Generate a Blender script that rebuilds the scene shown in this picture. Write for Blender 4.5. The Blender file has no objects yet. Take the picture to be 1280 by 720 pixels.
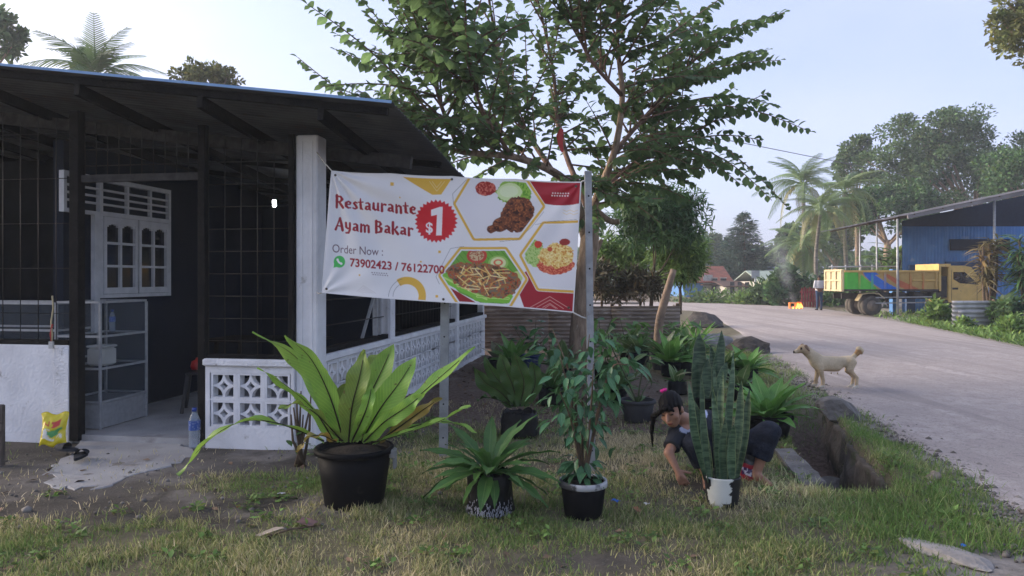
import bpy, bmesh, math, random
import numpy as np
from mathutils import Vector, Matrix

R = math.radians
scene = bpy.context.scene
COL = scene.collection

# ------------------------------------------------------------------ camera
CAM_H = 1.6
F = 925.0                      # focal length in photograph pixels (1280 wide)
HY = 348.0                     # horizon row of the photograph
cam_data = bpy.data.cameras.new('camera')
cam_data.sensor_width = 36.0
cam_data.lens = F / 1280.0 * 36.0
cam_data.shift_y = (HY - 360.0) / 1280.0
cam_data.clip_end = 2000.0
cam_data.clip_start = 0.05
camera = bpy.data.objects.new('camera', cam_data)
camera.location = (0, 0, CAM_H)
camera.rotation_euler = (R(90), 0, 0)
COL.objects.link(camera)
scene.camera = camera

# ------------------------------------------------------------------ sky, sun, exposure
SUN_AZ = -66.0                 # degrees from +Y, negative towards -X (behind the restaurant)
SUN_EL = 13.0
world = bpy.data.worlds.new('World')
scene.world = world
world.use_nodes = True
wn, wl = world.node_tree.nodes, world.node_tree.links
wn.clear()
w_out = wn.new('ShaderNodeOutputWorld')
w_bg = wn.new('ShaderNodeBackground')
w_sky = wn.new('ShaderNodeTexSky')
w_sky.sky_type = 'NISHITA'
w_sky.sun_disc = False
w_sky.sun_elevation = R(SUN_EL)
w_sky.sun_rotation = R(SUN_AZ)
w_sky.altitude = 0
w_sky.air_density = 1.0
w_sky.dust_density = 3.0
w_sky.ozone_density = 1.5
w_bg.inputs['Strength'].default_value = 0.112
# thin high overcast: soft pale veil with a few brighter banks, all round the sky
w_tc = wn.new('ShaderNodeTexCoord')
w_map = wn.new('ShaderNodeMapping')
w_map.inputs['Scale'].default_value = (1.0, 1.0, 3.0)
w_noise = wn.new('ShaderNodeTexNoise')
w_noise.inputs['Scale'].default_value = 1.7
w_noise.inputs['Detail'].default_value = 5.0
w_noise.inputs['Roughness'].default_value = 0.5
w_ramp = wn.new('ShaderNodeMapRange')
w_ramp.inputs['From Min'].default_value = 0.35
w_ramp.inputs['From Max'].default_value = 0.7
w_ramp.inputs['To Min'].default_value = 0.32
w_ramp.inputs['To Max'].default_value = 0.75
w_mix = wn.new('ShaderNodeMix')
w_mix.data_type = 'RGBA'
w_mix.inputs['B'].default_value = (2.6, 2.85, 4.4, 1)
wl.new(w_tc.outputs['Generated'], w_map.inputs['Vector'])
wl.new(w_map.outputs['Vector'], w_noise.inputs['Vector'])
wl.new(w_noise.outputs['Fac'], w_ramp.inputs['Value'])
wl.new(w_ramp.outputs['Result'], w_mix.inputs['Factor'])
wl.new(w_sky.outputs['Color'], w_mix.inputs['A'])
wl.new(w_mix.outputs['Result'], w_bg.inputs['Color'])
wl.new(w_bg.outputs['Background'], w_out.inputs['Surface'])

sun_data = bpy.data.lights.new('sun', 'SUN')
sun_data.energy = 3.9
sun_data.angle = R(60)
sun_data.color = (1.0, 0.87, 0.74)
sun = bpy.data.objects.new('sun', sun_data)
_sd = Vector((math.sin(R(SUN_AZ)) * math.cos(R(SUN_EL)), math.cos(R(SUN_AZ)) * math.cos(R(SUN_EL)), math.sin(R(SUN_EL))))
sun.rotation_euler = _sd.to_track_quat('Z', 'Y').to_euler()
sun.location = _sd * 50
COL.objects.link(sun)

scene.view_settings.view_transform = 'Standard'
scene.view_settings.look = 'None'
scene.view_settings.gamma = 1.0
scene.view_settings.exposure = 1.45
scene.view_settings.use_curve_mapping = False
scene.render.engine = 'CYCLES'
scene.cycles.use_denoising = True
scene.cycles.max_bounces = 6
scene.cycles.diffuse_bounces = 3
scene.cycles.glossy_bounces = 2
scene.cycles.transmission_bounces = 4
scene.cycles.transparent_max_bounces = 8
scene.cycles.volume_bounces = 1
scene.cycles.use_fast_gi = False

# ------------------------------------------------------------------ helpers
def P(px, py, d):
    """point seen at photograph pixel (px, py) at depth d (metres along +Y)"""
    return Vector(((px - 640.0) / F * d, d, CAM_H + (HY - py) / F * d))

def G(px, py):
    """ground point seen at a photograph pixel"""
    d = CAM_H * F / (py - HY)
    return Vector(((px - 640.0) / F * d, d, 0.0))

def rng(seed):
    return np.random.default_rng(seed)

def _hash(ix, iy, seed):
    n = (ix.astype(np.int64) * 374761393 + iy.astype(np.int64) * 668265263 + seed * 974634777) & 0xffffffff
    n = ((n ^ (n >> 13)) * 1274126177) & 0xffffffff
    return ((n ^ (n >> 16)) & 0xffff) / 65535.0

def vnoise(x, y, seed=0):
    x = np.asarray(x, float); y = np.asarray(y, float)
    ix, iy = np.floor(x), np.floor(y)
    fx, fy = x - ix, y - iy
    fx = fx * fx * (3 - 2 * fx); fy = fy * fy * (3 - 2 * fy)
    a = _hash(ix, iy, seed); b = _hash(ix + 1, iy, seed)
    c = _hash(ix, iy + 1, seed); d = _hash(ix + 1, iy + 1, seed)
    return (a * (1 - fx) + b * fx) * (1 - fy) + (c * (1 - fx) + d * fx) * fy

def fbm(x, y, seed=0, octaves=4):
    s = 0; a = 0.5; t = 0
    x = np.asarray(x, float); y = np.asarray(y, float)
    for k in range(octaves):
        s = s + a * vnoise(x, y, seed + k * 17); t += a
        x = x * 2.03 + 11.3; y = y * 2.03 + 5.7; a *= 0.5
    return s / t

def smooth(a, b, x):
    t = np.clip((np.asarray(x, float) - a) / (b - a), 0, 1)
    return t * t * (3 - 2 * t)

# --- tagging
def tag(o, label=None, cat=None, group=None, kind=None):
    if label: o['label'] = label
    if cat: o['category'] = cat
    if group: o['group'] = group
    if kind: o['kind'] = kind
    return o

def thing(name, label, cat, loc=(0, 0, 0), rotz=0.0, group=None):
    o = bpy.data.objects.new(name, None)
    o.empty_display_size = 0.1
    o.location = loc
    o.rotation_euler = (0, 0, rotz)
    COL.objects.link(o)
    return tag(o, label, cat, group)

def link(name, me, m=None, parent=None):
    o = bpy.data.objects.new(name, me)
    if m is not None and len(me.materials) == 0:
        me.materials.append(m)
    COL.objects.link(o)
    if parent is not None:
        o.parent = parent
    return o

def make_mesh(name, V, Fc, smooth_=False, uv=None, col=None, mats=None, fmat=None):
    """V list/array of points; Fc list of index tuples or int array (n,3|4); uv per vertex; col per vertex"""
    me = bpy.data.meshes.new(name)
    V = np.asarray(V, dtype=np.float32).reshape(-1, 3)
    if isinstance(Fc, np.ndarray):
        n, k = Fc.shape
        me.vertices.add(len(V)); me.vertices.foreach_set('co', V.ravel())
        me.loops.add(n * k); me.loops.foreach_set('vertex_index', Fc.astype(np.int32).ravel())
        me.polygons.add(n); me.polygons.foreach_set('loop_start', np.arange(0, n * k, k, dtype=np.int32))
        me.update(calc_edges=True)
    else:
        me.from_pydata(V.tolist(), [], Fc)
    if uv is not None:
        idx = np.empty(len(me.loops), dtype=np.int32); me.loops.foreach_get('vertex_index', idx)
        l = me.uv_layers.new(name='UVMap')
        l.data.foreach_set('uv', np.asarray(uv, dtype=np.float32)[idx].ravel())
    if col is not None:
        c = np.asarray(col, dtype=np.float32)
        if c.shape[1] == 3:
            c = np.hstack([c, np.ones((len(c), 1), np.float32)])
        a = me.color_attributes.new('Col', 'FLOAT_COLOR', 'POINT')
        a.data.foreach_set('color', c.ravel())
    if mats:
        for m in mats: me.materials.append(m)
    if fmat is not None:
        me.polygons.foreach_set('material_index', np.asarray(fmat, dtype=np.int32))
    if smooth_:
        me.polygons.foreach_set('use_smooth', np.ones(len(me.polygons), dtype=bool))
    me.validate()
    me.update()
    return me

class MB:
    """collects shapes of one piece into one mesh"""
    def __init__(self):
        self.v = []; self.f = []
    def add(self, v, f):
        n = len(self.v)
        self.v += [tuple(p) for p in v]
        self.f += [tuple(i + n for i in q) for q in f]
        return self
    def box(self, lo, hi, rot=None, at=None, bev=0.0):
        lo = Vector(lo); hi = Vector(hi)
        if bev > 0:
            b = bev
            v = []
            for z, i in ((lo.z, b), (lo.z + b, 0), (hi.z - b, 0), (hi.z, b)):
                v += [(lo.x + i + b, lo.y + i, z), (hi.x - i - b, lo.y + i, z), (hi.x - i, lo.y + i + b, z), (hi.x - i, hi.y - i - b, z),
                      (hi.x - i - b, hi.y - i, z), (lo.x + i + b, hi.y - i, z), (lo.x + i, hi.y - i - b, z), (lo.x + i, lo.y + i + b, z)]
            f = [tuple(range(7, -1, -1)), tuple(range(24, 32))]
            for r in range(3):
                for k in range(8):
                    a, c = r * 8 + k, r * 8 + (k + 1) % 8
                    f.append((a, c, c + 8, a + 8))
        else:
            v = [(x, y, z) for z in (lo.z, hi.z) for (x, y) in ((lo.x, lo.y), (hi.x, lo.y), (hi.x, hi.y), (lo.x, hi.y))]
            f = [(3, 2, 1, 0), (4, 5, 6, 7), (0, 1, 5, 4), (1, 2, 6, 5), (2, 3, 7, 6), (3, 0, 4, 7)]
        if rot is not None:
            v = [rot @ Vector(p) for p in v]
        if at is not None:
            at = Vector(at); v = [Vector(p) + at for p in v]
        return self.add(v, f)
    def bar(self, a, b, w, h=None, up=(0, 0, 1)):
        """rectangular bar from a to b"""
        h = w if h is None else h
        a = Vector(a); b = Vector(b); d = (b - a).normalized()
        up = Vector(up)
        if abs(d.dot(up)) > 0.98: up = Vector((0, 1, 0))
        s = d.cross(up).normalized() * (w / 2); t = s.cross(d).normalized() * (h / 2)
        v = [p + i * s + j * t for p in (a, b) for (i, j) in ((-1, -1), (1, -1), (1, 1), (-1, 1))]
        return self.add(v, [(3, 2, 1, 0), (4, 5, 6, 7), (0, 1, 5, 4), (1, 2, 6, 5), (2, 3, 7, 6), (3, 0, 4, 7)])
    def tube(self, pts, rad, n=8, cap=True):
        pts = [Vector(p) for p in pts]
        rad = [rad] * len(pts) if isinstance(rad, (int, float)) else list(rad)
        v = []; f = []
        ref = Vector((0.13, 0.31, 0.94))
        for i, p in enumerate(pts):
            d = (pts[min(i + 1, len(pts) - 1)] - pts[max(i - 1, 0)])
            d = d.normalized() if d.length > 1e-9 else Vector((0, 0, 1))
            if abs(d.dot(ref)) > 0.95: ref = Vector((0.9, 0.1, 0.2))
            s = d.cross(ref).normalized(); t = s.cross(d).normalized()
            ref = t
            for k in range(n):
                a = 2 * math.pi * k / n
                v.append(p + (s * math.cos(a) + t * math.sin(a)) * rad[i])
        for i in range(len(pts) - 1):
            for k in range(n):
                a, b = i * n + k, i * n + (k + 1) % n
                f.append((a, b, b + n, a + n))
        if cap:
            f.append(tuple(range(n - 1, -1, -1))); f.append(tuple((len(pts) - 1) * n + k for k in range(n)))
        return self.add(v, f)
    def lathe(self, prof, n=24, at=(0, 0, 0), wob=0.0, seed=0):
        """prof list of (r, z)"""
        at = Vector(at); v = []; f = []
        rr = random.Random(seed); ph = rr.random() * 6
        for (r, z) in prof:
            for k in range(n):
                a = 2 * math.pi * k / n
                q = r * (1 + wob * math.sin(3 * a + ph + z * 9) + wob * 0.6 * math.sin(5 * a + 2 * ph - z * 14))
                v.append(at + Vector((q * math.cos(a), q * math.sin(a), z)))
        for i in range(len(prof) - 1):
            for k in range(n):
                a, b = i * n + k, i * n + (k + 1) % n
                f.append((a, b, b + n, a + n))
        if prof[0][0] > 1e-5: f.append(tuple(range(n - 1, -1, -1)))
        if prof[-1][0] > 1e-5: f.append(tuple((len(prof) - 1) * n + k for k in range(n)))
        return self.add(v, f)
    def prism(self, poly, lo, hi, axis='z'):
        """polygon (2D) extruded along axis"""
        n = len(poly)
        def pt(a, b, c):
            return {'z': (a, b, c), 'y': (a, c, b), 'x': (c, a, b)}[axis]
        v = [pt(a, b, lo) for a, b in poly] + [pt(a, b, hi) for a, b in poly]
        f = [tuple(range(n - 1, -1, -1)), tuple(range(n, 2 * n))] + [(k, (k + 1) % n, n + (k + 1) % n, n + k) for k in range(n)]
        return self.add(v, f)
    def mesh(self, name, smooth_=False, uv=None, col=None):
        return make_mesh(name, self.v, self.f, smooth_, uv, col)
    def build(self, name, m, parent=None, smooth_=False, off=None):
        if off is not None:
            off = Vector(off); self.v = [tuple(Vector(p) - off) for p in self.v]
        me = self.mesh(name, smooth_)
        return link(name, me, m, parent)

def copy_of(o, parent, loc=None, rot=None, scale=None):
    c = o.copy(); COL.objects.link(c); c.parent = parent
    if loc is not None: c.location = loc
    if rot is not None: c.rotation_euler = rot
    if scale is not None: c.scale = scale if not isinstance(scale, (int, float)) else (scale,) * 3
    return c

# ------------------------------------------------------------------ materials
MATS = {}
def mat(name, c1, c2=None, scale=6.0, rough=0.7, bump=0.0, bscale=40.0, metal=0.0, spec=0.3, detail=6.0,
        lo=0.35, hi=0.65, stain=None, sscale=2.0, sthr=0.55, transl=0.0, objrand=0.0, attr=False, coords='Object',
        dist=0.0, stretch=None, emit=None, estr=0.0):
    if name in MATS: return MATS[name]
    m = bpy.data.materials.new(name); m.use_nodes = True
    nt = m.node_tree; N = nt.nodes; L = nt.links; N.clear()
    out = N.new('ShaderNodeOutputMaterial')
    b = N.new('ShaderNodeBsdfPrincipled')
    b.inputs['Roughness'].default_value = rough
    b.inputs['Metallic'].default_value = metal
    b.inputs['Specular IOR Level'].default_value = spec
    tc = N.new('ShaderNodeTexCoord')
    vec = tc.outputs[coords]
    if stretch:
        mp = N.new('ShaderNodeMapping'); mp.inputs['Scale'].default_value = stretch
        L.new(vec, mp.inputs['Vector']); vec = mp.outputs['Vector']
    c2 = c2 or tuple(x * 0.75 for x in c1)
    nz = N.new('ShaderNodeTexNoise'); nz.inputs['Scale'].default_value = scale; nz.inputs['Detail'].default_value = detail
    nz.inputs['Distortion'].default_value = dist
    L.new(vec, nz.inputs['Vector'])
    mr = N.new('ShaderNodeMapRange'); mr.inputs['From Min'].default_value = lo; mr.inputs['From Max'].default_value = hi
    L.new(nz.outputs['Fac'], mr.inputs['Value'])
    mx = N.new('ShaderNodeMix'); mx.data_type = 'RGBA'
    mx.inputs['A'].default_value = (*c1, 1); mx.inputs['B'].default_value = (*c2, 1)
    L.new(mr.outputs['Result'], mx.inputs['Factor'])
    colour = mx.outputs['Result']
    if attr:
        at = N.new('ShaderNodeVertexColor'); at.layer_name = 'Col'
        mu = N.new('ShaderNodeMix'); mu.data_type = 'RGBA'; mu.blend_type = 'MULTIPLY'; mu.inputs['Factor'].default_value = 1
        L.new(colour, mu.inputs['A']); L.new(at.outputs['Color'], mu.inputs['B']); colour = mu.outputs['Result']
    if stain:
        n2 = N.new('ShaderNodeTexNoise'); n2.inputs['Scale'].default_value = sscale; n2.inputs['Detail'].default_value = 8; n2.inputs['Roughness'].default_value = 0.65
        L.new(vec, n2.inputs['Vector'])
        r2 = N.new('ShaderNodeMapRange'); r2.inputs['From Min'].default_value = sthr; r2.inputs['From Max'].default_value = sthr + 0.12
        L.new(n2.outputs['Fac'], r2.inputs['Value'])
        m2 = N.new('ShaderNodeMix'); m2.data_type = 'RGBA'; m2.inputs['B'].default_value = (*stain, 1)
        L.new(r2.outputs['Result'], m2.inputs['Factor']); L.new(colour, m2.inputs['A']); colour = m2.outputs['Result']
    if objrand > 0:
        oi = N.new('ShaderNodeObjectInfo')
        r3 = N.new('ShaderNodeMapRange'); r3.inputs['To Min'].default_value = 1 - objrand; r3.inputs['To Max'].default_value = 1 + objrand
        L.new(oi.outputs['Random'], r3.inputs['Value'])
        hs = N.new('ShaderNodeHueSaturation')
        L.new(r3.outputs['Result'], hs.inputs['Value']); L.new(colour, hs.inputs['Color']); colour = hs.outputs['Color']
    L.new(colour, b.inputs['Base Color'])
    if emit:
        b.inputs['Emission Color'].default_value = (*emit, 1); b.inputs['Emission Strength'].default_value = estr
    if bump > 0:
        nb = N.new('ShaderNodeTexNoise'); nb.inputs['Scale'].default_value = bscale; nb.inputs['Detail'].default_value = 6
        L.new(vec, nb.inputs['Vector'])
        bp = N.new('ShaderNodeBump'); bp.inputs['Strength'].default_value = bump; bp.inputs['Distance'].default_value = 0.02
        L.new(nb.outputs['Fac'], bp.inputs['Height']); L.new(bp.outputs['Normal'], b.inputs['Normal'])
    if transl > 0:
        tr = N.new('ShaderNodeBsdfTranslucent'); L.new(colour, tr.inputs['Color'])
        ms = N.new('ShaderNodeMixShader'); ms.inputs['Fac'].default_value = transl
        L.new(b.outputs['BSDF'], ms.inputs[1]); L.new(tr.outputs['BSDF'], ms.inputs[2])
        L.new(ms.outputs['Shader'], out.inputs['Surface'])
    else:
        L.new(b.outputs['BSDF'], out.inputs['Surface'])
    MATS[name] = m
    return m

def glass_mat(name, tint=(0.6, 0.65, 0.7), alpha=0.15, rough=0.05):
    if name in MATS: return MATS[name]
    m = bpy.data.materials.new(name); m.use_nodes = True
    b = m.node_tree.nodes['Principled BSDF']
    b.inputs['Base Color'].default_value = (*tint, 1); b.inputs['Alpha'].default_value = alpha
    b.inputs['Roughness'].default_value = rough; b.inputs['Specular IOR Level'].default_value = 0.6
    MATS[name] = m
    return m

def plain_leaf(name, c, c2=None, rough=0.45, transl=0.3, objrand=0.25, spec=0.4, **k):
    return mat(name, c, c2 or tuple(x * 0.7 for x in c), scale=14, rough=rough, transl=transl, objrand=objrand, spec=spec, **k)

white_paint = mat('white_paint', (0.80, 0.80, 0.82), (0.66, 0.66, 0.68), scale=3.5, rough=0.75, bump=0.35, bscale=30, stain=(0.36, 0.34, 0.32), sscale=5.5, sthr=0.625)
chipped_paint = mat('chipped_paint', (0.80, 0.80, 0.82), (0.68, 0.68, 0.70), scale=5, rough=0.8, bump=0.8, bscale=45, stain=(0.22, 0.21, 0.20), sscale=9, sthr=0.60)
concrete = mat('concrete', (0.42, 0.41, 0.40), (0.30, 0.29, 0.285), scale=2.2, rough=0.85, bump=0.4, bscale=60, stain=(0.2, 0.185, 0.175), sscale=1.6, sthr=0.58)
rough_concrete = mat('rough_concrete', (0.30, 0.28, 0.26), (0.17, 0.16, 0.145), scale=5, rough=0.9, bump=0.9, bscale=25, stain=(0.08, 0.085, 0.06), sscale=4, sthr=0.56)
dark_timber = mat('dark_timber', (0.013, 0.0125, 0.013), (0.007, 0.007, 0.008), scale=12, rough=0.8, spec=.1, bump=0.4, bscale=50, stain=(0.06, 0.055, 0.05), sscale=14, sthr=0.66)
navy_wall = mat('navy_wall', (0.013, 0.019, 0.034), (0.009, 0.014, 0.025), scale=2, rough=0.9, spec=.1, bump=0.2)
grey_metal = mat('galvanised', (0.36, 0.37, 0.38), (0.24, 0.25, 0.26), scale=9, rough=0.5, metal=0.3, bump=0.15, bscale=60, stain=(0.22, 0.19, 0.16), sscale=12, sthr=0.62)
black_metal = mat('black_metal', (0.016, 0.016, 0.018), (0.028, 0.026, 0.025), scale=30, rough=0.5, spec=0.3)
black_plastic = mat('black_plastic', (0.006, 0.006, 0.007), (0.010, 0.010, 0.011), scale=12, rough=0.55, spec=0.06, bump=0.1, bscale=20, stain=(0.05, 0.045, 0.038), sscale=6, sthr=0.62)
soil = mat('soil', (0.055, 0.042, 0.032), (0.03, 0.024, 0.02), scale=25, rough=0.95, bump=1.0, bscale=60)
rope_white = mat('rope_white', (0.62, 0.60, 0.56), (0.45, 0.43, 0.40), scale=60, rough=0.9)
# ------------------------------------------------------------------ ground, road, ditch
ROAD_L = [(-6, 1.7), (2.5, 3.05), (4, 3.2), (5.1, 3.32), (5.9, 3.5), (7.4, 3.82), (8.6, 3.98), (10.8, 4.3), (13, 4.8), (19, 6.0), (27, 7.5), (35, 9.0)]
ROAD_R = [(-6, 6.6), (5, 9.0), (17, 11.9), (24.7, 13.8), (37.5, 16.4)]
DITCH = [(4.9, 2.36), (5.6, 2.60), (7.0, 2.95), (8.7, 3.48), (11, 4.05), (14.5, 4.75), (19, 5.5), (24, 6.4)]
def interp(tab, y):
    return np.interp(y, [t[0] for t in tab], [t[1] for t in tab])

def ditch_amount(x, y):
    c = interp(DITCH, y) + 0.03 * (fbm(x * 0 + 3.3, y * 2.2, 5) - .5)
    w = 0.25
    across = 1 - smooth(w - 0.03, w + 0.05, np.abs(x - c))
    along = smooth(5.45, 5.75, y + 0.15 * (fbm(x * 5, y, 8) - .5)) * (1 - smooth(8.6, 9.6, y))
    return across * along

def ground_h(x, y):
    x = np.asarray(x, float); y = np.asarray(y, float)
    h = 0.05 * (fbm(x * 0.9, y * 0.9, 1) - 0.5) + 0.03 * (fbm(x * 4, y * 4, 2) - 0.5)
    # humps beside the ditch and a rise of the verge
    c = interp(DITCH, y); l = interp(ROAD_L, y)
    verge = smooth(0.15, 0.4, x - c) * (1 - smooth(-0.5, 0.0, x - l)) * smooth(5.0, 6.0, y)
    h = h + verge * (0.07 + 0.10 * (fbm(x * 2.3, y * 2.3, 3) - 0.35))
    onroad = smooth(0.05, 0.45, x - l)
    h = h * (1 - onroad) - 0.035 * onroad
    # building platform and doorway are level
    flat = (1 - smooth(-2.6, -1.9, x)) * smooth(6.4, 7.0, y)
    h = h * (1 - flat) - 0.03 * flat
    pz = np.clip(1.6 * np.exp(-(((x + 3.15 - .9 * (y - 6.6)) / .95) ** 2 + ((y - 6.3) / .6) ** 2)), 0, 1)
    h = h * (1 - pz) + (-.004 + .022 * (fbm(x * 5, y * 5, 77) - .5)) * pz
    h = h - ditch_amount(x, y) * (0.52 + 0.12 * fbm(x * 3, y * 3, 9))
    edge = smooth(9.5, 8.9, np.abs(x)) * smooth(1.5, 2.2, y) * smooth(20.5, 19.5, y)
    return h * edge

def grass_amount(x, y):
    """0 bare earth .. 1 thick grass"""
    n = fbm(x * 1.6, y * 1.6, 31) ; n2 = fbm(x * 5, y * 5, 33)
    g = 0.72 + 0.9 * (n - 0.5)
    # trodden earth before the door
    path = smooth(-0.75, -1.5, x + 0.9 * (n - .5)) * smooth(4.5, 5.0, y + 1.1 * (n2 - .5))
    g = g * (1 - 0.95 * path)
    tuft = np.exp(-(((x + 1.75) / 0.75) ** 2 + ((y - 5.75) / 0.30) ** 2))
    g = np.maximum(g, 0.95 * tuft * (0.55 + n2))
    # swept soil under the tree and between the back pots
    yard = smooth(7.0, 8.2, y + (n - .5)) * smooth(2.6, 1.7, x)
    g = g * (1 - 0.8 * yard)
    l = interp(ROAD_L, y); c = interp(DITCH, y)
    g = np.where((x > c) & (x < l), np.maximum(g, 0.55 + 0.6 * (n2 - .3)), g)
    # worn ground at the lower right and a bare patch
    bare = np.exp(-(((x - 2.75) / 0.55) ** 2 + ((y - 4.05) / 0.28) ** 2)) + 0.8 * np.exp(-(((x - 0.55) / 0.5) ** 2 + ((y - 4.2) / 0.2) ** 2)) \
        + 0.9 * np.exp(-(((x - 1.5) / 0.25) ** 2 + ((y - 5.7) / 0.25) ** 2))
    g = g * (1 - np.clip(bare * 1.2, 0, 1))
    g = g * (1 - smooth(-0.15, 0.15, x - l + 0.7 * (n2 - .5)))
    g = g * (1 - ditch_amount(x, y))
    return np.clip(g, 0, 1)

def build_ground():
    xs = np.arange(-9.5, 9.51, 0.07); ys = np.arange(1.5, 20.51, 0.07)
    X, Y = np.meshgrid(xs, ys)
    Z = ground_h(X, Y)
    V = np.stack([X, Y, Z], -1).reshape(-1, 3)
    nx, ny = len(xs), len(ys)
    i = np.arange(nx * ny).reshape(ny, nx)
    Q = np.stack([i[:-1, :-1], i[:-1, 1:], i[1:, 1:], i[1:, :-1]], -1).reshape(-1, 4)
    g = grass_amount(X, Y)
    yard = smooth(7.0, 8.2, Y) * smooth(2.6, 1.7, X)
    sandy = np.clip(np.exp(-(((X - 2.75) / 0.6) ** 2 + ((Y - 4.0) / 0.35) ** 2)) * 1.4 + smooth(-0.45, 0.05, X - interp(ROAD_L, Y)), 0, 1)
    pth = np.exp(-(((X + 3.35 - .25 * (Y - 6.3)) / .75) ** 2 + ((Y - 6.2) / .55) ** 2)) * (.4 + fbm(X * 4, Y * 4, 91))
    sandy = np.clip(np.maximum(sandy, pth * .9 + .5 * smooth(.6, .7, fbm(X * 2.2, Y * 2.2, 93)) * (X < -.4) * (Y > 5)), 0, 1)
    yard = np.maximum(yard, ditch_amount(X, Y)); sandy = sandy * (1 - ditch_amount(X, Y))
    colv = np.stack([g, sandy, yard], -1).reshape(-1, 3)
    # outer sheets reaching the horizon, sharing the patch's border line
    x0, x1, y0, y1 = xs[0], xs[-1], ys[0], ys[-1]
    B = 900.0
    n0 = len(V)
    ring_in = np.concatenate([i[0, :], i[1:, -1], i[-1, -2::-1], i[-2:0:-1, 0]])
    pin = V[ring_in]
    def push(p):
        c = np.array([(x0 + x1) / 2, (y0 + y1) / 2]); q = p[:2] - c
        s = B / max(abs(q[0]) / ((x1 - x0) / 2), abs(q[1]) / ((y1 - y0) / 2)) / 10
        return np.array([c[0] + q[0] * s, c[1] + q[1] * s, 0.0])
    pout = np.array([push(p) for p in pin])
    V = np.vstack([V, pout]); m = len(ring_in)
    k = np.arange(m); kn = (k + 1) % m
    Q2 = np.stack([ring_in[k], n0 + k, n0 + kn, ring_in[kn]], -1)
    colv = np.vstack([colv, np.tile([[0.45, 0.1, 0.2]], (m, 1))])
    me = make_mesh('ground', V, np.vstack([Q, Q2]), True, col=colv)
    m_ = bpy.data.materials.new('ground'); m_.use_nodes = True
    nt = m_.node_tree; N = nt.nodes; L = nt.links
    b = N['Principled BSDF']; b.inputs['Roughness'].default_value = 0.95; b.inputs['Specular IOR Level'].default_value = 0.1
    tc = N.new('ShaderNodeTexCoord'); vc = N.new('ShaderNodeVertexColor'); vc.layer_name = 'Col'
    sp = N.new('ShaderNodeSeparateColor'); L.new(vc.outputs['Color'], sp.inputs['Color'])
    def noise(s, d=8, r=0.6):
        n = N.new('ShaderNodeTexNoise'); n.inputs['Scale'].default_value = s; n.inputs['Detail'].default_value = d; n.inputs['Roughness'].default_value = r
        L.new(tc.outputs['Object'], n.inputs['Vector']); return n.outputs['Fac']
    def mix(f, a, c):
        x = N.new('ShaderNodeMix'); x.data_type = 'RGBA'
        for s, v in (('A', a), ('B', c)):
            if isinstance(v, tuple): x.inputs[s].default_value = (*v, 1)
            else: L.new(v, x.inputs[s])
        L.new(f, x.inputs['Factor']); return x.outputs['Result']
    def rng_(v, a, c):
        x = N.new('ShaderNodeMapRange'); x.inputs['From Min'].default_value = a; x.inputs['From Max'].default_value = c
        L.new(v, x.inputs['Value']); return x.outputs['Result']
    earth = mix(rng_(noise(3), 0.35, 0.65), (0.11, 0.098, 0.086), (0.062, 0.056, 0.05))
    earth = mix(rng_(noise(38, 4), 0.60, 0.72), earth, (0.18, 0.165, 0.15))
    turf = mix(rng_(noise(6), 0.35, 0.65), (0.24, 0.205, 0.125), (0.15, 0.14, 0.075))
    sand = mix(rng_(noise(9), 0.35, 0.7), (0.33, 0.30, 0.27), (0.20, 0.18, 0.16))
    litter = mix(rng_(noise(22, 5), 0.42, 0.6), (0.12, 0.088, 0.068), (0.21, 0.155, 0.125))
    c = mix(sp.outputs['Red'], earth, turf)
    c = mix(sp.outputs['Blue'], c, litter)
    c = mix(sp.outputs['Green'], c, sand)
    L.new(c, b.inputs['Base Color'])
    bp = N.new('ShaderNodeBump'); bp.inputs['Strength'].default_value = 0.9; bp.inputs['Distance'].default_value = 0.03
    L.new(noise(30, 10, 0.7), bp.inputs['Height']); L.new(bp.outputs['Normal'], b.inputs['Normal'])
    return tag(link('ground', me, m_), kind='structure')
build_ground()

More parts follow.
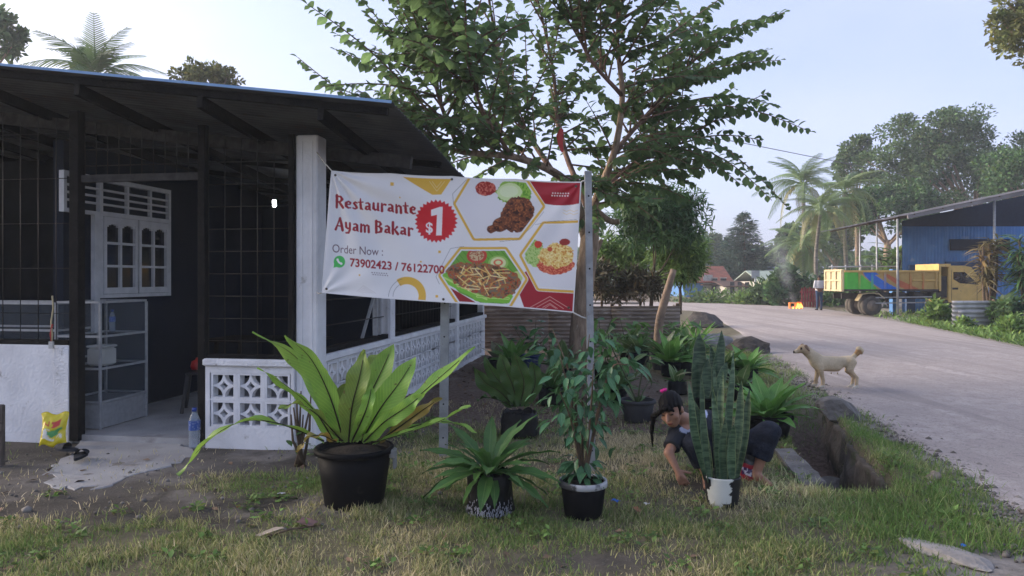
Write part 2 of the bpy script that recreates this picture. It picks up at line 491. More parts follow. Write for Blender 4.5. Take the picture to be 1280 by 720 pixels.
# --- road: worn pale tarmac, running away and bending to the left
def build_road():
    secs = []
    for y in np.concatenate([np.arange(-6, 20, 0.25), np.arange(20, 35.01, 1.0)]):
        yl = y; yr = -6 + (y + 6) * (37.5 + 6) / 41.0
        jag = 0.16 * (float(fbm(y * 1.7, 0.3, 51)) - 0.5) + 0.10 * (float(fbm(y * 6, 2.3, 52)) - 0.5)
        secs.append(((float(interp(ROAD_L, yl)) + jag, yl), (float(interp(ROAD_R, yr)) + jag * 1.5, yr)))
    secs += [((8.6, 36.6), (16.5, 41.0)), ((7.4, 37.6), (15.4, 44.5)), ((5.2, 38.6), (12.6, 49.0)), ((1.0, 39.8), (6.0, 53.0)), ((-40.0, 47.0), (-38.0, 62.0))]
    TS = [0, .012, .025, .045, .08, .14, .22, .31, .40, .5, .6, .7, .8, .88, .94, .97, .985, 1.0]; n = len(TS) - 1; V = []; Q = []
    for (a, c) in secs:
        for k in range(n + 1):
            t = TS[k]
            x = a[0] + (c[0] - a[0]) * t; y = a[1] + (c[1] - a[1]) * t
            ed = min(t, 1 - t) * 7.0; crown = 0.05 * (1 - (2 * t - 1) ** 2) - 0.075 * math.exp(-(ed / .12) ** 2)
            V.append((x, y, 0.004 + crown + 0.012 * (float(fbm(x * .8, y * .8, 61)) - .5)))
    for i in range(len(secs) - 1):
        for k in range(n):
            a = i * (n + 1) + k
            Q.append((a, a + 1, a + n + 2, a + n + 1))
    m_ = bpy.data.materials.new('road'); m_.use_nodes = True
    nt = m_.node_tree; N = nt.nodes; L = nt.links
    b = N['Principled BSDF']; b.inputs['Roughness'].default_value = 0.85; b.inputs['Specular IOR Level'].default_value = 0.25
    tc = N.new('ShaderNodeTexCoord')
    def noise(s, d=8, r=0.6, st=None):
        n = N.new('ShaderNodeTexNoise'); n.inputs['Scale'].default_value = s; n.inputs['Detail'].default_value = d; n.inputs['Roughness'].default_value = r
        v = tc.outputs['Object']
        if st:
            mp = N.new('ShaderNodeMapping'); mp.inputs['Scale'].default_value = st; mp.inputs['Rotation'].default_value = (0, 0, R(13)); L.new(v, mp.inputs['Vector']); v = mp.outputs['Vector']
        L.new(v, n.inputs['Vector']); return n.outputs['Fac']
    def mix(f, a, c):
        x = N.new('ShaderNodeMix'); x.data_type = 'RGBA'
        for s, v in (('A', a), ('B', c)):
            if isinstance(v, tuple): x.inputs[s].default_value = (*v, 1)
            else: L.new(v, x.inputs[s])
        L.new(f, x.inputs['Factor']); return x.outputs['Result']
    def rng_(v, a, c):
        x = N.new('ShaderNodeMapRange'); x.inputs['From Min'].default_value = a; x.inputs['From Max'].default_value = c
        L.new(v, x.inputs['Value']); return x.outputs['Result']
    c = mix(rng_(noise(0.7), 0.35, 0.65), (0.41, 0.36, 0.33), (0.33, 0.29, 0.267))
    c = mix(rng_(noise(1.1, 5, 0.6, (1.3, 0.06, 1)), 0.52, 0.60), c, (0.28, 0.245, 0.225))
    c = mix(rng_(noise(1.6, 6, 0.6, (1.5, 0.12, 1)), 0.55, 0.7), c, (0.46, 0.405, 0.375))
    c = mix(rng_(noise(3.2, 8, .75), 0.46, 0.62), c, (0.32, 0.275, 0.255))
    c = mix(rng_(noise(14, 6, .7), 0.54, 0.66), c, (0.25, 0.22, 0.205))
    c = mix(rng_(noise(45, 3), 0.56, 0.66), c, (0.23, 0.20, 0.195))
    c = mix(rng_(noise(60, 3), 0.63, 0.72), c, (0.52, 0.465, 0.43))
    L.new(c, b.inputs['Base Color'])
    bp = N.new('ShaderNodeBump'); bp.inputs['Strength'].default_value = 0.6; bp.inputs['Distance'].default_value = 0.015
    L.new(noise(50, 6, 0.7), bp.inputs['Height']); L.new(bp.outputs['Normal'], b.inputs['Normal'])
    tag(link('road', make_mesh('road', V, Q, True), m_), kind='structure')
build_road()

# --- concrete path spilling out of the doorway
def build_path():
    rr = random.Random(3)
    outline = [(98, 505), (255, 505), (250, 530), (232, 552), (240, 572), (215, 580), (180, 592), (150, 597), (128, 611), (88, 613), (50, 605), (62, 585), (85, 570), (100, 545)]
    pts = [G(*p) for p in outline]
    fine = []
    for i, p in enumerate(pts):
        q = pts[(i + 1) % len(pts)]
        for k in range(5):
            w = p.lerp(q, k / 5)
            if k: w = w + Vector((rr.uniform(-.06, .06), rr.uniform(-.07, .07), 0))
            fine.append(w)
    c = sum(fine, Vector()) / len(fine)
    V = [(p.x, p.y, -0.03) for p in fine] + [(c.x + (p.x - c.x) * .97, c.y + (p.y - c.y) * .96, 0.002) for p in fine]
    n = len(fine)
    Fc = [(k, (k + 1) % n, n + (k + 1) % n, n + k) for k in range(n)] + [tuple(n + k for k in range(n))]
    tag(link('path', make_mesh('path', V, Fc), concrete), kind='structure')
build_path()

# --- ditch lining: broken concrete edging pieces and boulders
def rock_mesh(name, sx, sy, sz, seed, n=3, rough=0.25, flat=0.0):
    bm = bmesh.new(); bmesh.ops.create_icosphere(bm, subdivisions=n, radius=1.0)
    r0 = random.Random(seed)
    offs = [Vector((r0.uniform(-1, 1), r0.uniform(-1, 1), r0.uniform(-1, 1))).normalized() for _ in range(9)]
    cut = [r0.uniform(0.55, 0.85) for _ in range(9)]
    for v in bm.verts:
        p = v.co.normalized(); r_ = 1.0
        for o, c_ in zip(offs, cut):
            d = p.dot(o)
            if d > c_: r_ = min(r_, c_ / d)
        q = float(fbm(p.x * 3 + p.z * 2 + seed, p.y * 3 - p.z, seed)) - .5
        p = p * r_ * (1 + rough * q)
        v.co = Vector((p.x * sx, p.y * sy, max(p.z, -0.7 if not flat else -flat) * sz))
    me = bpy.data.meshes.new(name); bm.to_mesh(me); bm.free()
    return me
def slab(name, label, poly_px, z0, z1, m_, cat='slab', kind=None):
    pts = [G(*p) for p in poly_px]
    c = sum(pts, Vector()) / len(pts)
    rr = random.Random(len(label))
    fine = []
    for i, p in enumerate(pts):
        q = pts[(i + 1) % len(pts)]
        k_n = max(2, int((q - p).length / 0.12))
        for k in range(k_n):
            w = p.lerp(q, k / k_n)
            if k: w = w + Vector((rr.uniform(-.012, .012), rr.uniform(-.02, .02), 0))
            fine.append(w - c)
    n = len(fine)
    V = [(p.x, p.y, z0) for p in fine] + [(p.x, p.y, z1 - .015) for p in fine] + [(p.x * .95, p.y * .97, z1 + rr.uniform(-.006, .006)) for p in fine]
    Fc = [tuple(range(n - 1, -1, -1)), tuple(range(2 * n, 3 * n))]
    for r_ in range(2):
        Fc += [(r_ * n + k, r_ * n + (k + 1) % n, (r_ + 1) * n + (k + 1) % n, (r_ + 1) * n + k) for k in range(n)]
    o = link(name, make_mesh(name, V, Fc), m_); o.location = c
    return tag(o, label, cat, kind=kind)
slab('concrete_slab', 'flat grey concrete slab on the near side of the ditch beside the crouching woman', [(966, 566), (990, 566), (1034, 609), (1003, 611)], -0.35, 0.045, mat('dull_concrete', (0.20, 0.185, 0.165), (0.11, 0.10, 0.09), scale=6, rough=.9, bump=.9, bscale=25))
def boulder(name, label, px, py, s, seed, m_=None, dz=0.0):
    g = G(px, py); me = rock_mesh(name, *s, seed)
    o = link(name, me, m_ or rough_concrete); o.location = (g.x, g.y, float(ground_h(g.x, g.y)) + s[2] * 0.35 + dz)
    o.rotation_euler = (0, 0, seed * 1.3)
    return tag(o, label, 'rock')
boulder('broken_concrete', 'big angular broken concrete lump at the ditch edge below the dog', 1047, 523, (0.27, 0.30, 0.17), 4, MATS['dull_concrete'])
boulder('broken_concrete', 'squat broken concrete lump in front of the larger one on the ditch wall', 1040, 548, (0.22, 0.26, 0.15), 9, MATS['dull_concrete'], dz=-.03)
boulder('loose_stone', 'small tan stone lying in the verge grass by the road', 1166, 606, (0.075, 0.06, 0.06), 12, mat('tan_stone', (0.30, 0.24, 0.18), (0.22, 0.18, 0.14), scale=20, rough=.9, bump=.5))
boulder('boulder', 'long dark boulder at the road edge behind the snake plants', 935, 440, (0.62, 0.40, 0.26), 21, mat('dark_stone', (0.10, 0.085, 0.075), (0.05, 0.045, 0.04), scale=6, rough=.95, bump=1, bscale=14))
boulder('boulder', 'dark rock heap at the road edge beyond the zinc fence', 878, 408, (0.95, 0.7, 0.42), 23, mat('dark_stone', (0.1, 0.1, 0.1)))
boulder('boulder', 'pale flat stone block between the zinc fence and the dark boulder', 893, 432, (0.75, 0.35, 0.26), 27, mat('pale_block', (0.32, 0.30, 0.28), (0.2, 0.19, 0.18), scale=5, rough=.9, bump=.6))
# ditch walls: rough masonry lining on the road side
def ditch_wall():
    bm_v = []; Q = []
    ys = np.arange(5.8, 9.3, 0.06); hs = np.linspace(-0.62, -0.01, 12)
    for y in ys:
        for h in hs:
            c = float(interp(DITCH, y)) + 0.26
            b = 0.16 * (float(fbm(y * 3.1, h * 4, 71)) - .5) + 0.10 * (float(fbm(y * 9, h * 9, 72)) - .5)
            bm_v.append((c - 0.02 - b + 0.05 * (h + .3), y, h + 0.05 * (float(fbm(y * 4, 1, 73)) - .5) * (h > -0.1)))
    n = len(hs)
    for i in range(len(ys) - 1):
        for k in range(n - 1):
            a = i * n + k; Q.append((a, a + 1, a + n + 1, a + n))
    V = list(bm_v); m0 = len(V)
    V += [(x + 0.10, y, z) for x, y, z in bm_v]
    Q2 = [tuple(m0 + i for i in reversed(q)) for q in Q]
    top = [(i * n + n - 1, (i + 1) * n + n - 1, m0 + (i + 1) * n + n - 1, m0 + i * n + n - 1)[::-1] for i in range(len(ys) - 1)]
    e = [(k, k + 1, m0 + k + 1, m0 + k)[::-1] for k in range(n - 1)]
    tag(link('ditch_wall', make_mesh('ditch_wall', V, Q + Q2 + top + e, True), mat('ditch_masonry', (0.13, 0.11, 0.09), (0.06, 0.052, 0.045), scale=5, rough=.95, bump=1.0, bscale=18, stain=(0.05, 0.06, 0.03), sscale=3, sthr=.55)), 'rough mossy concrete lining on the road side of the ditch', 'wall')
ditch_wall()
# ------------------------------------------------------------------ smooth solid bodies (signed distance -> surface nets)
def cap_sdf(Pn, a, b, ra, rb):
    a = np.asarray(a, float); b = np.asarray(b, float)
    ab = b - a; L2 = max(ab.dot(ab), 1e-9)
    t = np.clip(((Pn - a) @ ab) / L2, 0, 1)
    c = a + t[..., None] * ab
    return np.linalg.norm(Pn - c, axis=-1) - (ra + (rb - ra) * t)
def ell_sdf(Pn, c, r, rot=None):
    q = Pn - np.asarray(c, float)
    if rot is not None: q = q @ np.asarray(rot, float)
    r = np.asarray(r, float)
    k0 = np.linalg.norm(q / r, axis=-1); k1 = np.linalg.norm(q / (r * r), axis=-1)
    return k0 * (k0 - 1.0) / np.maximum(k1, 1e-9)
def smin(a, b, k):
    h = np.clip(0.5 + 0.5 * (b - a) / k, 0, 1)
    return b * (1 - h) + a * h - k * h * (1 - h)
def surface_nets(fn, lo, hi, res):
    lo = np.asarray(lo, float); hi = np.asarray(hi, float)
    n = np.ceil((hi - lo) / res).astype(int) + 1
    ax = [lo[i] + res * np.arange(n[i]) for i in range(3)]
    Pn = np.stack(np.meshgrid(*ax, indexing='ij'), -1)
    D = fn(Pn)
    s = D < 0
    cnt = np.zeros(np.array(D.shape) - 1, dtype=int); acc = np.zeros((*cnt.shape, 3))
    for axis in range(3):
        o1 = [(a, b) for a in (0, 1) for b in (0, 1)]
        for (a, b) in o1:
            sl0 = [None] * 3; sl1 = [None] * 3
            others = [i for i in range(3) if i != axis]
            for i_, off in zip(others, (a, b)):
                sl0[i_] = slice(off, D.shape[i_] - 1 + off); sl1[i_] = sl0[i_]
            sl0[axis] = slice(0, D.shape[axis] - 1); sl1[axis] = slice(1, D.shape[axis])
            d0 = D[tuple(sl0)]; d1 = D[tuple(sl1)]
            cr = (d0 < 0) != (d1 < 0)
            t = np.where(cr, d0 / np.where(cr, d0 - d1, 1), 0)
            p0 = Pn[tuple(sl0)].copy(); p0[..., axis] += t * res
            acc += np.where(cr[..., None], p0, 0); cnt += cr
    act = cnt > 0
    idx = -np.ones(cnt.shape, dtype=int); idx[act] = np.arange(act.sum())
    V = acc[act] / cnt[act][:, None]
    quads = []
    for axis in range(3):
        u, v = [i for i in range(3) if i != axis]
        sl = [slice(None)] * 3; sl[axis] = slice(0, -1); s0 = s[tuple(sl)]
        sl[axis] = slice(1, None); s1 = s[tuple(sl)]
        e = np.argwhere(s0 != s1)
        e = e[(e[:, u] > 0) & (e[:, v] > 0) & (e[:, u] < cnt.shape[u]) & (e[:, v] < cnt.shape[v])]
        if len(e) == 0: continue
        def at(du, dv):
            q = e.copy(); q[:, u] += du; q[:, v] += dv
            return idx[q[:, 0], q[:, 1], q[:, 2]]
        q = np.stack([at(-1, -1), at(0, -1), at(0, 0), at(-1, 0)], -1)
        flip = s0[e[:, 0], e[:, 1], e[:, 2]]
        if axis == 1: flip = ~flip
        q[~flip] = q[~flip][:, ::-1]
        quads.append(q)
    Q = np.vstack(quads); Q = Q[(Q >= 0).all(1)]
    return V, Q
def sdf_obj(name, fn, lo, hi, res, m_, parent=None, colfn=None, off=(0, 0, 0)):
    V, Q = surface_nets(fn, lo, hi, res)
    col = colfn(V) if colfn else None
    me = make_mesh(name, V - np.asarray(off), Q, True, col=col)
    return link(name, me, m_, parent)

# ------------------------------------------------------------------ the restaurant
TH = R(9)
BC = Vector((-2.04, 6.98, 0))
rest = thing('restaurant_building', 'single storey restaurant with pierced white block walls, black grilles and dark tin roof', 'building', BC, -TH)
def B2W(x, y, z=0):
    return Vector((BC.x + x * math.cos(TH) + y * math.sin(TH), BC.y - x * math.sin(TH) + y * math.cos(TH), z))
def roof_z(x, y):
    return 3.0 - 0.13 * (x - 1.24) - 0.10 * (y + 0.9)

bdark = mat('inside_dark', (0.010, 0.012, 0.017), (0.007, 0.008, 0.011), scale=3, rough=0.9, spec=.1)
sheet_metal = mat('roof_sheet', (0.11, 0.115, 0.128), (0.065, 0.068, 0.077), scale=3, rough=0.6, metal=0.1, bump=0.15, bscale=30, stain=(0.10, 0.07, 0.05), sscale=3, sthr=0.6)
blue_flash = mat('blue_flashing', (0.16, 0.30, 0.55), (0.20, 0.34, 0.56), scale=6, rough=0.5)

# floor slab
m = MB(); m.box((-7.5, -0.02, -0.3), (0.06, 8.7, 0.055)); m.build('floor', concrete, rest)
# low front wall left of the door, with its chipped end
m = MB(); m.box((-7.5, -0.06, -0.2), (-2.34, 0.08, 0.94), bev=0.008); fw = m.build('front_wall', white_paint, rest)
m = MB(); m.box((-2.52, -0.066, -0.2), (-2.335, 0.086, 0.925), bev=0.012); m.build('wall_end', chipped_paint, fw)
m = MB(); m.box((-7.5, -0.05, 0.942), (-2.36, 0.075, 0.985)); m.build('sill', dark_timber, fw)

# pierced block walls
def block_mesh():
    h = 0.105; d0, d1 = 0.0, 0.09; fr = 0.125
    mb = MB()
    for (a, b) in (((-fr, -fr), (fr, -h)), ((-fr, h), (fr, fr)), ((-fr, -h), (-h, h)), ((h, -h), (fr, h))):
        mb.box((a[0], d0, a[1]), (b[0], d1, b[1]))
    for sx in (-1, 1):
        for sz in (-1, 1):
            n = 6; r1, r2 = h * 0.90, h * 1.16
            pts = []
            for k in range(n + 1):
                t = math.pi / 2 * k / n
                pts.append((sx * (h - r1 * math.cos(t)), sz * (h - r1 * math.sin(t)), sx * (h - min(r2 * math.cos(t), h)), sz * (h - min(r2 * math.sin(t), h))))
            for k in range(n):
                a, b = pts[k], pts[k + 1]
                v = [(a[0], d0 + .012, a[1]), (b[0], d0 + .012, b[1]), (b[2], d0 + .012, b[3]), (a[2], d0 + .012, a[3])]
                v += [(x, d1 - .012, z) for x, _, z in v]
                f = [(0, 1, 2, 3), (7, 6, 5, 4), (0, 4, 5, 1), (2, 6, 7, 3)]
                mb.add(v, f if sx * sz > 0 else [q[::-1] for q in f])
    return mb.mesh('breeze_block')
blk = block_mesh(); blk.materials.append(white_paint)
def wall_blocks(parent, xs, zs, to_local, rotz):
    for x in xs:
        for z in zs:
            o = link('breeze_block', blk, None, parent); o.location = to_local(x, z); o.rotation_euler = (0, 0, rotz)
# front piece
m = MB()
m.box((-0.90, -0.04, -0.15), (0.0, 0.07, 0.185)); m.box((-0.90, -0.04, 0.70), (0.0, 0.07, 0.765))
m.box((-0.90, -0.04, 0.185), (-0.855, 0.07, 0.70)); m.box((-0.03, -0.04, 0.185), (0.0, 0.07, 0.70))
pw = m.build('pierced_wall', white_paint, rest)
wall_blocks(pw, (-0.718, -0.443, -0.168), (0.575, 0.31), lambda x, z: (x, -0.035, z), 0)
m = MB()
for x in (-0.5805, -0.3055): m.box((x - .0125, -0.036, 0.186), (x + .0125, 0.06, 0.70))
m.box((-0.855, -0.0375, 0.435), (-0.03, 0.058, 0.450)); m.build('mortar', white_paint, pw)
m = MB(); m.box((-0.915, -0.075, 0.765), (0.0, 0.09, 0.835), bev=0.012); m.build('coping', chipped_paint, pw)
m = MB(); m.box((-0.89, -0.03, 0.837), (0.0, 0.05, 0.875)); m.build('sill', dark_timber, pw)
# side wall
SX = 0.12; SEND = 8.65
cols_y = [2.48, 6.1]
m = MB(); m.box((SX - 0.12, 0.2, -0.25), (SX, SEND, 0.055)); m.box((SX - 0.12, 0.2, 0.752), (SX, SEND, 0.775))
for y in cols_y: m.box((SX - 0.119, y - 0.10, 0.055), (SX - .001, y + 0.10, 0.752))
m.box((SX - .12, SEND - .06, .055), (SX, SEND, .752))
sw = m.build('pierced_wall', white_paint, rest)
segs = [(0.2, cols_y[0] - .1), (cols_y[0] + .1, cols_y[1] - .1), (cols_y[1] + .1, SEND - .06)]
mm = MB()
for (a, b) in segs:
    n = int((b - a) / 0.258); pit = (b - a) / n
    wall_blocks(sw, [a + pit * (k + .5) for k in range(n)], (0.625, 0.39 + 0.005, 0.18), lambda y, z: (SX - 0.004, y, z), R(90))
    for k in range(n + 1): mm.box((SX - .095, a + pit * k - .006, .056), (SX - .008, a + pit * k + .006, .751))
mm.build('mortar', white_paint, sw)
m = MB(); m.box((SX - 0.15, 0.2, 0.775), (SX + 0.035, SEND + .03, 0.845), bev=0.01); m.build('coping', white_paint, sw)
m = MB(); m.box((SX - 0.10, 0.2, 0.847), (SX - 0.01, SEND - .1, 0.90)); m.build('sill', dark_timber, sw)
# columns
def column(x, y, s, top):
    mb = MB(); mb.box((x - s, y - s, -0.1), (x + s, y + s, top), bev=0.012)
    for k in (-1, 1):
        mb.box((x - .012 + k * s * .45, y - s - .006, 0.05), (x + .012 + k * s * .45, y - s + .004, top - .06))
    return mb.build('column', white_paint, rest)
column(0.11, 0.10, 0.108, 2.95)
for y in cols_y: column(0.06, y, 0.085, roof_z(0.06, y) - .22)
column(0.04, SEND - .08, 0.07, roof_z(0, SEND) - .2)
# timber posts of the door and bays
def post(x, y, w, z0=0.0, dz=0.12, nm='door_post', d=None):
    mb = MB(); mb.box((x - w / 2, y - (d or w) / 2, z0), (x + w / 2, y + (d or w) / 2, roof_z(x, y) - dz), bev=0.004)
    return mb.build(nm, dark_timber, rest)
post(-2.285, -0.02, 0.10); post(-0.945, -0.0, 0.075)
post(-0.03, -0.02, 0.05, 0.84, nm='grille_post')
m = MB(); m.box((-2.235, -0.03, 2.55), (-0.985, 0.03, 2.62)); m.build('lintel', mat('worn_timber', (0.05, 0.047, 0.047), (0.022, 0.021, 0.021), scale=16, rough=.8), rest)
# grilles of thin rod
def grille(x0, x1, z0, zt, dx, dz, y, r=0.0045):
    mb = MB()
    n = max(1, round((x1 - x0) / dx))
    for k in range(n + 1):
        x = x0 + (x1 - x0) * k / n
        mb.tube([(x, y, z0), (x, y, zt(x))], r, 5)
    z = z0 + dz * .6
    while z < zt(x1):
        mb.tube([(x0, y + .008, z), (x1, y + .008, z)], r, 5); z += dz
    return mb.build('grille', black_metal, rest, True)
grille(-0.90, -0.06, 0.87, lambda x: roof_z(x, 0) - .2, 0.185, 0.215, 0.02)
grille(-2.23, -0.99, 2.62, lambda x: roof_z(x, 0) - .2, 0.12, 0.16, 0.02)
grille(-7.4, -2.35, 0.98, lambda x: roof_z(x, 0) - .2, 0.2, 0.45, 0.02)
mb = MB()
for z in (1.12, 1.38, 2.0): mb.tube([(0.05, 0.22, z), (0.05, 2.38, z)], 0.007, 5); mb.tube([(0.05, 2.6, z), (0.05, 6.0, z)], 0.007, 5); mb.tube([(0.05, 6.2, z), (0.05, SEND - .15, z)], 0.007, 5)
for y in np.arange(2.7, 6.0, .16): mb.tube([(0.05, y, .9), (0.05, y, 1.38)], 0.004, 4)
mb.build('grille', black_metal, rest, True)
alu = mat('aluminium', (0.42, 0.43, 0.45), (0.34, 0.35, 0.37), scale=20, rough=0.45, metal=0.4)
m = MB(); m.box((0.0, 2.12, .9), (0.05, 2.17, 2.4)); m.box((0.0, 2.26, .9), (0.05, 2.30, 2.4)); m.bar((0.02, 1.7, .9), (0.02, 2.14, 1.42), .03); m.build('shutter_frame', alu, rest)
# beams, rafters, purlins
worn = MATS['worn_timber']
def beam(name, x0, y0, x1, y1, w, h, dz, m_=dark_timber):
    mb = MB(); mb.bar((x0, y0, roof_z(x0, y0) - dz), (x1, y1, roof_z(x1, y1) - dz), w, h); return mb.build(name, m_, rest)
beam('front_beam', -7.4, 0.26, 1.05, 0.26, 0.07, 0.12, 0.205, worn)
beam('side_beam', 0.08, 0.06, 0.08, 9.0, 0.07, 0.12, 0.205)
for y in (-0.82, 0.9, 1.9, 2.9, 3.9, 4.9, 5.9, 6.9, 7.9, 8.9): beam('purlin', -7.6, y, 1.18, y, 0.05, 0.06, 0.052)
for x in (-6.4, -5.2, -4.0, -2.8, -1.6, -0.45, 0.62): beam('rafter', x, -0.86, x, 9.0, 0.05, 0.10, 0.135)
# tin roof: lapped corrugated sheets
def roof_sheets():
    n = 80; w = 0.82; V = []; Q = []
    x0, x1 = -7.8, 1.24
    nx = 10
    for i in range(nx + 1):
        x = x0 + (x1 - x0) * i / nx
        for k in range(n + 1):
            y = w * k / n
            V.append((x, y, -0.13 * (x - 1.24) - 0.10 * y + 0.0095 * math.sin(2 * math.pi * y / 0.082)))
    m0 = len(V); V += [(x, y, z - 0.002) for x, y, z in V]
    for i in range(nx):
        for k in range(n):
            a = i * (n + 1) + k
            Q += [(a, a + n + 1, a + n + 2, a + 1), (m0 + a, m0 + a + 1, m0 + a + n + 2, m0 + a + n + 1)]
    a0 = nx * (n + 1)
    Q += [(a0 + k, m0 + a0 + k, m0 + a0 + k + 1, a0 + k + 1) for k in range(n)]
    me = make_mesh('roof_sheet', V, Q, True); me.materials.append(sheet_metal)
    ro = bpy.data.objects.new('roof', None); COL.objects.link(ro); ro.parent = rest
    y = -0.9; k = 0
    rr = random.Random(5)
    while y < 8.8:
        o = link('roof_sheet', me, None, ro); o.location = (rr.uniform(-.015, .02), y, 3.0 - 0.10 * (y + 0.9) + 0.006 * (k % 2)); y += 0.78; k += 1
    for k in range(5):
        xa, xb = -7.8 + k * 1.81, -7.8 + (k + 1) * 1.81 - .01
        mb = MB(); dy = rr.uniform(-.012, .0); dz = rr.uniform(-.006, .008)
        mb.bar((xa, -0.908 + dy, roof_z(xa, -.9) + 0.006 + dz), (xb, -0.908 + dy, roof_z(xb, -.9) + .006 + dz + rr.uniform(-.008, .004)), 0.012, 0.022)
        mb.build('edge_flashing', blue_flash, ro)
roof_sheets()
# inner walls
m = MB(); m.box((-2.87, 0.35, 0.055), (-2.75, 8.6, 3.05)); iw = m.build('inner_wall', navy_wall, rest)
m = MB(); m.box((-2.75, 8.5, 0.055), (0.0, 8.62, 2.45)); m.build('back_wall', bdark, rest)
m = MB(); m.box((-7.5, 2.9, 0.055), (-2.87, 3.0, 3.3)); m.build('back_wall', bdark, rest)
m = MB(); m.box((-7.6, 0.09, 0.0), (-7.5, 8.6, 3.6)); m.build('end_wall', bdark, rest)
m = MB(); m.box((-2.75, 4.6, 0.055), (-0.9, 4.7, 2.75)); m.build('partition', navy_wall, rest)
# window in the inner wall: white casements below a louvred transom
wp = mat('window_white', (0.62, 0.63, 0.66), (0.52, 0.53, 0.56), scale=8, rough=.6)
dglass = mat('dark_pane', (0.012, 0.016, 0.024), (0.008, 0.011, 0.017), scale=4, rough=.08, spec=.5)
xw = -2.75
win = bpy.data.objects.new('window', None); COL.objects.link(win); win.parent = rest
m = MB()
y0, y1, z0, z1 = 0.88, 2.08, 1.42, 2.68
for (a, b, c_, d_) in ((y0, y1, z0 - .04, z0), (y0, y1, z1, z1 + .05), (y0 - .05, y0, z0 - .04, z1 + .05), (y1, y1 + .04, z0 - .04, z1 + .05), (y0, y1, 2.30, 2.35), (0.30, y0 - .05, 2.30, 2.34), (0.30, y0 - .05, z1, z1 + .05), (.30, .34, 2.34, z1), (y0 - .13, y0 - .05, 1.0, 2.30)):
    m.box((xw - .01, a, c_), (xw + .05, b, d_))
m.build('window_frame', wp, win)
for z in (2.42, 2.50, 2.58):
    m = MB(); m.box((xw, 0.34, z), (xw + .035, y1, z + .022)); m.build('louvre', wp, win)
for y in (y0 + .42, y0 + .84):
    m = MB(); m.box((xw, y, 2.35), (xw + .04, y + .03, z1)); m.build('mullion', wp, win)
for k in range(2):
    a = y0 + .6 * k + .012; b = a + .576
    mb = MB(); s = .045
    mb.box((xw + .002, a, z0 + .005), (xw + .055, b, z0 + .075)); mb.box((xw + .002, a, 2.22), (xw + .055, b, 2.295))
    mb.box((xw + .002, a, z0 + .075), (xw + .055, a + s, 2.22)); mb.box((xw + .002, b - s, z0 + .075), (xw + .055, b, 2.22))
    mid = (a + b) / 2
    mb.box((xw + .004, mid - .015, z0 + .075), (xw + .05, mid + .015, 2.22))
    for z in (1.74, 2.0): mb.box((xw + .006, a + s, z - .014), (xw + .048, b - s, z + .014))
    # shaped heads of the top panes
    for (p, q) in ((a + s, mid - .015), (mid + .015, b - s)):
        n = 6
        for j in range(n):
            t0 = j / n; t1 = (j + 1) / n
            f = lambda t: 2.22 - .035 * (1 - abs(math.sin(math.pi * min(t, 1)) ) ** .8)
            mb.box((xw + .008, p + (q - p) * t0, min(f(t0), f(t1))), (xw + .046, p + (q - p) * t1, 2.222))
    cs = mb.build('casement', wp, win)
    for i, (p, q) in enumerate(((a + s, mid - .015), (mid + .015, b - s))):
        for (zz0, zz1) in ((z0 + .075, 1.726), (1.754, 1.986), (2.014, 2.22)):
            mb = MB(); mb.box((xw + .012, p, zz0), (xw + .018, q, zz1)); mb.build('pane', dglass, cs)

# lit bulb hanging inside
bl = B2W(0, 0); pb = P(343, 254, 9.8)
lb = thing('light_bulb', 'small lit white bulb hanging inside behind the black grille', 'light bulb', pb)
m = MB(); m.lathe([(0.0, -0.055), (0.022, -0.045), (0.026, -0.01), (0.024, 0.03), (0.016, 0.045)], 12)
m.build('bulb', mat('bulb_glow', (0.9, 0.9, 0.9), rough=.4, emit=(0.92, 0.97, 1.0), estr=14), lb, True)
m = MB(); m.lathe([(0.017, 0.045), (0.017, 0.09), (0.004, 0.1)], 10); m.build('socket', black_plastic, lb, True)
m = MB(); m.tube([(0, 0, .09), (0, 0, .3)], .003, 5); m.build('cable', black_plastic, lb)

# glass display cabinets
cab_glass = glass_mat('cabinet_glass', (0.3, 0.36, 0.42), 0.05, 0.05)
def cabinet(label, x0, x1, y0, y1, z0, zs, base):
    o = thing('display_cabinet', label, 'cabinet', B2W((x0 + x1) / 2, (y0 + y1) / 2, z0), -TH)
    hx, hy = (x1 - x0) / 2, (y1 - y0) / 2; H = zs[-1]
    t = .022
    for sx in (-1, 1):
        for sy in (-1, 1):
            mb = MB(); mb.box((sx * hx - t / 2, sy * hy - t / 2, 0), (sx * hx + t / 2, sy * hy + t / 2, H - .0115)); mb.build('post', alu, o)
    for i, z in enumerate(zs):
        mb = MB(); tt = t if i < len(zs) - 1 else t * 1.3
        for s_ in (-1, 1):
            mb.box((-hx + t / 2, s_ * hy - tt / 2.2, z - .011), (hx - t / 2, s_ * hy + tt / 2.2, z + .011)); mb.box((s_ * hx - tt / 2.2, -hy + t / 2, z - .011), (s_ * hx + tt / 2.2, hy - t / 2, z + .011))
        f = mb.build('shelf_rail', alu, o)
        mb = MB(); mb.box((-hx + .012, -hy + .012, z - .004), (hx - .012, hy - .012, z + .002)); mb.build('glass_shelf', cab_glass, f)
    if base > 0:
        mb = MB(); mb.box((-hx + .01, -hy + .006, 0.01), (hx - .006, hy - .006, base)); mb.build('base_panel', alu, o)
    for s_ in (-1, 1):
        mb = MB(); mb.box((-hx + .012, s_ * hy - .002, base + .012), (hx - .012, s_ * hy + .002, H - .02)); mb.build('glass_pane', cab_glass, o)
    mb = MB(); mb.box((hx - .002, -hy + .012, base + .012), (hx + .002, hy - .012, H - .02)); mb.build('glass_pane', cab_glass, o)
    return o
cabinet('tall glass cabinet with thin metal shelves just inside the doorway', -2.72, -2.22, 0.22, 0.95, 0.055, [0.28, 0.62, 0.95, 1.30], 0.26)
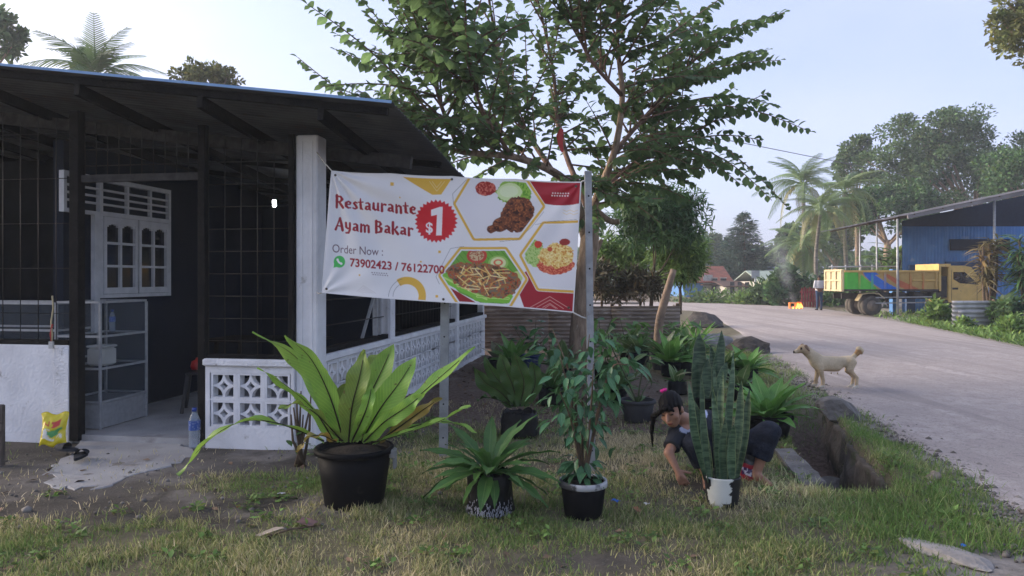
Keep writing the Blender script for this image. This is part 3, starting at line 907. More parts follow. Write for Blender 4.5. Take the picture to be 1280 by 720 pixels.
cabinet('low white framed glass food counter behind the front wall and grille', -4.6, -2.75, 0.25, 0.85, 0.70, [0.05, 0.36, 0.64], 0.0)
def pail():
    o = thing('food_container', 'white plastic container on the lower cabinet shelf', 'container', B2W(-2.42, 0.50, 0.68), -TH)
    mb = MB(); mb.box((-.10, -.11, 0), (.10, .11, .19), bev=.02); mb.build('tub', mat('milky_plastic', (0.5, 0.5, 0.47), (0.42, 0.42, 0.4), rough=.4), o)
    mb = MB(); mb.box((-.105, -.115, .19), (.105, .115, .215), bev=.01); mb.build('lid', mat('milky_lid', (0.55, 0.55, 0.53), rough=.4), o)
pail()
def water_bottle(name, label, loc, s=1.0, tilt=0, tint=(0.45, 0.55, 0.65)):
    o = thing(name, label, 'bottle', loc)
    mb = MB(); mb.lathe([(0.0, 0), (.036, .002), (.04, .02), (.036, .06), (.04, .075), (.04, .125), (.037, .14), (.04, .155), (.04, .20), (.03, .235), (.015, .262), (.015, .275)], 16)
    mb.build('bottle_body', glass_mat('pet', (0.35, 0.42, 0.5), 0.35, 0.12), o, True)
    mb = MB(); mb.lathe([(.0172, .272), (.0172, .298), (.0, .3)], 12); mb.build('cap', mat('blue_cap', (0.02, 0.06, 0.30), rough=.4), o, True)
    mb = MB(); mb.lathe([(.0408, .135), (.0408, .205)], 16); mb.f = mb.f[:-2]; mb.build('bottle_label', mat('blue_label', (0.04, 0.09, 0.30), (0.2, 0.25, 0.42), scale=60, rough=.5, lo=.55, hi=.6), o, True)
    o.scale = (s, s, s); return o
water_bottle('water_bottle', 'clear plastic water bottle with blue cap beside the doorway post', G(243, 564) + Vector((0, 0, .03)), 1.25)
water_bottle('water_bottle', 'dim clear bottle on the top shelf of the glass cabinet', B2W(-2.45, .7, 1.02), 0.8)
# dark table and stools in the gloom
def table():
    o = thing('dining_table', 'dark dining table in the gloom behind the doorway', 'table', B2W(-1.75, 2.9, .055), -TH)
    mb = MB(); mb.box((-.75, -.4, .70), (.75, .4, .735), bev=.008); mb.build('table_top', dark_timber, o)
    for sx in (-1, 1):
        for sy in (-1, 1):
            mb = MB(); mb.bar((sx * .66, sy * .32, 0), (sx * .6, sy * .3, .70), .04); mb.build('leg', dark_timber, o)
table()
def stool(label, x, y, rz):
    o = thing('plastic_stool', label, 'stool', B2W(x, y, .055), rz)
    mm_ = mat('dark_plastic', (0.03, 0.028, 0.03), rough=.5)
    mb = MB(); mb.box((-.17, -.17, .43), (.17, .17, .46), bev=.012); mb.build('seat', mm_, o)
    for sx in (-1, 1):
        for sy in (-1, 1):
            mb = MB(); mb.bar((sx * .2, sy * .2, 0), (sx * .145, sy * .145, .43), .035); mb.build('leg', mm_, o)
stool('black stool with splayed legs beside the glass cabinet', -1.85, 1.45, .3)
stool('black stool at the far side of the dark dining table', -1.2, 2.3, .7)
o = thing('red_kettle', 'small red kettle on the low bench inside the doorway', 'kettle', B2W(-1.95, 1.5, .52))
mb = MB(); mb.lathe([(0, 0), (.06, .0), (.075, .04), (.06, .1), (.02, .12), (.012, .14), (0, .145)], 14); redp = mat('red_paint', (0.45, 0.03, 0.025), (0.3, 0.02, 0.02), rough=.4); mb.build('body', redp, o, True)
mb = MB(); mb.tube([(.05, 0, .05), (.1, 0, .07), (.12, 0, .11)], [.018, .012, .01], 8); mb.build('spout', redp, o, True)

# things on the doorstep
def slipper(label, px, py, rz):
    g = G(px, py); o = thing('slipper', label, 'slipper', (g.x, g.y, .037), rz, None)
    foam = mat('black_foam', (0.03, 0.033, 0.04), (0.02, 0.022, 0.028), rough=.8)
    pr = []
    for k in range(24):
        a = 2 * math.pi * k / 24; y = math.cos(a) * .135; w = .045 + .012 * math.sin(y * 12); pr.append((math.sin(a) * w, y))
    mb = MB(); mb.prism(pr, 0.0, .024); mb.build('sole', foam, o)
    n = 9; V = []; Q = []
    for j in range(5):
        y = .0 + .11 * j / 4
        for k in range(n):
            a = math.pi * k / (n - 1); V.append((math.cos(a) * .052 * (1 - .08 * j / 4), y, .018 + math.sin(a) * (.055 - .02 * j / 4)))
    for j in range(4):
        for k in range(n - 1): q = j * n + k; Q.append((q, q + 1, q + n + 1, q + n))
    V += [(x * .9, y, z - .006) for x, y, z in V]; m0 = 5 * n; Q += [tuple(m0 + i for i in q[::-1]) for q in Q]
    link('strap', make_mesh('strap', V, Q, True), foam, o)
slipper('black foam slipper lying farther back, nearer the yellow packet', 84, 568, R(70))
slipper('black foam slipper in front, toe pointing at the camera side', 100, 577, R(15))
def packet():
    g = G(64, 560); o = thing('snack_packet', 'crumpled yellow snack packet leaning on the white front wall', 'packet', (g.x, g.y + .02, 0.015), R(8))
    nx, ny = 22, 28; V = []; colr = []
    for s in (0, 1):
        for j in range(ny):
            for i in range(nx):
                u = i / (nx - 1); v = j / (ny - 1)
                puff = (math.sin(math.pi * u) * math.sin(math.pi * v)) ** .5 * .045
                cr = .035 * (float(fbm(u * 4, v * 5, 3 + s)) - .5)
                w = .125 - .018 * math.sin(math.pi * v)
                V.append(((u - .5) * 2 * w + .02 * (float(fbm(v * 5, 1, 9)) - .5), (puff + cr * (0 < i < nx - 1)) * (-1 if s == 0 else 1) + .06 * v, v * .30 + .015 * math.sin(u * 9)))
                c = (0.75, 0.60, 0.02)
                n_ = float(fbm(u * 5, v * 5, 12))
                if .22 < v < .55 and abs(u - .5) < .38: c = (0.10, 0.38, 0.12) if n_ > .55 else ((0.8, 0.78, 0.7) if n_ < .42 else c)
                if .62 < v < .78 and .15 < u < .8: c = (0.6, 0.05, 0.03) if n_ > .5 else c
                colr.append(c)
    Q = []
    for s in (0, 1):
        b = s * nx * ny
        for j in range(ny - 1):
            for i in range(nx - 1):
                q = (b + j * nx + i, b + j * nx + i + 1, b + (j + 1) * nx + i + 1, b + (j + 1) * nx + i); Q.append(q if s == 0 else q[::-1])
    me = make_mesh('packet_film', V, Q, True, col=colr)
    link('packet_film', me, mat('packet_film', (1, 1, 1), (.85, .85, .85), rough=.3, spec=.5, attr=True), o)
packet()
g = G(2, 582); o = thing('wooden_stake', 'weathered wooden stake standing at the left edge before the white wall', 'stake', (g.x - .03, g.y, 0))
mb = MB(); mb.box((-.045, -.03, -.1), (.045, .03, .52), bev=.006); mb.build('stake', mat('grey_wood', (0.16, 0.13, 0.11), (0.08, 0.065, 0.055), scale=8, stretch=(6, 6, .6), rough=.9, bump=.5), o)
mb = MB(); mb.box((-.06, -.045, .30), (.06, -.031, .36)); mb.build('crosspiece', MATS['grey_wood'], o)
# candle-like wires hanging on the wall end
g0 = B2W(-2.50, -0.09, .93)
o = thing('twisted_cord', 'thin red and cream twisted cord hanging over the white wall end', 'cord', g0)
mb = MB(); mb.tube([(.0, 0, .50), (.01, -.0, .38), (-.012, 0, .24), (.0, 0, .12), (-.01, -.0, .02)], .008, 6); mb.build('cord', mat('cream_cord', (0.5, 0.42, 0.25), rough=.8), o, True)
mb = MB(); mb.tube([(.0, 0, .22), (-.018, 0, .12), (-.005, 0, .03)], .009, 6); mb.build('red_end', redp, o, True)
mb = MB(); mb.box((-.03, -.014, -.02), (.01, .014, .05)); mb.build('tag', rope_white, o)
# person behind the food counter
def inside_person():
    c = B2W(-3.05, 1.05, 0.055)
    o = thing('person', 'dimly seen person in a grey blue shirt behind the food counter', 'person', c, 0)
    body = lambda Pn: smin(smin(smin(cap_sdf(Pn, (0, 0, .1), (0, 0, .9), .12, .15), ell_sdf(Pn, (0, 0, 1.2), (.19, .12, .28)), .08), smin(cap_sdf(Pn, (0, 0, 1.4), (0, -.02, 1.52), .055, .05), ell_sdf(Pn, (0, -.03, 1.63), (.075, .095, .115)), .03), .05),
                           smin(smin(cap_sdf(Pn, (.19, 0, 1.36), (.25, -.03, 1.08), .055, .045), cap_sdf(Pn, (.25, -.03, 1.08), (.12, -.2, 1.0), .042, .035), .02),
                                smin(cap_sdf(Pn, (-.19, 0, 1.36), (-.25, -.03, 1.08), .055, .045), cap_sdf(Pn, (-.25, -.03, 1.08), (-.1, -.2, 1.0), .042, .035), .02), .01), .04)
    skin_ = (0.22, 0.12, 0.08)
    sdf_obj('body', body, (-.4, -.35, 0), (.4, .3, 1.8), .025, mat('skin_plain', (1, 1, 1), (.92, .9, .9), rough=.6, attr=True), o,
            lambda V: np.where((V[:, 2:3] > 1.44) | (V[:, 1:2] < -.12), np.array([skin_]), np.where(V[:, 2:3] > .88, np.array([[.13, .16, .18]]), np.array([[.02, .02, .03]]))))
    sdf_obj('hair', lambda Pn: np.maximum(ell_sdf(Pn, (0, 0, 1.66), (.09, .11, .115)), -(Pn[..., 1] * 1.0 + .05 + (Pn[..., 2] - 1.70) * .5)), (-.2, -.2, 1.5), (.2, .2, 1.85), .015, mat('black_hair', (0.006, 0.005, 0.005), rough=.55, spec=.12, scale=60), o)
inside_person()
# ------------------------------------------------------------------ banner between the column and a steel pole
def text_tris(txt, bold=0.0):
    cu = bpy.data.curves.new('lettering', 'FONT'); cu.body = txt; cu.size = 1.0; cu.offset = bold; cu.resolution_u = 4
    ob = bpy.data.objects.new('lettering', cu)
    COL.objects.link(ob)
    dg = bpy.context.evaluated_depsgraph_get()
    me = ob.evaluated_get(dg).to_mesh()
    me.calc_loop_triangles()
    V = np.array([v.co[:2] for v in me.vertices]); T = np.array([t.vertices[:] for t in me.loop_triangles])
    ob.evaluated_get(dg).to_mesh_clear()
    bpy.data.objects.remove(ob); bpy.data.curves.remove(cu)
    return V, T
CW, CH = 1260, 720
YY, XX = np.mgrid[0:CH, 0:CW].astype(float)
canvas = np.ones((CH, CW, 3)) * np.array([0.80, 0.80, 0.82])
def lin(r, g, b):
    f = lambda c: ((c / 255 + .055) / 1.055) ** 2.4 if c > 10 else c / 255 / 12.92
    return np.array([f(r), f(g), f(b)])
def put(cov, c):
    global canvas
    c = np.asarray(c, float)
    canvas = canvas * (1 - cov[..., None]) + c * cov[..., None]
def aa(d): return np.clip(0.5 - d, 0, 1)
def poly_cov(pts, x=None, y=None):
    """signed distance to polygon -> coverage"""
    return aa(poly_sd(pts))
def poly_sd(pts):
    pts = np.asarray(pts, float); d = np.full(XX.shape, 1e9); inside = np.zeros(XX.shape, bool)
    n = len(pts)
    for i in range(n):
        a, b = pts[i], pts[(i + 1) % n]; e = b - a
        wx, wy = XX - a[0], YY - a[1]
        t = np.clip((wx * e[0] + wy * e[1]) / (e @ e), 0, 1)
        d = np.minimum(d, np.hypot(wx - e[0] * t, wy - e[1] * t))
        c = (a[1] > YY) != (b[1] > YY)
        with np.errstate(divide='ignore', invalid='ignore'):
            xi = a[0] + (YY - a[1]) / (b[1] - a[1] if b[1] != a[1] else 1e-9) * e[0]
        inside ^= c & (XX < xi)
    return np.where(inside, -d, d)
def seg_d(a, b):
    a = np.asarray(a, float); b = np.asarray(b, float); e = b - a
    wx, wy = XX - a[0], YY - a[1]
    t = np.clip((wx * e[0] + wy * e[1]) / max(e @ e, 1e-9), 0, 1)
    return np.hypot(wx - e[0] * t, wy - e[1] * t), t
def line(pts, w, c, closed=False):
    d = np.full(XX.shape, 1e9)
    pts = list(pts) + ([pts[0]] if closed else [])
    for a, b in zip(pts[:-1], pts[1:]): d = np.minimum(d, seg_d(a, b)[0])
    put(aa(d - w / 2), c)
def disc(c, r, colr): put(aa(np.hypot(XX - c[0], YY - c[1]) - r), colr)
def put_text(txt, bold, x0, x1, yb0, yb1, cap, colr):
    """lettering from x0 to x1, baseline running yb0..yb1, capital height cap"""
    V, T = text_tris(txt, bold)
    lo, hi = V.min(0), V.max(0)
    sx = (x1 - x0) / (hi[0] - lo[0]); sy = cap / 0.70
    sl = (yb1 - yb0) / (x1 - x0)
    W = np.stack([x0 + (V[:, 0] - lo[0]) * sx, 0 * V[:, 0]], -1)
    W[:, 1] = yb0 + (W[:, 0] - x0) * sl - V[:, 1] * sy
    S = 3; cov = np.zeros((CH * S, CW * S), bool)
    W = W * S
    for t in T:
        a, b, c = W[t]
        xa, xb = int(max(0, min(a[0], b[0], c[0]) - 1)), int(min(CW * S - 1, max(a[0], b[0], c[0]) + 2))
        ya, yb = int(max(0, min(a[1], b[1], c[1]) - 1)), int(min(CH * S - 1, max(a[1], b[1], c[1]) + 2))
        if xb <= xa or yb <= ya: continue
        gy, gx = np.mgrid[ya:yb, xa:xb] + 0.5
        den = (b[1] - c[1]) * (a[0] - c[0]) + (c[0] - b[0]) * (a[1] - c[1])
        if abs(den) < 1e-9: continue
        l1 = ((b[1] - c[1]) * (gx - c[0]) + (c[0] - b[0]) * (gy - c[1])) / den
        l2 = ((c[1] - a[1]) * (gx - c[0]) + (a[0] - c[0]) * (gy - c[1])) / den
        cov[ya:yb, xa:xb] |= (l1 >= -1e-3) & (l2 >= -1e-3) & (l1 + l2 <= 1.001)
    put(cov.reshape(CH, S, CW, S).mean((1, 3)), colr)

RED = lin(158, 28, 44); RED2 = lin(205, 36, 48); GOLD = lin(222, 178, 70); GREEN = lin(72, 190, 92); GREYT = lin(105, 70, 85); LINE = lin(90, 90, 100)
# yellow triangle, dots, arcs
put(poly_cov([(425, 72), (648, 84), (600, 152), (560, 152)]), GOLD)
line([(560, 92), (580, 120), (602, 94)], 2, lin(235, 215, 160)); line([(548, 92), (580, 136), (616, 94)], 2, lin(235, 215, 160))
for c in ((375, 106, 8), (590, 412, 6), (578, 614, 6), (505, 455, 4), (222, 514, 4), (411, 165, 3)): put(poly_cov([(c[0] - c[2], c[1] - c[2]), (c[0] + c[2], c[1] - c[2] + 1), (c[0] + c[2], c[1] + c[2]), (c[0] - c[2], c[1] + c[2])]), GOLD)
rr_ = np.hypot(XX - 440, YY - 612); ang = np.degrees(np.arctan2(612 - YY, XX - 440))
put(aa(np.abs(rr_ - 72) - 17) * (ang < 122) * (ang > -30), GOLD)
put(aa(np.abs(rr_ - 82) - .9) * (ang > 105), LINE); put(aa(np.abs(rr_ - 62) - .9) * (ang > 115), LINE)
for k in range(4): line([(208 + k * 9, 590 + k * 2), (240 + k * 3, 562 + k * 9), (300 - k * 14, 598 - k)], 1.3, lin(190, 185, 185))
for j in range(2):
    for i in range(7): disc((281 + i * 11 + j * 5, 503 + j * 9 + i * .9), 2.6, GREYT)
# red corner shapes
put(np.minimum(poly_cov([(985, 90), (1225, 100), (1225, 215), (985, 215)]), aa(np.hypot((XX - 1135) / 1.55, YY - 60) - 143 / 1.0 + 0 * XX)), RED)
put(poly_cov([(950, 520), (985, 495), (1050, 590), (1185, 600), (1185, 700), (962, 668), (940, 600)]), RED)
for j in range(2):
    for i in range(7): disc((1091 + i * 11 - j * 3, 146 + j * 11 + i * .5), 3.2, lin(235, 225, 225))
for dy in (0, 14): line([(1133, 222 + dy), (1148, 231 + dy), (1163, 224 + dy), (1178, 233 + dy), (1196, 226 + dy)], 2, lin(228, 205, 150))
for k in range(3):
    s = 24 + k * 20; line([(1073 - s * 1.3, 668), (1073, 668 - s * .78), (1073 + s * 1.3, 672)], 2.2, lin(225, 170, 160))
line([(1050, 672), (1073, 655), (1098, 672)], 2, lin(225, 170, 160))
# hexagon windows
def hexa(pts, gold_off, fill):
    sd = poly_sd(pts)
    put(aa(sd - 20), lin(226, 226, 230)); put(aa(np.abs(sd - 12) - 5.5), GOLD); put(aa(sd), fill)
    return sd
def fnz(s, seed): return fbm(XX / s, YY / s, seed, 4)
# top hexagon: drumstick, sambal, cucumber on lettuce
H1 = [(738, 85), (975, 100), (1040, 205), (940, 345), (752, 345), (672, 195)]
sd1 = hexa(H1, 12, lin(224, 223, 228)); in1 = aa(sd1)
n1 = fnz(14, 101); n2 = fnz(6, 102)
b_ = aa((np.hypot((XX - 925) / 1.35, YY - 142) - 58) + 26 * (n1 - .5)); put(np.minimum(b_, in1), lin(140, 185, 70)); put(np.minimum(b_ * (n2 > .55), in1), lin(95, 150, 45))
put(np.minimum(aa(np.hypot((XX - 905) / 1.35, YY - 143) - 41 + 8 * (n1 - .5)), in1), lin(205, 225, 165))
put(np.minimum(aa(np.hypot((XX - 902) / 1.5, YY - 140) - 27), in1), lin(218, 232, 190))
b_ = aa(np.hypot((XX - 800) / 1.45, YY - 124) - 32 + 8 * (n1 - .5)); put(np.minimum(b_, in1), lin(150, 35, 35)); put(np.minimum(b_ * (n2 > .55), in1), lin(205, 110, 95))
dr = np.minimum(seg_d((945, 228), (930, 262))[0] - 66 + 18 * (n1 - .5), seg_d((885, 285), (820, 312))[0] - 17 + 6 * (n1 - .5))
dr = np.minimum(dr, seg_d((920, 265), (860, 292))[0] - 32)
dr = np.minimum(dr, np.hypot(XX - 955, YY - 215) - 46)
put(np.minimum(aa(dr), in1), lin(105, 58, 38)); put(np.minimum(aa(dr + 3) * smooth(.5, .62, n2), in1), lin(160, 95, 55)); put(np.minimum(aa(dr + 3) * smooth(.56, .66, n1), in1), lin(62, 34, 26))
# lower hexagon: fried fish on banana leaf
H2 = [(690, 408), (880, 410), (962, 540), (895, 655), (680, 640), (602, 520)]
sd2 = hexa(H2, 12, lin(222, 222, 226)); in2 = aa(sd2)
n1 = fnz(16, 111); n2 = fnz(5, 112); n3 = fnz(9, 113)
lf = poly_sd([(608, 520), (690, 405), (882, 408), (958, 535), (890, 652), (790, 655), (680, 600)])
put(np.minimum(aa(lf), in2), lin(110, 165, 60)); put(np.minimum(aa(lf) * (np.abs(np.sin((XX - YY * .8) / 9)) < .25), in2), lin(90, 145, 45))
put(np.minimum(poly_cov([(610, 560), (680, 600), (760, 650), (680, 648)]), in2), lin(150, 30, 35))
lg = seg_d((610, 530), (800, 632))[0] - 20; lg = np.minimum(lg, seg_d((760, 618), (895, 628))[0] - 22)
put(np.minimum(aa(lg), in2), lin(125, 190, 60)); put(np.minimum(aa(np.abs(lg + 18) - 2), in2), lin(190, 220, 120))
b_ = aa(np.hypot((XX - 758) / 1.25, YY - 432) - 36 + 6 * (n1 - .5)); put(np.minimum(b_, in2), lin(190, 70, 55)); put(np.minimum(aa(np.hypot((XX - 757) / 1.3, YY - 430) - 25) , in2), lin(205, 180, 140)); put(np.minimum(aa(np.hypot((XX - 757) / 1.3, YY - 430) - 25) * (n2 > .55), in2), lin(165, 90, 60))
put(np.minimum(aa(np.hypot((XX - 852) / 1.3, YY - 466) - 34), in2), lin(150, 190, 95)); put(np.minimum(aa(np.hypot((XX - 852) / 1.3, YY - 465) - 26), in2), lin(215, 220, 165)); put(np.minimum(aa(np.abs(np.hypot((XX - 852) / 1.4, YY - 464) - 12) - 3), in2), lin(215, 110, 80))
put(np.minimum(aa(np.hypot((XX - 935) / .9, YY - 530) - 26), in2), lin(195, 215, 135))
fs = poly_sd([(622, 500), (660, 470), (740, 468), (850, 480), (930, 520), (945, 560), (920, 600), (870, 622), (800, 612), (720, 585), (660, 550)]) - 6 + 20 * (n1 - .5)
put(np.minimum(aa(fs), in2), lin(150, 108, 62)); put(np.minimum(aa(fs) * smooth(.5, .6, n3), in2), lin(112, 104, 88)); put(np.minimum(aa(fs) * smooth(.56, .62, n2), in2), lin(175, 70, 40)); put(np.minimum(aa(fs + 4) * smooth(.60, .66, n1), in2), lin(90, 62, 40))
rs = random.Random(4)
for k in range(46):
    cx, cy = rs.uniform(690, 880), rs.uniform(490, 590); a = rs.uniform(0, 3.14); l = rs.uniform(14, 38)
    if (cx - 785) / 130 > 1.1: continue
    d_ = seg_d((cx - math.cos(a) * l, cy - math.sin(a) * l * .7), (cx + math.cos(a) * l, cy + math.sin(a) * l * .7))[0]
    put(np.minimum(aa(d_ - 2.1), in2 * aa(fs - 4)), lin(*rs.choice([(232, 205, 130), (222, 188, 105), (240, 222, 160), (205, 150, 80)])))
# right hexagon cut by the banner's edge: noodles
H3 = [(1055, 292), (1215, 290), (1215, 585), (1030, 575), (962, 432)]
sd3 = hexa(H3, 12, lin(222, 222, 227)); in3 = aa(sd3)
n1 = fnz(14, 121); n2 = fnz(5, 122)
b_ = aa(np.hypot(XX - 1010, (YY - 420) / 1.4) - 48 + 40 * (n1 - .5)); put(np.minimum(b_, in3), lin(185, 210, 130)); put(np.minimum(b_ * (n2 > .56), in3), lin(135, 180, 80))
b_ = aa(np.hypot((XX - 1100) / 1.15, (YY - 475) / .62) - 68 + 18 * (n1 - .5)); put(np.minimum(b_, in3), lin(188, 70, 52)); put(np.minimum(b_ * (n2 > .55), in3), lin(222, 130, 95))
b_ = aa(np.hypot((XX - 1105) / 1.35, YY - 430) - 55 + 26 * (n1 - .5)); put(np.minimum(b_, in3), lin(228, 196, 110)); put(np.minimum(b_ * smooth(.5, .58, n2), in3), lin(242, 224, 160)); put(np.minimum(b_ * smooth(.58, .62, fnz(7, 131)), in3), lin(205, 140, 60))
put(np.minimum(aa(np.hypot(XX - 1026, YY - 380) - 17 + 5 * (n1 - .5)), in3), lin(205, 62, 45)); put(np.minimum(aa(np.hypot((XX - 1138) / 1.5, YY - 370) - 15 + 5 * (n1 - .5)), in3), lin(150, 48, 40)); put(np.minimum(aa(np.hypot(XX - 1076, YY - 402) - 11), in3), lin(200, 90, 50))
# thin outlines beside the hexagons
line([(655, 200), (652, 150), (715, 85)], 1.6, LINE); line([(1052, 230), (1000, 300), (935, 362), (860, 368)], 1.4, LINE); line([(590, 560), (574, 525), (640, 398), (700, 388)], 1.6, LINE); line([(1015, 290), (1080, 275), (1190, 268)], 1.4, LINE)
# price seal
a_ = np.linspace(0, 2 * math.pi, 60, endpoint=False)
put(poly_cov([(575 + (99 if k % 2 else 87) * math.cos(t), 272 + (99 if k % 2 else 87) * math.sin(t)) for k, t in enumerate(a_)]), RED2)
W_ = lin(240, 236, 238)
put(poly_cov([(553, 220), (592, 208), (606, 208), (600, 337), (574, 337), (580, 243), (553, 248)]), W_)
put_text('$', 0.02, 528, 560, 322, 324, 46, W_)
# decorative bold lettering built from tapering strokes (capital height 1, x-height 0.66)
GL = {
 'R': (0.68, [[(.14, 0, .10), (.16, 1, .13)], [(.16, .95, .06), (.46, .93, .08), (.55, .72, .13), (.42, .50, .08), (.2, .47, .05)], [(.30, .46, .06), (.45, .28, .12), (.60, .03, .11)]]),
 'e': (0.52, [[(.14, .34, .05), (.38, .38, .06), (.42, .52, .08), (.28, .63, .06), (.13, .45, .11), (.14, .2, .12), (.28, .05, .07), (.44, .10, .05)]]),
 's': (0.44, [[(.36, .55, .06), (.24, .62, .06), (.13, .50, .09), (.26, .33, .10), (.34, .16, .10), (.22, .04, .06), (.07, .10, .06)]]),
 't': (0.40, [[(.18, .92, .05), (.18, .5, .11), (.19, .14, .12), (.32, .04, .05)], [(.02, .62, .045), (.36, .66, .05)]]),
 'a': (0.55, [[(.16, .58, .06), (.30, .63, .06), (.40, .5, .10), (.40, .12, .11), (.48, .02, .05)], [(.38, .36, .05), (.18, .28, .09), (.14, .13, .10), (.24, .05, .06), (.38, .14, .05)]]),
 'u': (0.56, [[(.12, .64, .09), (.13, .2, .12), (.24, .05, .07), (.38, .14, .05)], [(.42, .64, .09), (.42, .1, .11), (.50, .02, .05)]]),
 'r': (0.44, [[(.12, .64, .08), (.14, .02, .12)], [(.16, .46, .05), (.28, .62, .06), (.38, .56, .09)]]),
 'n': (0.57, [[(.12, .64, .08), (.13, .02, .12)], [(.16, .46, .05), (.30, .62, .06), (.42, .5, .10), (.43, .02, .11)]]),
 'A': (0.70, [[(.08, .0, .10), (.20, .42, .06), (.36, .98, .07)], [(.38, 1, .09), (.48, .5, .12), (.56, 0, .12)], [(.18, .32, .05), (.5, .32, .05)]]),
 'y': (0.54, [[(.12, .64, .10), (.14, .3, .11), (.26, .16, .06), (.38, .26, .05)], [(.42, .64, .09), (.41, .1, .11), (.32, -.18, .08), (.12, -.20, .07)]]),
 'm': (0.82, [[(.12, .64, .08), (.13, .02, .11)], [(.16, .46, .05), (.28, .62, .06), (.38, .5, .10), (.39, .02, .10)], [(.42, .46, .05), (.54, .62, .06), (.65, .5, .10), (.66, .02, .11)]]),
 'B': (0.66, [[(.14, .02, .11), (.16, .98, .12)], [(.16, .95, .06), (.42, .92, .07), (.48, .74, .11), (.36, .55, .06), (.2, .53, .05)], [(.34, .54, .05), (.52, .36, .12), (.48, .12, .11), (.3, .04, .06), (.14, .04, .06)]]),
 'k': (0.56, [[(.12, .02, .11), (.13, .98, .11)], [(.16, .32, .05), (.30, .44, .06), (.42, .62, .09)], [(.26, .38, .06), (.36, .2, .11), (.48, .02, .11)]]),
 ' ': (0.24, []),
}
def fancy(txt, x0, x1, yb0, yb1, cap, colr):
    tot = sum(GL[c][0] for c in txt); s = (x1 - x0) / tot
    sl = (yb1 - yb0) / (x1 - x0); x = 0; D = np.full(XX.shape, 1e9)
    for c in txt:
        for st in GL[c][1]:
            for (ax, ay, aw), (bx, by, bw) in zip(st[:-1], st[1:]):
                f = lambda u, v: (x0 + (x + u) * s, yb0 + (x + u) * s * sl - v * cap)
                d, t = seg_d(f(ax, ay), f(bx, by))
                D = np.minimum(D, d - (aw + (bw - aw) * t) * cap * 0.98)
        x += GL[c][0]
    put(aa(D - .5), colr)
fancy('Restaurante', 103, 486, 208, 240, 53, RED)
fancy('Ayam Bakar', 103, 470, 308, 336, 53, RED)
put_text('Order Now :', 0.0, 94, 330, 412, 428, 37, GREYT)
put_text('73902423 / 76122700', 0.028, 176, 613, 474, 513, 36, RED)
# green call icon: round speech bubble with a handset
disc((126, 454), 27, GREEN); put(poly_cov([(101, 462), (98, 482), (118, 477)]), GREEN)
put(aa(np.abs(np.hypot(XX - 126, YY - 454) - 21) - 1.8) * 0.0, W_)
hs = np.minimum(np.minimum(np.abs(np.hypot(XX - 137, YY - 443) - 19) - 4.2 + 99 * ((XX > 137) | (YY < 443)), np.hypot(XX - 117, YY - 445) - 5.5), np.hypot(XX - 135, YY - 463) - 5.5)
put(aa(hs), W_)

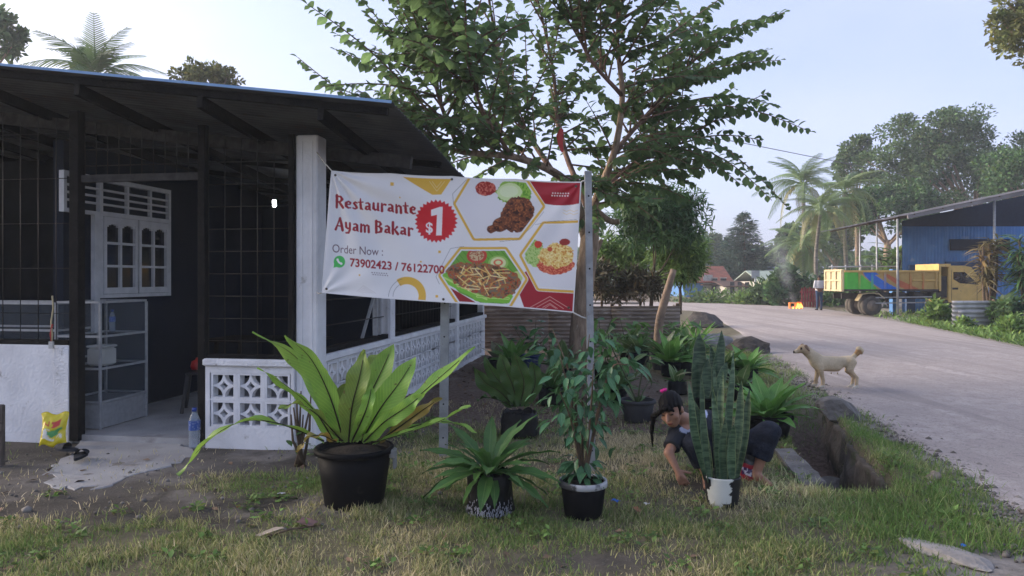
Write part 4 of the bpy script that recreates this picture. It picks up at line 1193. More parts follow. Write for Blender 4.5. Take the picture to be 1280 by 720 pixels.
def build_banner():
    nu, nv = 561, 281
    U, Vv = np.meshgrid(np.linspace(0, 1, nu), np.linspace(0, 1, nv))
    zc = [np.array(p, float) for p in ((88, 45), (1213, 98), (1172, 690), (42, 595))]
    zx = (1 - U) * (1 - Vv) * zc[0][0] + U * (1 - Vv) * zc[1][0] + U * Vv * zc[2][0] + (1 - U) * Vv * zc[3][0]
    zy = (1 - U) * (1 - Vv) * zc[0][1] + U * (1 - Vv) * zc[1][1] + U * Vv * zc[2][1] + (1 - U) * Vv * zc[3][1]
    ix = np.clip(zx.astype(int), 0, CW - 2); iy = np.clip(zy.astype(int), 0, CH - 2)
    fx = (zx - ix)[..., None]; fy = (zy - iy)[..., None]
    c = (canvas[iy, ix] * (1 - fx) + canvas[iy, ix + 1] * fx) * (1 - fy) + (canvas[iy + 1, ix] * (1 - fx) + canvas[iy + 1, ix + 1] * fx) * fy
    hem = (U < .004) | (U > .996) | (Vv < .008) | (Vv > .992)
    c = np.where(hem[..., None], np.array([.74, .74, .76]), c)
    A = [P(414, 213, 6.55), P(727, 227, 6.1), P(717, 391, 6.1), P(402, 366, 6.55)]
    A = [np.array(a) for a in A]
    W = ((1 - U) * (1 - Vv))[..., None] * A[0] + (U * (1 - Vv))[..., None] * A[1] + (U * Vv)[..., None] * A[2] + ((1 - U) * Vv)[..., None] * A[3]
    # cloth: pull creases fanning from the tied corners, a soft belly and small ripples
    dx, dy = U * 2.2, Vv * 1.08
    a1 = np.arctan2(dy, dx + 1e-6); r1 = np.hypot(dx, dy)
    cr = 0.016 * np.sin(a1 * 15 + .6) * np.exp(-r1 * 1.1) * smooth(0.0, .18, r1)
    dx2 = (1 - U) * 2.2; a2 = np.arctan2(dy, dx2 + 1e-6); r2 = np.hypot(dx2, dy)
    cr += 0.006 * np.sin(a2 * 12) * np.exp(-r2 * 1.6) * smooth(0, .15, r2)
    dy3 = (1 - Vv) * 1.08; a3 = np.arctan2(dy3, dx + 1e-6); r3 = np.hypot(dx, dy3)
    cr += 0.006 * np.sin(a3 * 11) * np.exp(-r3 * 1.6) * smooth(0, .15, r3)
    belly = 0.05 * np.sin(math.pi * U) * np.sin(math.pi * Vv * .9 + .2)
    rip = 0.008 * (fbm(U * 5, Vv * 1.6, 7) - .5) + 0.008 * np.sin(U * 17 + 2 * Vv) * (1 - U) * .4
    tied = 0.008 * np.abs(np.sin(U * math.pi * 4)) * (1 - Vv) + 0.006 * np.sin(U * math.pi * 2) * Vv
    W[..., 1] += cr + belly + rip
    W[..., 2] -= tied
    o = A[3] * 0.5 + A[2] * .5; o[2] = 0
    i = np.arange(nu * nv).reshape(nv, nu)
    Q = np.stack([i[:-1, :-1], i[1:, :-1], i[1:, 1:], i[:-1, 1:]], -1).reshape(-1, 4)
    me = make_mesh('printed_sheet', (W - o).reshape(-1, 3), Q, True, col=c.reshape(-1, 3))
    mm_ = mat('banner_vinyl', (1, 1, 1), (.94, .94, .945), scale=2, rough=.42, spec=.4, attr=True, transl=.12)
    b = thing('banner', 'white restaurant banner with red lettering, price seal and food photos, tied between column and pole', 'banner', o)
    link('printed_sheet', me, mm_, b)
    me.materials.clear(); me.materials.append(mm_)
    colp = B2W(0.222, -0.02, 0)
    for a, e in ((A[0], (colp.x, colp.y, P(398, 190, 6.9).z)), (A[3], (colp.x, colp.y, P(398, 366, 6.9).z)), (A[1], tuple(P(735, 222, 6.12))), (A[2], tuple(P(737, 399, 6.12)))):
        mb = MB(); mb.tube([Vector(a) - Vector(o), (Vector(a) + Vector(e)) / 2 - Vector(o) + Vector((0, 0, -.008)), Vector(e) - Vector(o)], .006, 5); mb.build('tie_cord', rope_white, b, True)
    ey = mat('eyelet_brass', (0.12, 0.10, 0.08), rough=.4, metal=.7)
    for (u, v) in ((.02, .035), (.98, .035), (.02, .965), (.98, .965), (.5, .975), (.5, .025)):
        k = (round(v * (nv - 1)), round(u * (nu - 1))); p = W[k] - o
        mb = MB(); mb.tube([(p[0], p[1] - .005, p[2]), (p[0], p[1] - .002, p[2])], .011, 10); mb.build('eyelet', ey, b)
build_banner()
def steel_pole(label, px, base_py, d, top_py, w, lean):
    base = P(px, base_py, d); base.z = 0; top = P(px + lean, top_py, d)
    o = thing('banner_pole', label, 'pole', base)
    mb = MB(); h = top.z; t = top - base
    mb.bar((0, 0, -.1), (t.x, t.y, h), w, w, (0, 1, 0)); mb.build('post', grey_metal, o)
    mb = MB(); mb.bar((t.x * (h - .01) / h, 0, h - .002), (t.x, 0, h + .012), w + .006, w + .006, (0, 1, 0)); mb.build('end_cap', grey_metal, o)
    hole = mat('bolt_hole', (0.01, 0.01, 0.01), rough=.9)
    for k in range(int(h / .3)):
        z = .18 + .3 * k; mb = MB(); mb.tube([(t.x * z / h, -w / 2 - .0015, z), (t.x * z / h, -w / 2 + .004, z)], .008, 8); mb.build('bolt_hole', hole, o)
steel_pole('grey steel pole at the right end of the banner before the tree', 740, 594, 6.13, 216, .055, -5)
steel_pole('grey steel pole with bolt holes under the middle of the banner', 554, 570, 6.63, 240, .075, 4)
# ------------------------------------------------------------------ plants
def spline(pts, n):
    """Catmull-Rom through points"""
    p = [Vector(q) for q in pts]; p = [p[0] * 2 - p[1]] + p + [p[-1] * 2 - p[-2]]
    out = []; seg = len(p) - 3
    for i in range(n):
        t = i / (n - 1) * seg; k = min(int(t), seg - 1); t -= k
        a, b, c, d = p[k:k + 4]
        out.append(0.5 * ((2 * b) + (c - a) * t + (2 * a - 5 * b + 4 * c - d) * t * t + (3 * b - a - 3 * c + d) * t ** 3))
    return out
def strap(pts, wid, fold=0.25, wave=0.0, wf=9.0, nw=2, seed=0, side=None, up=(0, 0, 1), twist=0.0):
    """leaf blade along a 3D spine -> V, F, uv"""
    V = []; Fc = []; uv = []; n = len(pts); m = 2 * nw + 1
    rr = random.Random(seed); ph = rr.random() * 6
    for i, p in enumerate(pts):
        t = (pts[min(i + 1, n - 1)] - pts[max(i - 1, 0)]).normalized()
        if side is not None:
            s = Vector(side); s = (s - t * s.dot(t)).normalized()
        else:
            s = t.cross(Vector(up))
            s = s.normalized() if s.length > 1e-4 else Vector((1, 0, 0))
        if twist:
            s = Matrix.Rotation(twist * i / n, 3, t) @ s
        nr = s.cross(t).normalized(); w = wid[i]
        for j in range(m):
            a = (j - nw) / nw
            wv = wave * math.sin(wf * i / n * 6.283 + ph + (1.7 if a > 0 else 0)) * abs(a) ** 1.5
            V.append(p + s * (w * a * (1 - .08 * abs(fold))) + nr * (w * fold * abs(a) + wv)); uv.append((j / (m - 1), i / (n - 1)))
    for i in range(n - 1):
        for j in range(m - 1):
            q = i * m + j; Fc.append((q, q + 1, q + m + 1, q + m))
    return V, Fc, uv
def lanceo(n, w, peak=0.5, base=0.1, sharp=1.0):
    out = []
    for i in range(n):
        t = i / (n - 1)
        v = math.sin(math.pi * t ** (math.log(.5) / math.log(peak))) ** sharp
        out.append(w * max(v, base * (1 - t) ** 2, 0.008))
    return out
def leaf_mesh(name, m_, w=0.2, droop=0.25, fold=0.25, n=6, nw=1, peak=.42, base=.04, wave=0, seed=0):
    """unit-length leaf along +Y"""
    pts = [Vector((0, t, -droop * t * t)) for t in np.linspace(0, 1, n)]
    V, Fc, uv = strap(pts, lanceo(n, w, peak, base), fold, wave, 4, nw, seed)
    me = make_mesh(name, V, Fc, True, uv=uv); me.materials.append(m_); return me
def orient(d, up=(0, 0, 1), roll=0.0):
    """matrix whose +Y runs along d"""
    d = Vector(d).normalized(); s = d.cross(Vector(up))
    s = s.normalized() if s.length > 1e-3 else Vector((1, 0, 0))
    nr = s.cross(d)
    m_ = Matrix((s, d, nr)).transposed()
    return (m_ @ Matrix.Rotation(roll, 3, 'Y')).to_4x4()
def put_leaf(me, parent, loc, d, L, roll=0.0, name='leaf', sw=1.0):
    o = link(name, me, None, parent)
    o.matrix_basis = Matrix.Translation(Vector(loc)) @ orient(d, roll=roll) @ Matrix.Diagonal((L * sw, L, L, 1))
    return o

def band_leaf(name):
    """sword leaf: grey green with fine dark wavy cross bands and a pale margin"""
    m_ = bpy.data.materials.new(name); m_.use_nodes = True
    nt = m_.node_tree; N = nt.nodes; L = nt.links; b = N['Principled BSDF']; b.inputs['Roughness'].default_value = .45
    tc = N.new('ShaderNodeTexCoord'); mp = N.new('ShaderNodeMapping'); mp.inputs['Scale'].default_value = (6, 6, 42); L.new(tc.outputs['Object'], mp.inputs['Vector'])
    nz = N.new('ShaderNodeTexNoise'); nz.inputs['Scale'].default_value = 1.0; nz.inputs['Detail'].default_value = 4; nz.inputs['Distortion'].default_value = .6; L.new(mp.outputs['Vector'], nz.inputs['Vector'])
    r_ = N.new('ShaderNodeValToRGB'); e = r_.color_ramp.elements
    e[0].position = .42; e[0].color = (.035, .075, .038, 1); e[1].position = .60; e[1].color = (.125, .20, .105, 1)
    L.new(nz.outputs['Fac'], r_.inputs['Fac'])
    uvn = N.new('ShaderNodeUVMap'); sx = N.new('ShaderNodeSeparateXYZ'); L.new(uvn.outputs['UV'], sx.inputs['Vector'])
    s1 = N.new('ShaderNodeMath'); s1.operation = 'SUBTRACT'; s1.inputs[1].default_value = .5; L.new(sx.outputs['X'], s1.inputs[0])
    s2 = N.new('ShaderNodeMath'); s2.operation = 'ABSOLUTE'; L.new(s1.outputs[0], s2.inputs[0])
    mg = N.new('ShaderNodeMapRange'); mg.inputs['From Min'].default_value = .44; mg.inputs['From Max'].default_value = .47; L.new(s2.outputs[0], mg.inputs['Value'])
    mx = N.new('ShaderNodeMix'); mx.data_type = 'RGBA'; mx.inputs['B'].default_value = (.22, .27, .12, 1); L.new(mg.outputs['Result'], mx.inputs['Factor']); L.new(r_.outputs['Color'], mx.inputs['A'])
    oi = N.new('ShaderNodeObjectInfo'); hs = N.new('ShaderNodeHueSaturation'); mr = N.new('ShaderNodeMapRange'); mr.inputs['To Min'].default_value = .7; mr.inputs['To Max'].default_value = 1.35
    L.new(oi.outputs['Random'], mr.inputs['Value']); L.new(mr.outputs['Result'], hs.inputs['Value']); L.new(mx.outputs['Result'], hs.inputs['Color'])
    L.new(hs.outputs['Color'], b.inputs['Base Color'])
    return m_
sword_mat = band_leaf('sword_leaf')
def rib_leaf(name, c, rib, pale=None, transl=.3, var=.2, rough=.45):
    """leaf with a lighter midrib and side veins from its UV"""
    m_ = bpy.data.materials.new(name); m_.use_nodes = True
    nt = m_.node_tree; N = nt.nodes; L = nt.links; b = N['Principled BSDF']; b.inputs['Roughness'].default_value = rough; b.inputs['Specular IOR Level'].default_value = .35
    uvn = N.new('ShaderNodeUVMap'); sx = N.new('ShaderNodeSeparateXYZ'); L.new(uvn.outputs['UV'], sx.inputs['Vector'])
    def math_(op, a, bb=None):
        x = N.new('ShaderNodeMath'); x.operation = op
        for i, v in enumerate((a, bb)):
            if v is None: continue
            if isinstance(v, (int, float)): x.inputs[i].default_value = v
            else: L.new(v, x.inputs[i])
        return x.outputs[0]
    d = math_('ABSOLUTE', math_('SUBTRACT', sx.outputs['X'], .5))
    veins = math_('SINE', math_('MULTIPLY', math_('SUBTRACT', sx.outputs['Y'], math_('MULTIPLY', d, .35)), 130))
    tc = N.new('ShaderNodeTexCoord'); nz = N.new('ShaderNodeTexNoise'); nz.inputs['Scale'].default_value = 7; nz.inputs['Detail'].default_value = 5; L.new(tc.outputs['Object'], nz.inputs['Vector'])
    mr = N.new('ShaderNodeMapRange'); mr.inputs['From Min'].default_value = .35; mr.inputs['From Max'].default_value = .7; L.new(nz.outputs['Fac'], mr.inputs['Value'])
    mx = N.new('ShaderNodeMix'); mx.data_type = 'RGBA'; mx.inputs['A'].default_value = (*c, 1); mx.inputs['B'].default_value = (*(pale or tuple(v * .65 for v in c)), 1); L.new(mr.outputs['Result'], mx.inputs['Factor'])
    v2 = N.new('ShaderNodeMix'); v2.data_type = 'RGBA'; v2.inputs['B'].default_value = (*tuple(min(1, v * 1.35) for v in c), 1)
    vr = N.new('ShaderNodeMapRange'); vr.inputs['From Min'].default_value = .75; vr.inputs['From Max'].default_value = 1; vr.inputs['To Max'].default_value = .5; L.new(veins, vr.inputs['Value'])
    L.new(vr.outputs['Result'], v2.inputs['Factor']); L.new(mx.outputs['Result'], v2.inputs['A'])
    rb = N.new('ShaderNodeMapRange'); rb.inputs['From Min'].default_value = .03; rb.inputs['From Max'].default_value = .05; rb.inputs['To Min'].default_value = 1; rb.inputs['To Max'].default_value = 0; L.new(d, rb.inputs['Value'])
    m3 = N.new('ShaderNodeMix'); m3.data_type = 'RGBA'; m3.inputs['B'].default_value = (*rib, 1); L.new(rb.outputs['Result'], m3.inputs['Factor']); L.new(v2.outputs['Result'], m3.inputs['A'])
    oi = N.new('ShaderNodeObjectInfo'); hs = N.new('ShaderNodeHueSaturation'); r4 = N.new('ShaderNodeMapRange'); r4.inputs['To Min'].default_value = 1 - var; r4.inputs['To Max'].default_value = 1 + var
    L.new(oi.outputs['Random'], r4.inputs['Value']); sp_ = N.new('ShaderNodeTexNoise'); sp_.inputs['Scale'].default_value = 26; sp_.inputs['Detail'].default_value = 5; L.new(tc.outputs['Object'], sp_.inputs['Vector'])
    sr = N.new('ShaderNodeMapRange'); sr.inputs['From Min'].default_value = .66; sr.inputs['From Max'].default_value = .72; sr.inputs['To Max'].default_value = .8; L.new(sp_.outputs['Fac'], sr.inputs['Value'])
    m5 = N.new('ShaderNodeMix'); m5.data_type = 'RGBA'; m5.inputs['B'].default_value = (.16, .11, .045, 1); L.new(sr.outputs['Result'], m5.inputs['Factor']); L.new(m3.outputs['Result'], m5.inputs['A'])
    L.new(r4.outputs['Result'], hs.inputs['Value']); L.new(m5.outputs['Result'], hs.inputs['Color'])
    L.new(hs.outputs['Color'], b.inputs['Base Color'])
    tr = N.new('ShaderNodeBsdfTranslucent'); L.new(hs.outputs['Color'], tr.inputs['Color'])
    ms = N.new('ShaderNodeMixShader'); ms.inputs['Fac'].default_value = transl
    L.new(b.outputs['BSDF'], ms.inputs[1]); L.new(tr.outputs['BSDF'], ms.inputs[2]); L.new(ms.outputs['Shader'], N['Material Output'].inputs['Surface'])
    return m_
frond_green = rib_leaf('frond_green', (0.31, 0.51, 0.095), (0.28, 0.42, 0.09), (0.21, 0.40, 0.075), .4)
frond_olive = rib_leaf('frond_olive', (0.22, 0.31, 0.065), (0.16, 0.22, 0.05), (0.15, 0.22, 0.05), .35)
frond_brown = rib_leaf('frond_brown', (0.33, 0.22, 0.05), (0.2, 0.12, 0.03), (0.16, 0.16, 0.04), .3)
frond_dark = rib_leaf('frond_dark', (0.08, 0.155, 0.04), (0.12, 0.18, 0.05), (0.055, 0.11, 0.03), .25)
lance_green = rib_leaf('lance_green', (0.09, 0.20, 0.05), (0.15, 0.25, 0.08), (0.06, 0.14, 0.04), .3)
bright_green = rib_leaf('bright_green', (0.16, 0.34, 0.075), (0.25, 0.42, 0.12), (0.11, 0.24, 0.055), .3)
aglo_green = rib_leaf('variegated_green', (0.10, 0.17, 0.06), (0.32, 0.36, 0.18), (0.16, 0.22, 0.08), .25)
ficus_leaf = rib_leaf('ficus_green', (0.065, 0.165, 0.07), (0.10, 0.21, 0.10), (0.045, 0.12, 0.055), .25, .35, .35)
tree_leaf = rib_leaf('tree_leaf', (0.15, 0.245, 0.095), (0.18, 0.28, 0.12), (0.11, 0.19, 0.078), .55, .4, .4)
midrib_mat = mat('midrib', (0.03, 0.022, 0.012), rough=.6)
bark = mat('bark', (0.36, 0.265, 0.19), (0.19, 0.135, 0.095), scale=5, rough=.95, bump=1.0, bscale=14, stretch=(3, 3, .8), stain=(0.42, 0.36, 0.29), sscale=6, sthr=.6)
bark_red = mat('bark_red', (0.21, 0.13, 0.095), (0.12, 0.075, 0.058), scale=9, rough=.9, bump=.8, bscale=25)
stem_green = mat('stem_green', (0.08, 0.10, 0.04), (0.06, 0.06, 0.03), scale=20, rough=.6)
stem_brown = mat('stem_brown', (0.12, 0.085, 0.055), (0.07, 0.05, 0.035), scale=20, rough=.9)

def pot(root, r1, r0, h, m_=black_plastic, rim=.02, wob=0.0, soil_drop=.035, rim_m=None, seed=0, n=32, name='pot'):
    mb = MB(); t = .012
    mb.lathe([(r0 * .96, 0.0), (r0, .01), (r0 + (r1 - r0) * .5, h * .5), (r1, h - .002), (r1 - t, h - .002), (r1 - t - .01, h - soil_drop - .03)], n, wob=wob, seed=seed)
    mb.f = mb.f[:-1]
    p = mb.build(name, m_, root, True)
    if rim > 0:
        mb = MB(); mb.lathe([(r1 - t - .002, h - .004), (r1 - t, h + .006), (r1 + rim * .6, h + .008), (r1 + rim, h - .006), (r1 + rim, h - .03), (r1 + .002, h - .034)], n, wob=wob, seed=seed); mb.f = mb.f[:-2]
        mb.build('rim', rim_m or m_, p, True)
    mb = MB(); mb.lathe([(r1 - t - .005, h - soil_drop), (r1 * .6, h - soil_drop + .012), (0, h - soil_drop + .02)], n, wob=wob, seed=seed); mb.build('soil', soil, root, True)
    return p
def polybag(root, r, h, m_, seed, skirt=True):
    """crumpled black nursery bag"""
    mb = MB(); mb.lathe([(r * 1.0, 0), (r * 1.06, .03), (r * .98, h * .35), (r * 1.0, h * .7), (r * .95, h), (r * .9, h + .012), (r * .86, h - .02), (r * .84, h - .06)], 36, wob=.05, seed=seed); mb.f = mb.f[:-1]
    rr = random.Random(seed)
    mb.v = [(x * (1 + rr.uniform(-.018, .018)), y * (1 + rr.uniform(-.018, .018)), z + (rr.uniform(-.02, .02) if z > h * .9 else 0)) for x, y, z in mb.v]
    p = mb.build('grow_bag', m_, root, True)
    mb = MB(); mb.lathe([(r * .86, h - .05), (r * .5, h - .035), (0, h - .03)], 24); mb.build('soil', soil, root, True)
    return p

# --- 1. big bird's nest fern
def frond(root, px, ds, w, m_, seed, wave=.012, peak=.55, fold=.28, rib=True, side=None):
    base = root.location
    ctrl = [P(a, b, d) - base for (a, b), d in zip(px, ds)]
    pts = spline(ctrl, 22)
    wd = [w * (.22 + .78 * math.sin(math.pi * min(1, (t ** .8)) ) ** .7) if t < .55 else w * max(.02, (1 - ((t - .55) / .45) ** 2.2)) for t in np.linspace(0, 1, 22)]
    V, Fc, uv = strap(pts, wd, fold, wave, 3.2, 3, seed, side=side)
    o = link('frond', make_mesh('frond', V, Fc, True, uv=uv), m_, root)
    if rib:
        mb = MB(); mb.tube([p + Vector((0, -.004, .004)) for p in pts[:19]], [max(.0025, .007 * (1 - i / 22)) for i in range(19)], 5); mb.build('midrib', midrib_mat, o, True)
    return o
g = G(443, 630)
fern = thing('potted_fern', 'big bright green bird nest fern in a round black pot before the white wall', 'potted plant', g)
pp = pot(fern, .262, .205, .405, rim=.018)
for s in (1,):
    mb = MB(); mb.box((.255, -.07, .335), (.30, .03, .40), bev=.01); mb.box((.28, -.06, .26), (.30, .02, .34), bev=.006); mb.build('handle', mat('grey_plastic', (0.28, 0.28, 0.28), rough=.5), pp)
D = 5.28
FR = [
 ([(405, 552), (352, 531), (305, 527), (262, 550), (222, 594)], [D, D - .2, D - .3, D - .35, D - .38], .052, frond_green, .018),
 ([(425, 552), (402, 490), (368, 445), (316, 414)], [D, D + .1, D + .12, D + .12], .075, frond_green, .014),
 ([(418, 552), (392, 512), (360, 484), (322, 459)], [D, D - .05, D - .12, D - .2], .055, frond_green, .012),
 ([(430, 552), (412, 495), (388, 448), (356, 419)], [D, D - .02, D - .06, D - .1], .092, frond_green, .008),
 ([(436, 552), (440, 510), (450, 470), (456, 437)], [D, D - .1, D - .14, D - .1], .088, frond_olive, .02),
 ([(444, 552), (458, 505), (478, 462), (492, 430)], [D, D + .05, D + .08, D + .1], .098, frond_green, .006),
 ([(452, 552), (475, 512), (500, 478), (520, 446)], [D, D - .08, D - .12, D - .12], .092, frond_green, .01),
 ([(458, 552), (488, 515), (500, 490), (506, 462)], [D + .1, D + .22, D + .28, D + .3], .07, frond_green, .01),
 ([(460, 553), (505, 512), (548, 474), (594, 434)], [D, D + .12, D + .2, D + .26], .066, frond_green, .012),
 ([(466, 554), (512, 540), (552, 526), (588, 506)], [D, D - .12, D - .16, D - .18], .05, frond_green, .014),
 ([(468, 554), (520, 533), (560, 528), (596, 540)], [D, D + .1, D + .12, D + .1], .05, frond_green, .014),
 ([(474, 552), (505, 530), (530, 512), (552, 497)], [D, D + .02, D, D], .04, frond_brown, .02),
 ([(432, 552), (424, 520), (428, 495), (436, 478)], [D + .02, D + .12, D + .15, D + .15], .07, frond_olive, .014),
 ([(440, 552), (455, 520), (462, 498), (465, 480)], [D, D - .15, D - .18, D - .16], .05, frond_green, .012),
 ([(428, 552), (398, 520), (372, 505), (348, 512)], [D, D - .15, D - .25, D - .32], .045, frond_olive, .02),
 ([(446, 552), (452, 500), (470, 455), (476, 440)], [D + .08, D + .2, D + .26, D + .3], .08, frond_olive, .016),
 ([(434, 552), (416, 500), (400, 470), (392, 452)], [D + .08, D + .22, D + .3, D + .34], .075, frond_green, .02),
 ([(455, 553), (478, 530), (510, 508), (530, 492)], [D - .03, D - .2, D - .28, D - .3], .055, frond_green, .022),
 ([(420, 553), (404, 545), (385, 548), (372, 566)], [D - .1, D - .28, D - .34, D - .36], .035, frond_brown, .02),
]
for i, (px, ds, w, m_, wv) in enumerate(FR):
    dx = px[-1][0] - px[0][0]; dz = px[0][1] - px[-1][1]
    frond(fern, px, ds, w, m_, i, wv, side=(1, -.25, dx / 300) if dz > abs(dx) * .55 else None)
mb = MB(); mb.lathe([(.13, .36), (.10, .385), (.05, .40), (0, .405)], 14, wob=.1); mb.build('crown_base', soil, fern, True)

# bare stems behind the fern
g = G(376, 583)
sh = thing('bare_shrub', 'bare brown stems with a few leaves between the fern pot and white wall', 'shrub', g)
rr = random.Random(2)
bl_ = leaf_mesh('leaf', lance_green, .28, .2)
for k in range(7):
    t = P(360 + k * 5 + rr.uniform(-4, 4), rr.uniform(488, 520), g.y + rr.uniform(-.1, .1)) - g
    mb = MB(); mid = t * .5 + Vector((rr.uniform(-.03, .03), 0, 0)); mb.tube([(rr.uniform(-.05, .05), 0, 0), mid, t], [.014, .011, .006], 6); mb.build('stem', stem_brown, sh, True)
for k in range(6):
    p = P(rr.uniform(352, 392), rr.uniform(520, 560), g.y) - g; put_leaf(bl_, sh, p, (rr.uniform(-1, 1), rr.uniform(-1, .3), rr.uniform(-.6, .2)), .09)

# --- 2. broad leaved fern in a black nursery bag
def rosette(root, z, n, L, w_me, spread=(20, 80), rr=None, name='leaf', r0=.03, jitter=.2, sw=1.0):
    for k in range(n):
        a = 2.399963 * k + rr.uniform(-.2, .2); t = k / max(1, n - 1)
        el = R(spread[1] + (spread[0] - spread[1]) * t + rr.uniform(-8, 8))
        d = Vector((math.cos(a) * math.cos(el), math.sin(a) * math.cos(el), math.sin(el)))
        put_leaf(rr.choice(w_me), root, (math.cos(a) * r0, math.sin(a) * r0, z), d, L * rr.uniform(1 - jitter, 1 + jitter), rr.uniform(-.4, .4), name, sw)
polym = mat('bag_black', (0.007, 0.007, 0.008), (0.014, 0.014, 0.015), scale=9, rough=.4, spec=.15, bump=.5, bscale=16)
bagw = mat('bag_dusty', (0.014, 0.014, 0.016), (0.03, 0.03, 0.032), scale=9, rough=.4, spec=.5, bump=.6, bscale=18)
g = G(612, 640)
p2 = thing('potted_fern', 'low dark green fern with many arching leaves in a scuffed black nursery bag', 'potted plant', g)
bg = polybag(p2, .155, .275, polym, 3)
mb = MB()
rr = random.Random(8)
for k in range(260):   # lime scuffs low on the bag
    a = rr.uniform(-2.8, -.4); z = abs(rr.gauss(0, .05)) + .004
    if z > .13: continue
    r_ = .1655; l = rr.uniform(.008, .02); c = Vector((math.cos(a) * r_ * 1.02, math.sin(a) * r_ * 1.02, z)); tg = Vector((-math.sin(a), math.cos(a), 0)) * .003
    dv = Vector((rr.uniform(-.3, .3) * l, 0, l)); mb.add([c - tg, c + tg, c + tg + dv, c - tg + dv], [(0, 1, 2, 3)])
mb.build('lime_scuff', mat('lime_scuff', (0.35, 0.35, 0.40), rough=.9), bg)
lm = [leaf_mesh('leaf', lance_green, .11, .45, .3, 9, 2, .55, .3, .02, s) for s in range(3)]
rosette(p2, .27, 46, .36, lm, (-8, 72), random.Random(5), 'frond', jitter=.28)

# --- 3. leafy ficus in a pot with a white rim
def leafy_stem(root, path, rad, n_leaf, me, L, rr, m_stem, side_spread=.16, t0=.2, droop=-.5, name='leaf'):
    pts = spline(path, 12)
    mb = MB(); mb.tube(pts, [rad * (1 - .7 * i / 11) for i in range(12)], 6); mb.build('stem', m_stem, root, True)
    for k in range(n_leaf):
        t = t0 + (1 - t0) * (k + rr.random()) / n_leaf; f = t * 11; i = min(int(f), 10); p = pts[i].lerp(pts[i + 1], f - i)
        a = rr.uniform(0, 6.283); q = p + Vector((math.cos(a), math.sin(a), rr.uniform(-.3, .4))) * rr.uniform(.02, side_spread)
        put_leaf(me, root, q, (math.cos(a) + rr.uniform(-.4, .4), math.sin(a) + rr.uniform(-.4, .4), droop + rr.uniform(-.5, .5)), L * rr.uniform(.65, 1.2), rr.uniform(-.5, .5), name)
g = G(729, 644)
p3 = thing('potted_ficus', 'tall leafy dark green ficus in a black pot with a white rim', 'potted plant', g)
pot(p3, .155, .125, .235, rim=.009, rim_m=mat('chalky_rim', (0.42, 0.42, 0.43), (0.06, 0.06, 0.06), scale=12, rough=.8, lo=.45, hi=.55))
fl = leaf_mesh('leaf', ficus_leaf, .22, .3, .3, 7, 1, .42, .05)
rr = random.Random(21); b0 = Vector((0, 0, .2)); gd = g.y
def px3(x, y, dd=0): return P(x, y, gd + dd) - g
for tip, mid, dd, n in (((737, 418), (728, 500), .15, 34), ((700, 445), (716, 510), .0, 26), ((690, 410), (715, 480), .35, 24), ((775, 440), (752, 495), .1, 24), ((785, 455), (760, 470), -.1, 20), ((700, 490), (715, 530), -.2, 22), ((742, 455), (738, 520), -.25, 22)):
    leafy_stem(p3, [b0, px3(*mid, dd * .5), px3(*tip, dd)], .011, int(n * 1.35), fl, .105, rr, stem_brown, .17, .30)
for k in range(40):
    a = rr.uniform(0, 6.28); put_leaf(fl, p3, (math.cos(a) * .08, math.sin(a) * .08, .235 + rr.uniform(0, .17)), (math.cos(a), math.sin(a), rr.uniform(-1.1, .3)), rr.uniform(.075, .12), rr.uniform(-.5, .5))
for k in range(26):
    p = px3(rr.uniform(705, 775), rr.uniform(470, 560), rr.uniform(-.1, .2)); put_leaf(fl, p3, p, (rr.uniform(-1, 1), rr.uniform(-1, 1), -.9), rr.uniform(.08, .12), rr.uniform(-.5, .5))

# --- 4. snake plant in a pot half painted white
def painted_pot(root, r1, r0, h):
    mb = MB(); n = 96; prof = [(r0 + (r1 - r0) * t, h * t) for t in np.linspace(0, 1, 30)] + [(r1 - .012, h), (r1 - .02, h - .05)]
    mb.lathe(prof, n); mb.f = mb.f[:-1]
    V = np.array(mb.v); a = np.degrees(np.arctan2(V[:, 1], V[:, 0])); nz = fbm(V[:, 2] * 40, a * .05, 3) - .5
    wht = (a > -165 + 30 * nz) & (a < -78 + 30 * nz - 25 * (V[:, 2] < .03)) & ~((a < -140 + 60 * nz) & (V[:, 2] > .12) & (V[:, 2] < h - .012))
    c = np.where(wht[:, None], [[.66, .66, .60]], [[.015, .015, .017]])
    me = make_mesh('pot', mb.v, mb.f, True, col=c)
    p = link('pot', me, mat('painted_plastic', (1, 1, 1), (.9, .9, .9), rough=.5, attr=True), root)
    mb = MB(); mb.lathe([(r1 - .016, h - .03), (0, h - .02)], 24); mb.build('soil', soil, root, True)
def sword(root, base, tip, w, seed, bend=.0, face=None, dd=0.0):
    b = Vector(base); t = Vector(tip); mid = (b + t) / 2 + Vector((bend, dd, 0))
    pts = spline([b, mid, t], 14)
    wd = [w * (.62 + .38 * math.sin(math.pi * min(1, u * 1.2))) if u < .72 else w * max(.02, (1 - ((u - .72) / .28) ** 1.6)) * .86 for u in np.linspace(0, 1, 14)]
    rr = random.Random(seed); s = face or (math.cos(rr.uniform(-.6, .6)), math.sin(rr.uniform(-.6, .6)), 0)
    V, Fc, uv = strap(pts, wd, .55, .004, 2, 3, seed, side=s, twist=rr.uniform(-.5, .5))
    return link('sword_leaf', make_mesh('sword_leaf', V, Fc, True, uv=uv), sword_mat, root)
g = G(903, 630)
p4 = thing('snake_plant', 'tall banded snake plant in a small black pot half painted white', 'potted plant', g)
painted_pot(p4, .128, .105, .205)
D4 = g.y
rr = random.Random(31)
